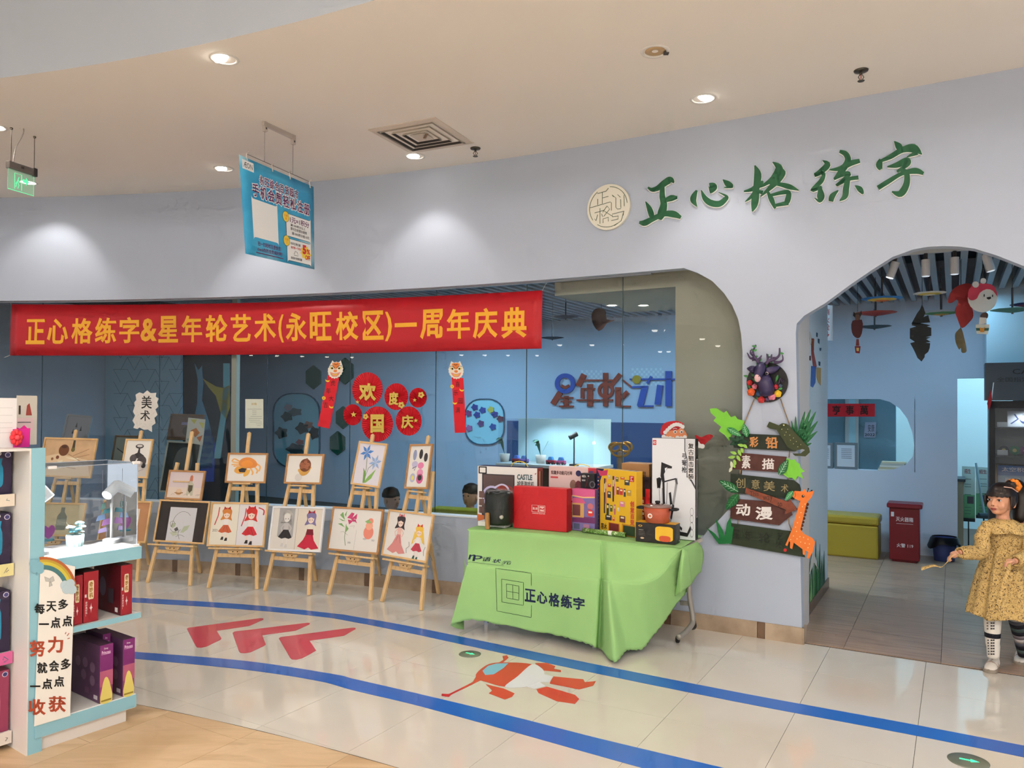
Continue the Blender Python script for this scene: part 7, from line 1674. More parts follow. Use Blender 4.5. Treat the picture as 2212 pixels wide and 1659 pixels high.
mb.ball(q+P.n*.01, .014, M((236, 70, 80), .4), 8); mb.obj('bow', parent=t, smooth=True)
def stand(px0, py0, px1, py1, d, lab, cols, Yd):
    P = Plane(lf(.2, PTOP, d), FD); a = P.ab(px0, py1); b_ = P.ab(px1, py0); t = thing('paper_stand', lab, 'notice', P.P((a[0]+b_[0])/2, .0)); b1 = max(b_[1], .1)
    mb = MB(); mb.rect(a[0], .001, b_[0], b1, K(*cols), P.f(), 0, .003); mb.obj('sheet', parent=t); F = lambda x, y, h=0: P.P(a[0]+(b_[0]-a[0])*x, b1*y, .0035+h)
    return t, F
t, F = stand(-60, 860, 36, 968, .22, 'plain white paper stand at the left edge on top of the shelf', (236, 232, 230), 0)
mb = MB(); [mb.rect(.3, y, .9, y+.006, K(196, 190, 186), F) for y in (.8, .65, .5, .4, .3)]; mb.obj('faint_print', parent=t)
t, F = stand(34, 855, 80, 968, .02, 'beige notice with small figures behind the gift bag', (206, 198, 184), 0)
mb = MB(); mb.rect(.1, .62, .2, .8, K(60, 50, 46), F); mb.poly([(.45, .6), (.5, .8), (.62, .85), (.75, .6)], K(150, 60, 50), F); mb.rect(.02, .3, .85, .55, K(220, 190, 190), F); mb.rect(.05, .45, .7, .47, K(110, 100, 100), F, .0004); mb.obj('print', parent=t)
# ================================================================= INSIDE THE SHOP
PX = lambda e: Plane(IN(0, e), U3)
fP = lambda e: PX(e).fpx()
C4 = crop(1140, 580, 4.366); f = fP(BE)
m_lr = M((166, 60, 40), .5); m_lb = M((40, 84, 170), .5)
def wl(label, reds=(), blues=(), discs=()):
    first = (list(reds)+list(blues))[0][0][0]; a = C4([first])[0]
    t = thing('foam_letter', label, 'sign letter', PB.hit(*a), group='foam letters on the shop back wall')
    for L, m in ((reds, m_lr), (blues, m_lb)):
        for p, w in L: MB().line(C4(p), w/4.366, m, f, .01, .03).obj('stroke', parent=t)
    for x, y, r0, r1, m in discs:
        (a, b_), = C4([(x, y)]); MB().ring(a, b_, max(r0, .5)/4.366, r1/4.366, m, f, .012, .03, 28).obj('ring', parent=t)
wl('first foam letter with a smiling blue ring', [([(245, 1280), (315, 1170)], 52), ([(310, 1220), (435, 1220)], 16), ([(320, 1255), (420, 1255)], 16), ([(305, 1300), (435, 1300)], 16), ([(372, 1200), (372, 1300)], 40), ([(325, 1105), (362, 1125), (398, 1105)], 26)], [], [(362, 1085, 55, 95, m_lb)])
wl('second foam letter, plain red strokes', [([(485, 1110), (540, 1000)], 52), ([(530, 1055), (690, 1055)], 16), ([(595, 1090), (595, 1300)], 54), ([(510, 1135), (640, 1135)], 16), ([(470, 1242), (690, 1242)], 16), ([(525, 1140), (525, 1225)], 34)])
wl('third foam letter with a round red wheel', [([(742, 985), (742, 1300)], 46), ([(700, 1055), (810, 1055)], 16), ([(700, 1242), (810, 1242)], 16), ([(785, 1115), (880, 998)], 40), ([(900, 1050), (985, 1120)], 12), ([(860, 1120), (860, 1300)], 54), ([(890, 1225), (950, 1165)], 42), ([(880, 1300), (975, 1300)], 14)], [], [(745, 1150, 48, 76, m_lr)])
wl('fourth foam letter in blue with a gold ball', [], [([(970, 1045), (1300, 1045)], 14), ([(985, 1120), (1140, 1115)], 18), ([(1112, 1115), (1066, 1300)], 58), ([(1046, 1298), (1190, 1298)], 16), ([(1135, 1085), (1172, 1018)], 22)], [(1035, 1048, 0, 40, M((196, 150, 40), .5))])
wl('fifth foam letter in blue beside the beige pier', [], [([(1335, 968), (1335, 1300)], 58), ([(1255, 1100), (1230, 1285)], 54), ([(1300, 1045), (1400, 1045)], 14)])
for x0, x1, y0, y1, lb in ((505, 705, 960, 1120, 'checkered pale squares above the red foam letters'), (980, 1290, 940, 1125, 'checkered pale squares above the blue foam letters')):
    mb = MB(); n = 0
    for i in range(int((x1-x0)/22)):
        for j in range(int((y1-y0)/24)):
            if (i+j) % 2 == 0: (a, b_), (c, d) = C4([(x0+i*22, y0+j*24+22), (x0+i*22+20, y0+j*24)]); mb.rect(a, b_, c, d, K(214, 222, 228), f, .002, .001)
    o = mb.obj('checker_sticker', label=lb, cat='sticker')  # alternating pale squares on the back wall plane
# green hexagons
for x, y, r, lb in ((679, 815, 18, 'dark green wall hexagon left of the leaning streamer'), (747, 802, 20, 'dark green wall hexagon behind the tiger face'), (743, 902, 17, 'dark blue-green wall hexagon below the leaning streamer'), (731, 957, 18, 'lowest dark green wall hexagon, above the lily easel')):
    mb = MB(); mb.poly([(x+r*math.cos(PI/6+PI/3*k)*1.0, y+r*1.45*math.sin(PI/6+PI/3*k)) for k in range(6)], M((30, 92, 74), .6), f, .005, .03); mb.obj('wall_hexagon', label=lb, cat='wall decoration', group='green wall hexagons')
# round-topped openings: pale panels painted for the lit room beyond, plants, paper flowers
def niche(x0, x1, y0, y1, lb, items, e=BE):
    F = fP(e); w = (x1-x0)/2; cx = (x0+x1)/2; t = thing('arched_opening', lb, 'niche', PX(e).hit(cx, y1))
    pts = rrect(x0, y0, x1, y1, w*.8, 6); MB().poly(pts, M((176, 226, 236), .5), F, .004, .004).obj('panel', parent=t); mb = MB(); mb.line(pts+[pts[0]], 2.2, K(60, 96, 120), F, .006, .02); mb.obj('rim', parent=t)
    for nm_, x, y, rx, ry, c in items: mb = MB(); mb.poly([(x+rx*math.cos(2*PI*k/10)*(1 if k % 2 else .7), y+ry*math.sin(2*PI*k/10)*(1 if k % 2 else .7)) for k in range(10)], K(*c), F, .02, .006, smooth=2); mb.obj(nm_, parent=t)
niche(592, 692, 850, 1010, 'arched opening painted pale blue for the lit room beyond, with silk leaves behind the crab easel', [('leaf', 622, 900, 14, 12, (70, 96, 96)), ('leaf', 640, 890, 16, 10, (120, 130, 130)), ('blossom', 625, 880, 10, 8, (206, 170, 176)), ('leaf', 655, 925, 16, 14, (44, 66, 70)), ('blossom', 668, 918, 12, 9, (206, 130, 110)), ('leaf', 610, 935, 15, 14, (50, 80, 84)), ('leaf', 680, 935, 12, 16, (30, 50, 56)), ('leaf', 640, 970, 22, 14, (56, 84, 90)), ('blossom', 650, 955, 10, 7, (190, 110, 110))])
niche(1006, 1090, 862, 960, 'arched opening painted pale blue for the lit room beyond, with paper flower garland right of the streamer', [('paper_flower', x, y, 8, 8, c) for x, y, c in ((1027, 880, (50, 70, 150)), (1044, 886, (60, 80, 160)), (1062, 885, (220, 200, 90)), (1014, 893, (150, 70, 130)), (1032, 896, (50, 70, 150)), (1070, 895, (60, 70, 140)), (1015, 925, (190, 110, 160)), (1066, 922, (60, 90, 160)), (1082, 905, (120, 60, 80)), (1040, 915, (120, 80, 130)))])
# triangle-line panel, mural with animals, pink poster standing in for a reflection on the left
EL_ = 2.3; F = fP(EL_)
t = thing('triangle_panel', 'pale blue wall panel with triangle line pattern behind the goblet easel', 'wall panel', PX(EL_).hit(320, 1050))
MB().poly([(232, 715), (395, 715), (395, 1080), (232, 1080)], M((150, 184, 200), .5, var=.1, vscale=1.5), F, 0, .04).obj('panel', parent=t)
mb = MB(); m = K(60, 96, 116)
for k in range(-6, 14): mb.line([(240+k*26, 650), (240+k*26+190, 1075)], .6, m, F, .041) if 0 else None
for j in range(14):
    y = 720+j*26; x = 250
    for i in range(5):
        if (i+j) % 3 != 2: mb.line([(x+i*30, y), (x+i*30+15, y+28)], .7, m, F, .041)
        if (i*2+j) % 3: mb.line([(x+i*30+15, y+28), (x+i*30+30, y)], .7, m, F, .041)
        if (i+j) % 2: mb.line([(x+i*30, y), (x+i*30+30, y)], .7, m, F, .041)
mb.obj('line_pattern', parent=t)
t = thing('animal_mural', 'dark mural panel with blue and yellow long-necked animals left of the beige post', 'mural', PX(2.5).hit(450, 1060)); F = fP(2.5)
MB().poly([(395, 715), (505, 715), (505, 1080), (395, 1080)], M((28, 40, 50), .6), F, 0, .03).obj('panel', parent=t)
for nm_, c, pts in (('blue_animal', (96, 150, 176), [(424, 785), (432, 800), (440, 790), (443, 830), (440, 865), (455, 910), (465, 960), (462, 1010), (430, 1015), (420, 980), (418, 930), (430, 870), (431, 820)]), ('dark_blue_animal', (40, 80, 170), [(420, 960), (455, 920), (468, 960), (466, 1040), (425, 1040)]), ('teal_animal', (130, 190, 196), [(486, 785), (500, 785), (500, 830), (492, 900), (480, 990), (465, 990), (480, 900), (486, 840)]), ('yellow_animal', (186, 160, 60), [(442, 818), (470, 835), (485, 838), (500, 832), (500, 880), (492, 905), (480, 890), (470, 855), (455, 838)])):
    MB().poly(pts, K(*c), F, .031, .004).obj(nm_, parent=t)
t = thing('reflected_poster', 'pink and green pastel poster with toy pictures, stand-in for a reflection at the far left', 'poster', PX(2.3).hit(75, 980)); F = fP(2.3)
MB().poly([(-60, 715), (176, 715), (176, 1080), (-60, 1080)], M((120, 136, 152), .6), F, -.02, .02).obj('backing', parent=t)
mb = MB(); mb.rect(-60, 868, 153, 803, K(190, 150, 176), F, .004); mb.rect(-60, 895, 153, 868, K(160, 186, 130), F, .004); mb.rect(-60, 930, 153, 895, K(190, 200, 208), F, .004)
for x, y, r, c in ((50, 832, 14, (206, 190, 200)), (60, 815, 8, (210, 140, 160)), (78, 822, 14, (170, 190, 160)), (128, 832, 20, (150, 160, 150)), (100, 845, 9, (200, 206, 220)), (12, 820, 12, (226, 226, 232)), (115, 865, 10, (220, 226, 230)), (135, 878, 10, (90, 130, 110)), (103, 876, 7, (80, 110, 110))): mb.disc(x, y, r, K(*c), F, .006, ry=r*.75)
mb.obj('print', parent=t)
MB().poly([(176, 715), (232, 715), (232, 1080), (176, 1080)], M((52, 50, 66), .6), fP(2.4), 0, .03).obj('dark_cabinet', label='tall dark cabinet side beside the triangle panel', cat='cabinet')
# framed works leaning behind the glass
def behind(quad, nm_, lb, fr, art, d=-.45, mat=None):
    cx = sum(p[0] for p in quad)/4; s0 = wpx(cx, 950, d)[0]; p = W(s0, 0, d); n = wn(s0); u = Vector((-n.y, n.x, 0)); u = u if u.x > 0 else -u
    P = Plane(p, u, Vector((-n.x*.22, -n.y*.22, 1))); return picture(P, quad, nm_, lb, fr, art, off=.0, bw=.02, mat=mat, group='framed works behind the glass')
behind([(146, 894), (200, 899), (187, 952), (131, 948)], 'pencil_drawing', 'grey framed drawing of pencils inside the glass at the left', 'grey', lambda mb, G, s: (mb.rect(0, 0, 1, 1, K(150, 146, 150), G), [mb.poly([(x, y), (x+.05, y+.25), (x+.1, y)], INK, G, .0004) for x, y in ((.4, .5), (.62, .35), (.3, .2))]))
behind([(246, 940), (300, 941), (290, 1030), (236, 1028)], 'twig_drawing', 'dull framed drawing of a twig half hidden by the goblet drawing', 'dark', lambda mb, G, s: (mb.rect(0, 0, 1, 1, K(150, 150, 140), G), mb.line([(.1, .7), (.5, .55), (.9, .62)], .03, INK, G, .0004), mb.line([(.4, .58), (.6, .75)], .02, INK, G, .0004)))
behind([(368, 894), (441, 895), (432, 953), (360, 949)], 'brown_still_life', 'brown framed still life of fruit inside the glass', 'dark', lambda mb, G, s: (mb.rect(0, 0, 1, 1, K(120, 96, 84), G), dsc(mb, G, .55, .35, .2, K(90, 80, 70), s, .0004), dsc(mb, G, .72, .4, .18, K(150, 140, 120), s, .0006), mb.rect(.35, .6, .9, .72, K(150, 140, 170), G, .0004)))
behind([(360, 952), (433, 955), (421, 1068), (343, 1062)], 'plaster_head_drawing', 'dark charcoal drawing of a plaster head inside the glass', 'ivory', lambda mb, G, s: (mb.rect(0, 0, 1, 1, K(62, 62, 58), G), mb.poly([(.3, .35), (.25, .6), (.35, .85), (.6, .92), (.8, .78), (.82, .5), (.7, .3), (.55, .22)], K(112, 110, 106), G, .0004, smooth=3), mb.poly([(.3, .35), (.3, .5), (.45, .48), (.5, .3), (.4, .2)], K(140, 138, 132), G, .0006, smooth=2)))
s0 = wpx(425, 930, -.14); P = Plane(W(s0[0], 0, -.14), (at(440, 930, 7.6)-at(410, 930, 7.65))*Vector((1, 1, 0)))
t = thing('bird_drawing', 'small sheet with orange birds and yellow leaves stuck inside the glass', 'drawing', P.hit(420, 960)); F = P.fpx()
MB().poly([(407, 902), (444, 906), (438, 962), (401, 955)], K(214, 214, 204), F, 0, .002).obj('sheet', parent=t)
mb = MB(); [mb.poly(p, K(*c), F, .003) for c, p in (((196, 120, 60), [(412, 930), (424, 924), (432, 935), (422, 945)]), ((190, 110, 60), [(425, 945), (438, 940), (432, 955)]), ((206, 200, 110), [(412, 906), (426, 906), (420, 916)]), ((200, 196, 110), [(430, 912), (442, 914), (438, 926)]), ((150, 186, 190), [(404, 948), (410, 946), (408, 955)]))]; mb.obj('print', parent=t)
# olive stools and two seated children
m_ol = M((150, 146, 40), .6)
def child(px, py, d, lb, shirt, turn):
    s0, z0 = wpx(px, py, d); c = W(s0, 0, d); t = thing('person', lb, 'person', c, group='children seated inside')
    hz = z0; X = Matrix.Translation(c) @ Matrix.Rotation(turn, 4, 'Z')
    mb = MB(); prof = [(.0, hz-.62), (.15, hz-.60), (.15, hz-.45), (.14, hz-.3), (.15, hz-.2), (.10, hz-.15), (.045, hz-.125), (.042, hz-.09), (.062, hz-.075), (.078, hz-.03), (.082, hz+.02), (.078, hz+.06), (.055, hz+.10), (0, hz+.115)]
    mb.lathe(prof, M((196, 150, 126), .6), 20, X=X, sx=.92, sy=1.05)
    mb.ball((0, .088, hz-.02), (.010, .014, .014), M((196, 150, 126), .6), 8, X=X)
    for sx in (-1, 1): mb.ball((sx*.076, 0, hz-.01), (.012, .018, .024), M((196, 150, 126), .6), 8, X=X)
    mb.obj('body', parent=t, smooth=True)
    for sx in (-1, 1): MB().ball((sx*.028, .080, hz+.012), (.010, .007, .007), M((24, 18, 18), .3), 8, X=X).obj('eye', parent=t)
    MB().ball((0, .081, hz-.05), (.018, .006, .005), M((160, 90, 84), .5), 8, X=X).obj('mouth', parent=t)
    mb = MB(); mb.lathe([(.088, hz+.03), (.09, hz+.06), (.07, hz+.11), (.03, hz+.13), (0, hz+.133)], M((20, 18, 18), .5), 20, X=X @ Matrix.Translation((0, -.012, 0)), sx=.95, sy=1.08); mb.obj('hair', parent=t, smooth=True)
    mb = MB(); mb.lathe([(.16, hz-.61), (.16, hz-.45), (.148, hz-.3), (.158, hz-.19), (.11, hz-.145), (.06, hz-.13)], M(shirt, .8), 20, X=X, sx=1.0, sy=.8); mb.obj('shirt', parent=t, smooth=True)
    t2 = thing('stool', 'round olive stool under the seated child '+('near the blue flowers' if px < 900 else 'behind the castle carton'), 'stool', c); z = hz-.615
    mb = MB(); mb.lathe([(.17, z-.1), (.18, z-.06), (.18, z-.02), (.16, z)], m_ol, 24, c=(c.x, c.y, 0)); mb.obj('seat', parent=t2, smooth=True)
    for k in range(4): a = k*PI/2; MB().tube([(c.x+.12*math.cos(a), c.y+.12*math.sin(a), z-.1), (c.x+.14*math.cos(a), c.y+.14*math.sin(a), 0)], .012, m_ol, 8).obj('leg', parent=t2)
child(846, 1080, -.55, 'dark-haired child seated inside the glass between the two right easels', (60, 70, 90), -2.2)
child(1016, 1072, -.74, 'child with dark hair inside the glass beside the castle carton', (110, 120, 60), 2.6)
# counter with case added as solid stand-in for a glass reflection behind the prizes
e1 = 1.25; P1 = PX(e1); a = P1.ab(1076, 1000); b_ = P1.ab(1282, 1004); zc_ = a[1]
t = thing('reflected_counter', 'dark wooden counter with lit glass case, stand-in for a reflection behind the prizes', 'counter', P1.P((a[0]+b_[0])/2, 0))
MB().rect(a[0], 0, b_[0], zc_-.03, M((74, 62, 50), .6), P1.f(), -.45, .45).obj('body', parent=t); MB().rect(a[0]-.02, zc_-.03, b_[0]+.02, zc_, M((190, 196, 196), .4), P1.f(), -.47, .49).obj('top', parent=t)
hz_ = P1.ab(1150, 905)[1]; MB().rect(a[0], zc_, b_[0], hz_, M((190, 226, 236), .5), P1.f(), -.45, .01).obj('back_sheet', parent=t); mb = MB(); mb.rect(a[0], zc_, b_[0], hz_, m_ac, P1.f(), 0); mb.obj('front_sheet', parent=t)
spot(P1.P((a[0]*.7+b_[0]*.3), hz_-.02, -.1), P1.P((a[0]*.6+b_[0]*.4), zc_, -.25), 7, (.8, .95, 1), 130, .6, .03); spot(P1.P((a[0]*.3+b_[0]*.7), hz_-.02, -.1), P1.P((a[0]*.35+b_[0]*.65), zc_, -.25), 7, (.8, .95, 1), 130, .6, .03)
for x, lb, cs in ((1116, 'red and blue toy car at the left of the reflected counter', ((150, 40, 50), (80, 110, 190))), (1132, 'violet toy car second on the reflected counter', ((120, 90, 180), (70, 120, 190))), (1190, 'red toy car in the middle of the reflected counter', ((160, 40, 60), (60, 130, 190))), (1212, 'pink and blue toy car beside the reflected black lamp', ((206, 90, 150), (60, 130, 200)))):
    q = PX(e1+.15); c = q.P(q.ab(x, 990)[0], zc_); t = thing('toy_car', lb, 'toy', c, -WA, group='toy cars in the reflected counter')
    MB().box((-.05, -.025, .012), (.05, .025, .045), K(*cs[0])).obj('body', parent=t, world=False, bevel=.006); MB().hexa([(-.03, -.022, .045), (.03, -.022, .045), (.03, .022, .045), (-.03, .022, .045), (-.02, -.018, .08), (.018, -.018, .08), (.018, .018, .08), (-.02, .018, .08)], K(*cs[1])).obj('cabin', parent=t, world=False, bevel=.004)
    for wx in (-.03, .03):
        for wy in (-.026, .026): MB().lathe([(.014, -.005), (.014, .005)], BK, 12, X=Matrix.Translation((wx, wy, .014)) @ Matrix.Rotation(PI/2, 4, 'X')).obj('wheel', parent=t, world=False)
def plant(c, lb, h, col=(70, 120, 96)):
    t = thing('potted_plant', lb, 'plant', c); MB().lathe([(.045, 0), (.06, .09), (.055, .09), (.05, .08)], K(206, 206, 200), 18, c=c).obj('pot', parent=t, smooth=True)
    for k in range(10):
        a = k*2.1; L = h*(.7+.3*((k*7) % 5)/5); d = Vector((math.cos(a), math.sin(a), 0)); p0 = c+Vector((0, 0, .08)); p1 = p0+d*L*.35+Vector((0, 0, L*.7)); p2 = p0+d*L*.75+Vector((0, 0, L*.6)); sd = Vector((-d.y, d.x, 0))*.022
        mb = MB(); mb.raw([p0, p1+sd, p2, p1-sd], [(0, 1, 2, 3)], K(*col)); mb.obj('leaf', parent=t)
q = PX(e1+.2); plant(q.P(q.ab(1090, 990)[0], zc_), 'potted plant at the left end of the reflected counter', .28); plant(q.P(q.ab(1168, 990)[0], zc_), 'potted plant in the middle of the reflected counter', .26)
q = PX(e1+.12); c = q.P(q.ab(1240, 995)[0], zc_); t = thing('desk_lamp', 'black stick lamp on the reflected counter', 'lamp', c); MB().lathe([(.05, 0), (.05, .015), (.01, .02)], BK, 20, c=c).obj('base', parent=t); MB().tube([c+Vector((0, 0, .01)), c+Vector((0, 0, .30))], .007, BK, 8).obj('pole', parent=t); MB().tube([c+Vector((.03, 0, .33)), c+Vector((-.05, -.02, .29))], .026, BK, 14).obj('lamp_head', parent=t)
# olive bench strip below the glass
sA = wpx(930, 1100, -.35)[0]; sB = wpx(1060, 1110, -.35)[0]; mb = MB(); mb.hexa([W(sA, .3, -.3), W(sB, .3, -.3), W(sB, .3, -.5), W(sA, .3, -.5), W(sA, zb+.02, -.3), W(sB, zb+.02, -.3), W(sB, zb+.02, -.5), W(sA, zb+.02, -.5)], m_ol); mb.obj('padded_bench', label='low olive padded bench just inside the glass right of the easels', cat='bench', bevel=.02)
# hanging parasols
def parasol(px, py, e, rpx, cols, lb, up=1.3):
    P = PX(e); p = P.hit(px, py); r = rpx*p.y/FPX; t = thing('paper_parasol', lb, 'parasol', p, group='hanging paper parasols')
    n = 16; rings = [(0, 0), (.35, .05), (.7, .11), (1, .17)]
    for b in range(3):
        mb = MB(); (r0, z0), (r1, z1) = rings[b], rings[b+1]; c = cols[b % len(cols)]
        vs = [p+Vector((math.cos(2*PI*k/n)*r*q, math.sin(2*PI*k/n)*r*q, z*r+(.012*r if (k % 2 and q) else 0))) for q, z in ((r0, z0), (r1, z1)) for k in range(n)]
        mb.raw(vs, [(k, (k+1) % n, n+(k+1) % n, n+k) for k in range(n)], M(c, .6)); mb.obj('paper_band', parent=t)
    MB().tube([p-Vector((0, 0, .05*r)), p+Vector((0, 0, up*r))], .05*r, M((70, 60, 60), .5), 6).obj('handle', parent=t); MB().tube([p+Vector((0, 0, up*r)), Vector((p.x, p.y, ICE))], .0025, m_dark, 5).obj('string', parent=t)
parasol(1905, 652, 1.7, 42, [(226, 110, 40), (232, 190, 60), (40, 120, 190)], 'blue, yellow and orange parasol highest left in the doorway')
parasol(1891, 683, 2.2, 43, [(150, 40, 34), (170, 50, 40), (190, 70, 50)], 'red parasol below the blue one'); parasol(1889, 711, 2.6, 34, [(50, 70, 80)], 'dark teal parasol lowest left in the doorway')
parasol(2008, 639, 1.5, 33, [(222, 218, 200), (226, 200, 90), (232, 230, 222)], 'white parasol with yellow flowers'); parasol(2033, 682, 1.9, 46, [(206, 160, 70), (90, 150, 90), (190, 196, 206)], 'parasol with green, yellow and white panels behind the red leaf')
parasol(2187, 676, 1.4, 42, [(90, 150, 140)], 'pale green parasol at the right edge of the doorway'); parasol(2230, 664, 1.8, 42, [(40, 50, 110), (120, 60, 80)], 'dark blue parasol at the right edge of the doorway')
parasol(1222, 689, 1.7, 28, [(50, 58, 72)], 'dark parasol inside the window above the foam letters'); parasol(1193, 734, 2.3, 26, [(60, 76, 84)], 'small grey parasol inside the window near the banner end')
# hanging cut-outs
CD = crop(1720, 520, 3.455)
def hang(nm_, lb, e, parts, cat='hanging decoration', cr=CD, top=None):
    F = fP(e); q = [p for _, _, pts, _ in parts for p in cr(pts)]; cx = sum(p[0] for p in q)/len(q); ty = min(p[1] for p in q); by = max(p[1] for p in q)
    t = thing(nm_, lb, cat, PX(e).hit(cx, by), group='hanging cut-outs')
    for k, (pn, c, pts, sm) in enumerate(parts): MB().poly(cr(pts), K(*c), F, .004*k, .0045, smooth=sm).obj(pn, parent=t)
    h = PX(e).hit(cx, ty+3); MB().tube([h, Vector((h.x, h.y, ICE))], .002, m_dark, 5).obj('string', parent=t)
hang('black_leaf', 'large black split leaf hanging in the doorway', 1.5, [('leaf_blade', (14, 22, 22), [(938, 478), (950, 500), (965, 540), (950, 570), (985, 555), (1000, 610), (860, 620) , (975, 625), (1002, 632), (975, 640), (1008, 650), (1008, 710), (965, 720), (1004, 720), (970, 735), (1004, 755), (965, 760), (1000, 765), (996, 800), (985, 830), (960, 850), (958, 870), (935, 902), (905, 875), (885, 830), (870, 800), (850, 765), (885, 755), (848, 730), (848, 655), (895, 640), (862, 632), (868, 605), (900, 545), (925, 510)], 0)])
hang('red_leaf', 'dark red curled leaf cut-out beside the bear balloon', 1.55, [('leaf_blade', (150, 24, 22), [(1280, 318), (1310, 345), (1290, 440), (1310, 490), (1322, 560), (1295, 605), (1238, 652), (1205, 590), (1185, 520), (1210, 460), (1195, 440), (1165, 462), (1132, 460), (1150, 390), (1200, 340)], 3)])
hang('brown_leaf', 'olive brown leaf cut-out below the red leaf', 1.6, [('leaf_blade', (104, 92, 62), [(1232, 655), (1255, 730), (1272, 820), (1250, 838), (1232, 830), (1228, 800), (1215, 812), (1190, 760), (1185, 700), (1205, 670)], 3)])
hang('bear_balloon', 'white bear balloon cut-out with red cap and striped basket', 1.35, [('face', (222, 218, 206), [(1390+110*math.cos(a), 430+105*math.sin(a)) for a in [2*PI*k/20 for k in range(20)]], 0), ('cap', (196, 52, 76), [(1282, 420), (1290, 360), (1340, 325), (1420, 320), (1480, 345), (1502, 420), (1470, 375), (1420, 362), (1370, 390), (1350, 430), (1320, 445), (1295, 440)], 2), ('pompom', (226, 222, 214), [(1338+26*math.cos(a), 328+24*math.sin(a)) for a in [2*PI*k/10 for k in range(10)]], 0), ('pompom', (226, 222, 214), [(1395+24*math.cos(a), 302+22*math.sin(a)) for a in [2*PI*k/10 for k in range(10)]], 0), ('nose', (24, 20, 20), [(1420, 425), (1450, 420), (1455, 432), (1437, 442), (1422, 435)], 0), ('eye', (24, 20, 20), [(1398, 402), (1406, 402), (1406, 420), (1398, 420)], 0), ('eye', (24, 20, 20), [(1460, 406), (1468, 406), (1468, 422), (1460, 422)], 0), ('passenger_hat', (74, 52, 40), [(1372, 575), (1385, 545), (1420, 540), (1432, 560), (1420, 585)], 2), ('passenger', (220, 216, 206), [(1368, 575), (1418, 578), (1420, 620), (1360, 630)], 0), ('basket', (206, 206, 190), [(1336, 628), (1442, 628), (1430, 702), (1345, 698)], 0), ('basket_band', (40, 84, 66), [(1340, 655), (1438, 655), (1434, 675), (1343, 675)], 0), ('bow', (206, 130, 30), [(1368, 650), (1387, 660), (1405, 648), (1400, 685), (1372, 685)], 0)])
hang('reindeer_balloon', 'brown reindeer balloon cut-out with small basket', 2.0, [('balloon', (96, 40, 40), [(420, 598), (490, 590), (495, 660), (480, 715), (455, 728), (425, 705), (412, 660)], 2), ('head', (120, 84, 70), [(440, 540), (478, 540), (476, 585), (442, 590)], 2), ('antlers', (40, 26, 26), [(430, 530), (425, 560), (440, 575), (445, 550), (470, 550), (478, 572), (492, 545), (486, 520), (476, 545), (442, 545)], 0), ('rider', (150, 60, 50), [(450, 735), (468, 735), (472, 785), (446, 785)], 0), ('basket', (150, 40, 40), [(438, 788), (482, 788), (475, 842), (444, 838)], 0), ('basket_tag', (226, 196, 120), [(450, 800), (472, 800), (470, 825), (452, 825)], 0)])
hang('acorn_mask', 'dark brown bird head cut-out hanging in the window above the foam letters', 1.3, [('head', (52, 30, 30), [(605, 425), (640, 380), (700, 380), (740, 410), (745, 480), (825, 488), (750, 515), (720, 555), (670, 590), (625, 540), (605, 480)], 2)], cr=C4)
# track rail with spot heads
P = PX(1.0); a = P.ab(1880, 580); b_ = P.ab(2230, 545); zr = ICE-.03
tr = thing('track_light', 'white ceiling track with spotlight heads inside the doorway', 'track light', P.P((a[0]+b_[0])/2, zr)); MB().rect(a[0]-.5, zr, b_[0]+.3, zr+.03, M((190, 196, 200), .4), P.f(), -.015, .03).obj('rail', parent=tr)
for x, tx_, lit in ((1937, .35, 1), (2000, 0, 0), (2062, 0, 0), (2128, -.25, 0)):
    q = P.P(P.ab(x, 580)[0], zr-.03, .02); d = (U3*-tx_+Vector((0, 0, -1))).normalized(); MB().tube([q+d*.02, q+d*.15], .032, M((206, 206, 208), .4), 18).obj('spot_head', parent=tr); MB().bar(q+Vector((0, 0, .03)), q+d*.05, .02, .02, m_dark).obj('bracket', parent=tr); MB().tube([q+d*.149, q+d*.153], .026, M((235, 245, 255), .4, emit=6 if lit else .6), 16).obj('lens', parent=tr)
# yellow bench
P3 = PX(3.62); a = P3.ab(1720, 1180)[0]; b_ = P3.ab(1899, 1199)[0]; z1 = P3.ab(1890, 1118)[1]; zm = P3.ab(1890, 1137)[1]
t = thing('yellow_bench', 'yellow padded storage bench against the back wall', 'bench', P3.P((a+b_)/2, 0)); m_yb = M((166, 142, 46), .4)
MB().rect(a, 0.004, b_-.008, zm, m_yb, P3.f(), -.40, .40).obj('base', parent=t, bevel=.02); MB().rect(a, zm+.003, b_, z1, m_yb, P3.f(), -.41, .42).obj('seat_lid', parent=t, bevel=.025)
# fire extinguisher box
a = P3.ab(1921, 1197)[0]; b_ = P3.ab(1986, 1203)[0]; z1 = P3.ab(1950, 1092)[1]; w = b_-a
t = thing('extinguisher_box', 'dark red fire extinguisher box with white lettering', 'box', P3.P((a+b_)/2, 0)); m_fx = M((116, 16, 24), .4)
MB().rect(a, .03, b_, z1-.03, m_fx, P3.f(), -.26, .26).obj('body', parent=t, bevel=.006); MB().rect(a+.03, .0, b_-.03, .03, m_fx, P3.f(), -.24, .22).obj('foot', parent=t)
mb = MB(); mb.rect(a-.025, z1-.03, b_+.03, z1+.02, M((124, 20, 34), .35), P3.f(), -.28, .30); mb.obj('lid', parent=t, bevel=.012)
mb = MB(); F = lambda x, y, h=0: P3.P(a+x*w, y*z1, .002+h); wt = K(226, 214, 214); mb.text('灭火器箱', .22, .72, .8, .80, wt, F, bold=.01); mb.text('火警 119', .25, .27, .8, .34, wt, F, bold=.01); mb.rect(.06, .8, .16, .88, K(206, 206, 210), F); mb.rect(.24, .68, .8, .685, wt, F); mb.obj('lettering', parent=t)
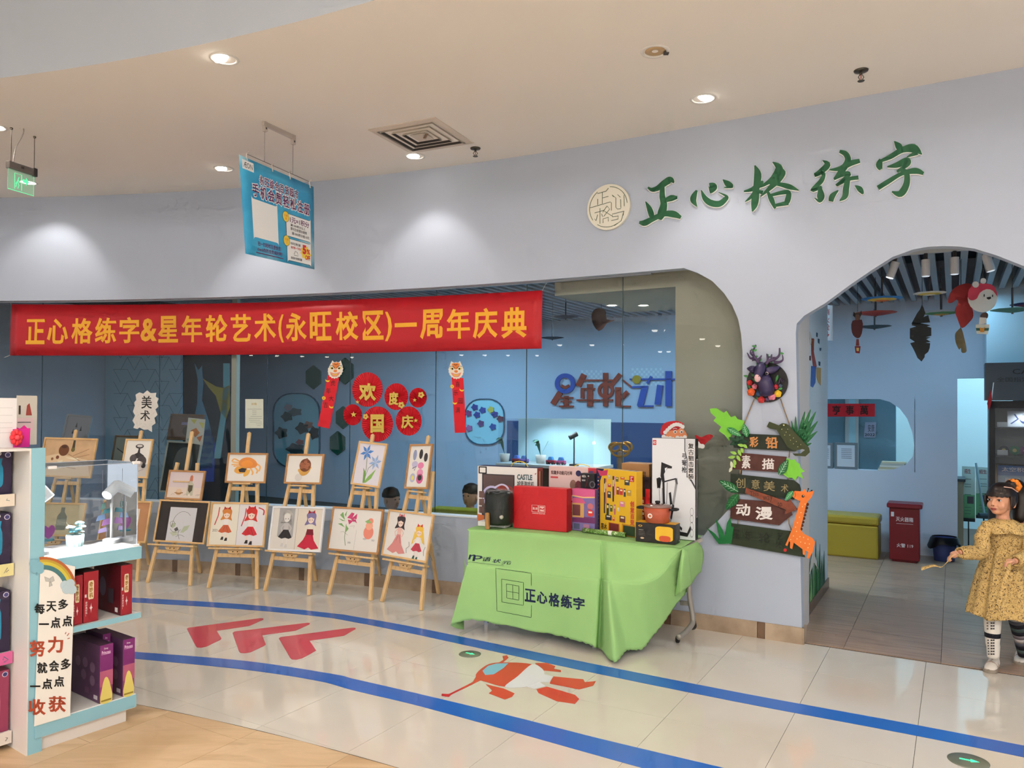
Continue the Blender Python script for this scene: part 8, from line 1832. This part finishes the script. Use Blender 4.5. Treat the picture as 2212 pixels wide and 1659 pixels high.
# bin with black liner
c = atz(2040, 1212); t = thing('waste_bin', 'blue waste bin with black liner bag by the back doorway', 'bin', c); m_bin = M((60, 70, 120), .5)
mb = MB(); mb.lathe([(.10, 0), (.105, .01), (.13, .26), (.125, .26), (.10, .02)], m_bin, 28, c=c, sy=.85); mb.obj('bucket', parent=t, smooth=True)
mb = MB(); n = 28; vs = []
for k in range(n): th = 2*PI*k/n; vs += [(c.x+.128*math.cos(th), c.y+.11*math.sin(th), .275), (c.x+.142*math.cos(th), c.y+.125*math.sin(th), .26), (c.x+(.15+.03*abs(math.cos(th)))*math.cos(th), c.y+.135*math.sin(th), .20-.05*abs(math.cos(th))**3+.012*math.sin(5*th))]
mb.raw(vs, [(3*k+j, 3*((k+1) % n)+j, 3*((k+1) % n)+j+1, 3*k+j+1) for k in range(n) for j in (0, 1)], M((16, 18, 22), .35)); mb.obj('liner_bag', parent=t, smooth=True)
# couplet banner, papers, frames and books at the serving window
F = fP(BE-.02); t = thing('couplet_banner', 'red paper couplet with black brush characters over the inner window', 'banner', PX(BE-.02).hit(1835, 900))
MB().poly([(1750, 872), (1890, 872), (1890, 900), (1750, 900)], K(190, 26, 40), F, 0, .003).obj('paper', parent=t)
for ch, x in (('萬', 1867), ('事', 1836), ('亨', 1807), ('通', 1780)): MB().text(ch, x-9, 896, x+9, 876, K(24, 18, 20), F, .004, bold=.02).obj('brush_character', parent=t)
F = fP(BE+.88)
mb = MB(); mb.poly([(1869, 912), (1893, 912), (1891, 945), (1866, 945)], K(176, 184, 206), F, .005, .002); t = thing('doodle_sheet', 'pale sheet with doodles and a year on the teal partition', 'paper', PX(BE+.88).hit(1880, 945)); mb.obj('sheet', parent=t); mb = MB(); mb.text('2022', 1868, 942, 1890, 936, INK, F, .0075); mb.text('安康', 1875, 933, 1889, 917, INK, F, .0075, bold=0); mb.obj('ink', parent=t)
mb = MB(); mb.poly([(1826, 862), (1855, 862), (1855, 1016), (1826, 1016)], M((196, 206, 204), .5), F, .004, .02); mb.poly([(1834, 862), (1848, 862), (1848, 1016), (1834, 1016)], M((176, 222, 232), .5), F, .025); struct('door_1', mb)
Fz = PX(BE-.0); zsill = oz0
for x0, x1, lb in ((1765, 1799, 'grey frame with calligraphy at the left of the inner window'), (1802, 1852, 'grey certificate frame standing in the inner window')):
    a = Fz.ab(x0, 1012); b_ = Fz.ab(x1, 957); t = thing('certificate_frame', lb, 'frame', Fz.P((a[0]+b_[0])/2, zsill, -.03)); fl = Fz.f()
    MB().rect(a[0], zsill+.001, b_[0], b_[1], M((110, 118, 124), .4), fl, -.05, .03).obj('frame', parent=t, bevel=.004); mb = MB(); w = b_[0]-a[0]; mb.rect(a[0]+.03, zsill+.03, b_[0]-.03, b_[1]-.03, K(196, 202, 212), fl, -.019, .001)
    for k in range(6): mb.rect(a[0]+w*.3, b_[1]-.08-k*.022, b_[0]-w*.25, b_[1]-.073-k*.022, K(120, 126, 140), fl, -.017)
    mb.obj('certificate', parent=t)
for k in range(5):
    a = Fz.ab(1896+k*2, 1014)[0]; b_ = Fz.ab(1945+k*3, 1014)[0]; MB().rect(a, zsill+.001+k*.022, b_, zsill+.022+k*.022, K(*((206, 206, 196), (190, 180, 150), (214, 214, 206), (180, 186, 180), (206, 200, 176))[k]), Fz.f(), -.14, .13).obj('book', label='book number %s from the bottom of the stack in the inner window' % ('one', 'two', 'three', 'four', 'five')[k], cat='book', group='books in the inner window')
# back room: counter, posters, mop
F2 = PX(BE+.7)
for x0, x1, y0, y1, lb in ((2078, 2106, 1008, 1118, 'green and white roll-up poster standing in the back room, left one'), (2108, 2142, 1010, 1112, 'green and white roll-up poster in the back room beside the mop')):
    a = F2.ab(x0, y1); b_ = F2.ab(x1, y0); t = thing('rollup_poster', lb, 'poster', F2.P((a[0]+b_[0])/2, 0)); z0 = a[1]; hh = b_[1]-z0; w = b_[0]-a[0]; G = lambda x, y, h=0: F2.P(a[0]+x*w, z0+y*hh, h)
    mb = MB(); mb.rect(0, .45, 1, 1, K(190, 214, 206), G, 0, .004); mb.rect(0, 0, 1, .45, K(110, 176, 130), G, 0, .004); mb.obj('sheet', parent=t); MB().rect(0, -.06, 1, 0, K(40, 46, 50), G, -.05, .1).obj('base', parent=t); MB().rect(.45, -z0/hh, .55, -.06, K(40, 46, 50), G, -.02, .02).obj('support', parent=t)
    mb = MB(); mb.text('招生', .2, .86, .7, .95, K(150, 60, 60), G, .005); [mb.rect(.2, y, .7, y+.01, K(90, 120, 116), G, .005) for y in (.75, .65, .6, .45, .2, .14, .08)]; mb.rect(.4, .28, .9, .42, K(90, 90, 96), G, .005); mb.obj('print', parent=t)
F3 = PX(BE+.5); p = F3.hit(2108, 1000); q = F3.hit(2126, 1110); t = thing('mop', 'thin-handled mop leaning in the back room doorway', 'mop', q); MB().tube([p, q], .012, K(150, 186, 196), 8).obj('handle', parent=t); MB().tube([q-Vector((.1, .06, .01)), q+Vector((.1, -.06, -.01))], .03, K(60, 80, 90), 8).obj('head', parent=t)
a = PX(BE+.25).ab(2070, 1040); b_ = PX(BE+.25).ab(2081, 1000); mb = MB(); t = thing('service_counter', 'edge of a counter just inside the back doorway', 'counter', PX(BE+.25).P(a[0], 0)); MB().rect(a[0]-.5, 0, b_[0], a[1], K(150, 150, 130), PX(BE+.25).f(), -.4, .4).obj('body', parent=t); MB().rect(a[0]-.5, a[1], b_[0]+.02, a[1]+.03, K(60, 70, 76), PX(BE+.25).f(), -.42, .44).obj('top', parent=t)
# black display cabinet and dark sign
PC = PX(3.0); a = PC.ab(2137, 1100)[0]; b_ = a+1.0; zt_ = PC.ab(2180, 866)[1]; t = thing('black_cabinet', 'black framed display cabinet behind the girl', 'cabinet', PC.P((a+b_)/2, 0)); m_bc = M((18, 20, 24), .4)
for x0, x1 in ((a, a+.05), (b_-.05, b_)): MB().rect(x0, 0, x1, zt_, m_bc, PC.f(), -.38, .38).obj('side', parent=t)
MB().rect(a, zt_-.07, b_, zt_, m_bc, PC.f(), -.38, .38).obj('top', parent=t); MB().rect(a, 0, b_, .12, m_bc, PC.f(), -.38, .38).obj('plinth', parent=t); MB().rect(a+.05, .12, b_-.05, zt_-.07, M((150, 150, 140), .6), PC.f(), -.38, .01).obj('back', parent=t)
zs = [PC.ab(2160, y)[1] for y in (923, 984, 1052)]+[.55]
for z in zs: MB().rect(a+.05, z-.012, b_-.05, z, m_bc, PC.f(), -.36, .355).obj('shelf', parent=t)
mb = MB(); mb.rect(a+.05, .12, b_-.05, zt_-.07, m_ac, PC.f(), -.004); mb.obj('glass_door', parent=t)
spot(PC.P(a+.3, zt_-.09, -.1), PC.P(a+.3, .3, -.2), 3, (.9, .97, 1), 140, .5, .03)
def citem(nm_, lb, x, z, w, h, c, pr, cat='box'):
    t = thing(nm_, lb, cat, PC.P(x, z+.001, -.2)); MB().rect(x, z+.001, x+w, z+h, K(*c), PC.f(), -.28, .08).obj('carton', parent=t, bevel=.003); G = lambda u_, v_, hh=0: PC.P(x+u_*w, z+v_*h, -.199+hh); mb = MB(); pr(mb, G, w/h); mb.obj('print', parent=t)
citem('porcelain_print_box', 'white box with blue painted pattern on the top cabinet shelf', a+.16, zs[0], .30, .16, (214, 220, 226), lambda mb, G, s: (dsc(mb, G, .5, .5, .3, K(60, 80, 140), s), dsc(mb, G, .45, .55, .2, K(190, 200, 216), s, .0004), mb.line([(.1, .2), (.3, .5), (.2, .8)], .05, K(60, 80, 140), G), mb.rect(.85, .1, .95, .9, K(60, 70, 110), G)))
citem('pink_gift_set', 'pink and blue gift set on the middle cabinet shelf', a+.52, zs[1], .24, .32, (200, 150, 196), lambda mb, G, s: (dsc(mb, G, .35, .65, .25, K(190, 90, 150), s), mb.rect(.4, .1, .7, .5, K(110, 176, 206), G)))
citem('blue_building_set', 'blue building set box on the lower cabinet shelf', a+.08, zs[2], .62, .20, (60, 120, 180), lambda mb, G, s: (mb.rect(.0, .0, 1, .5, K(110, 160, 190), G), mb.rect(.1, .1, .3, .4, K(190, 206, 214), G, .0004), mb.rect(.4, .1, .6, .4, K(180, 200, 214), G, .0004), mb.text('太空积木', .05, .7, .45, .92, W_, G, .0004), mb.star(.75, .6, .12, K(226, 196, 90), G, .0004)))
for k, (x, c) in enumerate(((.13, (60, 60, 64)), (.22, (60, 140, 90)), (.31, (150, 70, 130)), (.40, (70, 150, 80)))):
    p = PC.P(a+x, zs[1]+.045, -.2); t = thing('spinning_top', ('grey', 'green', 'violet', 'bright green')[k]+' small round toy on the middle cabinet shelf', 'toy', PC.P(a+x, zs[1], -.2)); mb = MB(); X = Matrix.Translation(p) @ N3.to_track_quat('Z', 'Y').to_matrix().to_4x4(); mb.lathe([(.044, -.015), (.044, .015), (.03, .02), (0, .02)], K(*c), 18, X=X); mb.obj('disc', parent=t); MB().lathe([(.018, .02), (.018, .026), (0, .027)], K(226, 206, 120), 12, X=X).obj('hub', parent=t)
for z, x in ((zs[0], .07), (zs[1], .07)): MB().rect(a+x, z+.001, a+x+.09, z+.05, K(226, 226, 220), PC.f(), -.1, .004).obj('price_card', label='small white price card on the %s cabinet shelf' % ('top' if z == zs[0] else 'middle'), cat='price card')
P4 = PX(2.9); a4 = P4.ab(2128, 865); b4 = P4.ab(2330, 780); t = thing('dark_sign_panel', 'dark grey sign panel with letters above the black cabinet', 'sign', P4.P(a4[0], a4[1])); MB().rect(a4[0], zt_+.005, b4[0], b4[1], M((62, 70, 76), .4), P4.f(), -.3, .3).obj('panel', parent=t); mb = MB(); F = P4.fpx(); mb.text('CAMPUS', 2187, 808, 2290, 797, K(24, 26, 28), F, .002, bold=.0); mb.text('全国指定金牌', 2153, 825, 2260, 815, K(30, 34, 36), F, .002, bold=0); mb.obj('lettering', parent=t)
p = PX(2.85).hit(2142, 862); t = thing('paper_flag', 'small red paper flag on the corner of the black cabinet', 'flag', p); MB().tube([p-Vector((0, 0, .0)), p+Vector((.02, 0, .16))], .005, W_, 6).obj('stick', parent=t); F = fP(2.85); MB().poly([(2141, 840), (2143, 862), (2137, 888), (2132, 872), (2138, 850)], K(170, 30, 36), F, .004, .003).obj('cloth', parent=t)
# hydrant sign, painted mural and grass on the side partition
P5 = PX(1.98); F = P5.fpx(); t = thing('hydrant_sign', 'white hydrant sign with red characters and arrow', 'sign', P5.hit(1790, 736)); MB().poly([(1780, 659), (1799, 660), (1799, 736), (1780, 735)], K(226, 226, 228), F, 0, .01).obj('plate', parent=t)
for ch, y in (('消', 674), ('火', 691), ('栓', 707)): MB().text(ch, 1783, y+7, 1792, y-7, K(150, 34, 40), F, .0105, bold=.02).obj('character', parent=t)
MB().poly([(1787, 716), (1789, 716), (1789, 722), (1792, 722), (1788, 729), (1784, 722), (1787, 722)], K(160, 34, 40), F, .0105).obj('arrow', parent=t)
PM = Plane(IN(D0-.04, .6), -N3); 
if PM.n.dot(U3) < 0: PM.n = -PM.n
F = PM.fpx(); t = thing('paint_splash_mural', 'painted splash mural in red, blue and ochre on the side partition', 'mural', PM.hit(1762, 850))
for nm_, c, pts in (('white_streak', (206, 200, 190), [(88, 690), (100, 680), (112, 720), (118, 750), (104, 780)]), ('red_swirl', (150, 60, 44), [(108, 730), (130, 730), (128, 830), (150, 940), (125, 940), (112, 850)]), ('orange_swirl', (206, 120, 40), [(108, 740), (132, 735), (125, 800), (112, 815)]), ('blue_splash', (60, 96, 170), [(110, 935), (146, 935), (140, 1060), (122, 1095), (105, 1085)]), ('ochre_splash', (190, 150, 80), [(150, 945), (182, 950), (180, 1080), (165, 1060), (150, 1020)]), ('blue_dot', (40, 70, 100), [(148, 685), (158, 690), (156, 720), (148, 715)]), ('blue_dot', (40, 70, 100), [(160, 730), (172, 735), (170, 770), (160, 760)]), ('blue_dot', (40, 70, 100), [(174, 800), (184, 800), (182, 820), (174, 822)]), ('blue_dot', (40, 80, 110), [(164, 900), (178, 905), (176, 935), (166, 930)]), ('dark_red_dot', (90, 40, 50), [(92, 860), (106, 858), (106, 895), (94, 890)])): MB().poly(CD(pts), K(*c), F, .002, .002).obj(nm_, parent=t)
t = thing('grass_mural', 'green painted grass blades along the bottom of the side partition', 'mural', PM.hit(1760, 1300))
for k, (x0, x1, y0, y1, c) in enumerate([(1744, 1750, 1330, 1205, (60, 130, 70)), (1748, 1756, 1325, 1170, (30, 96, 50)), (1753, 1760, 1318, 1215, (96, 150, 90)), (1757, 1764, 1310, 1165, (36, 110, 56)), (1762, 1768, 1302, 1190, (70, 140, 80)), (1766, 1772, 1294, 1175, (30, 90, 60)), (1770, 1777, 1286, 1200, (50, 110, 80)), (1775, 1781, 1278, 1190, (40, 84, 70)), (1747, 1753, 1328, 1240, (140, 180, 120)), (1759, 1765, 1306, 1230, (20, 80, 44))]): MB().poly([(x0, y0), (x1, y0-8), ((x0+x1)/2+1, y1)], K(*c), F, .002+.0004*k, .002).obj('grass_blade', parent=t)
MB().poly([(1746, 1240), (1752, 1195), (1750, 1180), (1758, 1200), (1765, 1230), (1756, 1215)], K(220, 214, 204), F, .008, .002).obj('white_root', parent=t)

P6 = PX(.75); c = P6.hit(1342, 1000); t = thing('gold_bow', 'gold rope bow ornament behind the cardboard carton', 'ornament', Vector((c.x, c.y, zb+.02))); m_gd = M((190, 140, 40), .3, .6)
for k, (x0, y0, rx, ry) in enumerate(((1328, 966, 12, 9), (1352, 966, 13, 10), (1340, 972, 20, 14))):
    MB().tube([P6.hit(x0+rx*math.cos(2*PI*i/20), y0+ry*math.sin(2*PI*i/20), .01*k) for i in range(20)], .012, m_gd, 8, closed=True).obj('rope_loop', parent=t, smooth=True)
MB().tube([P6.hit(1340, 976), P6.hit(1338, 1040)], .03, M((150, 130, 110), .6), 12).obj('stand', parent=t, smooth=True)

mb = MB(); a = PB.ab(1096, 925); b_ = PB.ab(1500, 915); mb.rect(a[0], 0, b_[0], b_[1], M((52, 84, 128), .5), PB.f(), .001, .012); struct('dark_reflection_panel', mb)  # dark panel painted in for a reflection in the window glass
# ================================================================= GIRL IN THE YELLOW DRESS
YG = 4.95
gq = lambda x, y, dy=0.0: at(x, y, YG+dy)
gl_ = thing('person', 'girl in a yellow patterned dress holding fabric ribbons in the doorway', 'person', atz(2160, 1448))
m_skin = M((214, 156, 124), .5, var=.04, vscale=20); m_hair = ramp_mat('hair', [(.35, (20, 15, 14)), (.65, (44, 32, 28))], rough=.35, scale=40, stretch=(1, 1, .15))
m_dress = ramp_mat('dress_print', [(.42, (204, 172, 110)), (.46, (198, 164, 100)), (.475, (84, 62, 40)), (.52, (84, 62, 40)), (.535, (204, 170, 108))], rough=.8, scale=42, detail=1.0, distort=1.8)
hf = Vector((-.89, -.456, 0)); hs = Vector((.456, -.89, 0)); HC = gq(2163, 1079); UZ = Vector((0, 0, 1))
H = lambda a, b, c: HC+hf*a+hs*b+UZ*c
B = MB(); S = m_skin
def ell(mb, c, ra, rb, rc, m, n=24, fa=hf, fs=hs):
    X = Matrix((fa*ra, fs*rb, UZ*rc)).transposed().to_4x4(); X.translation = c; mb.ball((0, 0, 0), 1, m, n, X)
ell(B, H(-.008, 0, .012), .088, .074, .092, S); ell(B, H(.030, 0, -.035), .052, .056, .060, S); ell(B, H(.052, 0, -.070), .026, .030, .024, S); ell(B, H(.054, .03, -.036), .026, .026, .028, S); ell(B, H(.054, -.03, -.036), .026, .026, .028, S)
ell(B, H(.086, 0, -.026), .013, .012, .010, S, 12); B.tube([H(.078, 0, .006), H(.090, 0, -.022)], [.007, .010], S, 8)
ell(B, H(.078, 0, -.050), .011, .020, .006, S, 12); ell(B, H(.076, 0, -.060), .010, .016, .006, S, 12)
for sd in (-1, 1): ell(B, H(-.008, sd*.076, -.022), .018, .008, .028, S, 12)
B.tube([H(-.012, 0, -.06), gq(2166, 1112, .01), gq(2167, 1126, .01)], [.042, .036, .042], S, 16)
B.tube([gq(2167, 1122, .01), gq(2167, 1135, .01), gq(2168, 1155, .01), gq(2169, 1185, .01), gq(2169, 1215, .02)], [.045, .07, .07, .062, .08], S, 16)
RA = [gq(2136, 1132), gq(2122, 1160, -.02), gq(2121, 1190, -.05), gq(2096, 1194, -.09), gq(2072, 1194, -.12)]
LA = [gq(2200, 1132), gq(2216, 1160, -.02), gq(2222, 1196, -.06), gq(2206, 1208, -.13), gq(2192, 1212, -.18)]
for A_ in (RA, LA): B.tube(A_, [.030, .027, .024, .021, .018], S, 12)
B.tube([gq(2152, 1215, .02), gq(2146, 1275, 0), gq(2143, 1340, -.02), gq(2144, 1380, -.01), gq(2145, 1420, 0)], [.06, .05, .036, .032, .024], S, 14)
B.tube([gq(2186, 1215, .02), gq(2192, 1275, .03), gq(2198, 1345, .07), gq(2206, 1380, .10), gq(2211, 1408, .13)], [.06, .05, .036, .032, .024], S, 14)
def hand(c, fw, dn, out):
    """palm at c; fw = towards the fingers, dn = curl direction, out = thumb side"""
    fw, dn, out = (Vector(v).normalized() for v in (fw, dn, out))
    B.tube([c-fw*.018, c+fw*.004, c+fw*.022], [.017, .022, .021], S, 12); ell(B, c+fw*.006, .026, .022, .014, S, 12, fw, out)
    for k, L in enumerate((.030, .034, .032, .025)):
        b = c+fw*.024+out*(.020-.0125*k); p1 = b+fw*L*.6+dn*.004; p2 = p1+dn*L*.75+fw*.004; p3 = p2-fw*L*.55+dn*.002
        B.tube([b-fw*.01, b, p1, p2, p3], [.0085, .0085, .0078, .0072, .006], S, 8)
    b = c+out*.020-fw*.004; B.tube([b, b+out*.014+fw*.014, b+out*.006+fw*.032+dn*.008], [.0095, .009, .0068], S, 8)
hr = gq(2063, 1197, -.13); hand(hr, gq(2050, 1203, -.13)-hr, (.1, .2, -1), (-.2, -1, .35))
hl = gq(2183, 1214, -.20); hand(hl, gq(2172, 1215, -.22)-hl, (-.1, .3, -1), (-.3, -1, .3))
body = B.obj('body', parent=gl_, smooth=True)
r_ = body.modifiers.new('remesh', 'REMESH'); r_.mode = 'VOXEL'; r_.voxel_size = .0042; r_.use_smooth_shade = True
r_ = body.modifiers.new('smooth', 'SMOOTH'); r_.factor = .5; r_.iterations = 3
# face
for sd in (-1, 1):
    mb = MB(); ell(mb, H(.074, sd*.032, .001), .008, .013, .006, M((236, 230, 226), .3), 12); ey = mb.obj('eye', parent=gl_, smooth=True)
    mb = MB(); ell(mb, H(.0785, sd*.031+.002, .001), .006, .0065, .0062, M((22, 15, 13), .2), 12); mb.obj('iris', parent=ey, smooth=True)
    MB().tube([H(.074, sd*.044, .003), H(.083, sd*.033, .0085), H(.082, sd*.02, .004)], .0018, m_hair, 6).obj('eyelid', parent=ey); MB().tube([H(.072, sd*.046, .022), H(.082, sd*.032, .027), H(.084, sd*.016, .024)], .0024, m_hair, 6).obj('eyebrow', parent=gl_)
    MB().ball(H(.094, sd*.007, -.034), .003, M((120, 66, 54), .6), 8).obj('nostril', parent=gl_)
mb = MB(); ell(mb, H(.0855, 0, -.0535), .006, .019, .0042, M((176, 84, 78), .4), 14); ell(mb, H(.083, 0, -.060), .006, .015, .0045, M((190, 96, 88), .4), 14); mb.obj('lips', parent=gl_, smooth=True)
MB().tube([H(.088, .015, -.0565), H(.0905, 0, -.0565), H(.088, -.015, -.0565)], .0014, M((90, 34, 34), .6), 6).obj('mouth_line', parent=gl_)
# hair cap with fringe, ponytail, scrunchie
mb = MB(); n, m_ = 40, 14; vs = []
for i in range(n):
    a = 2*PI*i/n; ca, sa = math.cos(a), math.sin(a); front = max(0, ca)
    low = .024 if ca > .42 else (-.012 if ca > .05 else -.06)
    low += .004*math.sin(i*2.7) if ca > .42 else 0
    for j in range(m_+1):
        t = j/m_; zt = .108*(1-t)+low*t if j else .108
        rr = math.sqrt(max(0, 1-((zt-.012)/.102)**2)); vs.append(H(-.010+.099*rr*ca+(.004 if ca > .42 and t > .6 else 0), .084*rr*sa, zt))
fs = [(i*(m_+1)+j, i*(m_+1)+j+1, ((i+1) % n)*(m_+1)+j+1, ((i+1) % n)*(m_+1)+j) for i in range(n) for j in range(m_)]
mb.raw(vs, fs, m_hair); o = mb.obj('hair', parent=gl_, smooth=True); q = o.modifiers.new('solid', 'SOLIDIFY'); q.thickness = .008; q.offset = -1
for sd in (-1, 1):
    for k in range(3): MB().tube([H(.03-.016*k, sd*.080, .03), H(.034-.016*k, sd*.083, -.02), H(.034-.014*k, sd*.078, -.058+.008*k)], [.009, .008, .002], m_hair, 6).obj('side_lock', parent=gl_, smooth=True)
pt = H(-.082, .030, .088)
mb = MB(); P = catmull([tuple(H(-.06, .01, .07)), tuple(H(-.10, .02, .085)), tuple(H(-.145, .03, .05)), tuple(H(-.155, .035, -.03)), tuple(H(-.14, .035, -.11)), tuple(H(-.125, .03, -.17))], 6); k = len(P); mb.tube(P, [.03+.026*math.sin(PI*min(1, i/k*1.15))**.7-(.03 if i > k-4 else 0)*((i-k+4)/4) for i in range(k)], m_hair, 14); pny = mb.obj('ponytail', parent=gl_, smooth=True)
mb = MB(); 
for k in range(12): a = 2*PI*k/12; mb.ball(pt+hs*math.cos(a)*.036+UZ*math.sin(a)*.030+hf*(.006*(k % 2)), (.017, .017, .017), M((226, 128, 40), .6), 8)
mb.obj('scrunchie', parent=pny, smooth=True)
MB().tube([H(.05, .045, .088), H(.01, .07, .082), H(-.04, .078, .055)], .0035, M((214, 170, 150), .5), 6).obj('hair_parting', parent=gl_)
# dress
bf = Vector((-.42, -.907, 0)); bs = Vector((.907, -.42, 0))
def loft(rings, nm_, n=56, pleat=0, par=gl_, mat=m_dress):
    vs = []; R = catmull([tuple(v) for v in rings], 5)
    for k, (x, y, dy, w, d, pl) in enumerate(R):
        c = gq(x, y, dy)
        for i in range(n):
            a = 2*PI*i/n; q = 1+pl*math.sin(a*13+.6*math.sin(a*3))*.5+pl*.5*math.sin(a*7+1); vs.append(c+bs*math.cos(a)*w*q+bf*math.sin(a)*d*q+UZ*(pl*.10*math.sin(a*5+.7) if k == len(R)-1 else 0))
    fs = [(k*n+i, k*n+(i+1) % n, (k+1)*n+(i+1) % n, (k+1)*n+i) for k in range(len(R)-1) for i in range(n)]
    mb = MB(); mb.raw(vs, fs, mat); o = mb.obj(nm_, parent=par, smooth=True); q = o.modifiers.new('solid', 'SOLIDIFY'); q.thickness = .003; q.offset = 1; return o
loft([(2167, 1124, .01, .050, .048, 0), (2167, 1129, .01, .080, .060, 0), (2167, 1138, .01, .104, .074, 0), (2168, 1158, .01, .102, .082, 0), (2169, 1178, .01, .090, .076, .02), (2169, 1184, .01, .088, .074, .03)], 'bodice')
loft([(2169, 1183, .01, .090, .076, .03), (2169, 1194, .01, .108, .092, .07), (2167, 1240, .01, .146, .124, .09), (2165, 1290, .01, .176, .150, .09), (2164, 1328, .01, .198, .170, .09)], 'skirt', 112)
loft([(2169, 1181, .01, .093, .079, .015), (2169, 1187, .01, .094, .080, .015)], 'waist_band')
loft([(2167, 1121, .01, .047, .045, 0), (2167, 1127, .0, .086, .068, .01), (2167, 1139, -.005, .118, .094, .03), (2168, 1149, -.01, .134, .108, .06)], 'ruffled_collar', 80)
for nm_, A_ in (('sleeve', RA), ('sleeve', LA)):
    P = catmull([tuple(v) for v in A_], 6); k = len(P); mb = MB(); mb.tube(P, [(.038+.008*math.sin(PI*min(1, i/k*1.02))+.003*math.sin(i*2.2)) if i < k-3 else (.032, .022, .034)[i-k+3] for i in range(k)], m_dress, 18, cap=False); o = mb.obj(nm_, parent=gl_, smooth=True); q = o.modifiers.new('solid', 'SOLIDIFY'); q.thickness = .003
def ribbon(pts, w, lab, hang=False):
    P = catmull([tuple(p) for p in pts], 6); mb = MB(); vs = []
    for i, p in enumerate(P): p = Vector(p); t = i/(len(P)-1); d = bs*w if hang else UZ*w*math.cos(t*2.2)+bf*w*math.sin(t*2.2); vs += [p-d, p+d]
    mb.raw(vs, [(2*i, 2*i+1, 2*i+3, 2*i+2) for i in range(len(P)-1)], m_dress); o = mb.obj(lab, parent=gl_, smooth=True); q = o.modifiers.new('solid', 'SOLIDIFY'); q.thickness = .003
ribbon([gq(2130, 1186, -.08), gq(2096, 1204, -.13), gq(2062, 1200, -.15), gq(2050, 1211, -.15), gq(2034, 1225, -.15), gq(2017, 1222, -.15), gq(1990, 1229, -.14)], .014, 'waist_ribbon')
ribbon([gq(2178, 1212, -.225), gq(2176, 1232, -.23), gq(2170, 1262, -.235), gq(2160, 1290, -.24), gq(2156, 1314, -.24)], .016, 'waist_ribbon', True)
# leggings
m_lw2 = M((226, 218, 208), .8); m_nv = M((22, 22, 34), .8)
L1 = lambda y: gq(2144+(1.5 if y > 1390 else 0), y, -.015); r1 = lambda y: .052-.018*max(0, (y-1330)/90)
mb = MB(); mb.tube([L1(y) for y in range(1300, 1426, 6)], [r1(y) for y in range(1300, 1426, 6)], m_lw2, 20); lgg = mb.obj('legging', parent=gl_, smooth=True)
for y0, y1 in ((1318, 1336), (1366, 1376)): MB().tube([L1(y0), L1(y1)], [r1(y0)+.0015, r1(y1)+.0015], m_nv, 20).obj('legging_band', parent=lgg)
mb = MB()
for y in (1340, 1346, 1352, 1358, 1383, 1389, 1395, 1401, 1407, 1413):
    for dx in (-11.5, 0, 11.5):
        w = 4.2 if dx == 0 else 1.6; c = L1(y); F = lambda a, b, h=0: gq(2144+dx*(r1(y)/.05)+a, y+b, -.015-math.sqrt(max(.0001, r1(y)**2-((dx*.0029)**2)))-.0025+h)
        mb.poly([(-w, -2), (0, -.6), (w, -2), (w, 2), (0, .6), (-w, 2)], m_nv, lambda a, b, h=0: F(a, b))
o = mb.obj('legging_bows', parent=lgg); o['kind'] = 'stuff'
ys = list(range(1310, 1412, 8)); L2 = lambda y: gq(2196+(y-1330)*.19, y, .05+.08*(y-1320)/90)
for k, y in enumerate(ys): MB().tube([L2(y), L2(y+8)], [.054-.02*max(0, (y-1330)/90), .054-.02*max(0, (y-1322)/90)], [m_nv, M((120, 108, 112), .8), M((176, 168, 166), .8), M((84, 84, 92), .8), m_nv, M((70, 86, 84), .8)][k % 6], 18).obj('legging_stripe', parent=gl_, smooth=True)
def shoe(heel, toe, nm_):
    heel = Vector((heel.x, heel.y, 0)); toe = Vector((toe.x, toe.y, 0)); d = (toe-heel).normalized(); s = Vector((-d.y, d.x, 0)); L = (toe-heel).length; t = gl_
    out = [(-.02, .0), (0, .030), (.35*L, .034), (.7*L, .040), (.92*L, .034), (L, .0)]; pts = [(a, b) for a, b in out]+[(a, -b) for a, b in out[-2:0:-1]]
    F = lambda x, y, h=0: heel+d*x+s*y+UZ*h
    MB().poly(pts, M((150, 138, 124), .6), F, .001, .022, smooth=3).obj('shoe_sole', parent=t)
    mb = MB(); rings = [(-.012, .024, .075), (.25*L, .031, .085), (.45*L, .034, .066), (.7*L, .036, .050), (.92*L, .028, .036), (L*.99, .008, .026)]; n = 16; vs = []
    for x, w, h in rings:
        for k in range(n): a = PI*k/(n-1); vs.append(F(x, -w*math.cos(a), .022+(h-.022)*math.sin(a)**.75))
    mb.raw(vs, [(i*n+k, i*n+k+1, (i+1)*n+k+1, (i+1)*n+k) for i in range(len(rings)-1) for k in range(n-1)]+[tuple(range(n))], M((226, 216, 204), .5)); su = mb.obj('shoe_upper', parent=t, smooth=True)
    for x in (.42, .58): MB().tube([F(x*L, -.037, .030), F(x*L, -.022, .058-.02*x), F(x*L, 0, .074-.02*x), F(x*L, .022, .058-.02*x), F(x*L, .037, .030)], .006, M((180, 160, 146), .5), 8).obj('shoe_strap', parent=su, smooth=True)
a = atz(2150, 1441); b = atz(2133, 1457); shoe(a, a+(b-a).normalized()*.17, 'shoe')
a = atz(2206, 1424); b = atz(2202, 1440); shoe(a, a+(b-a).normalized()*.17, 'shoe')
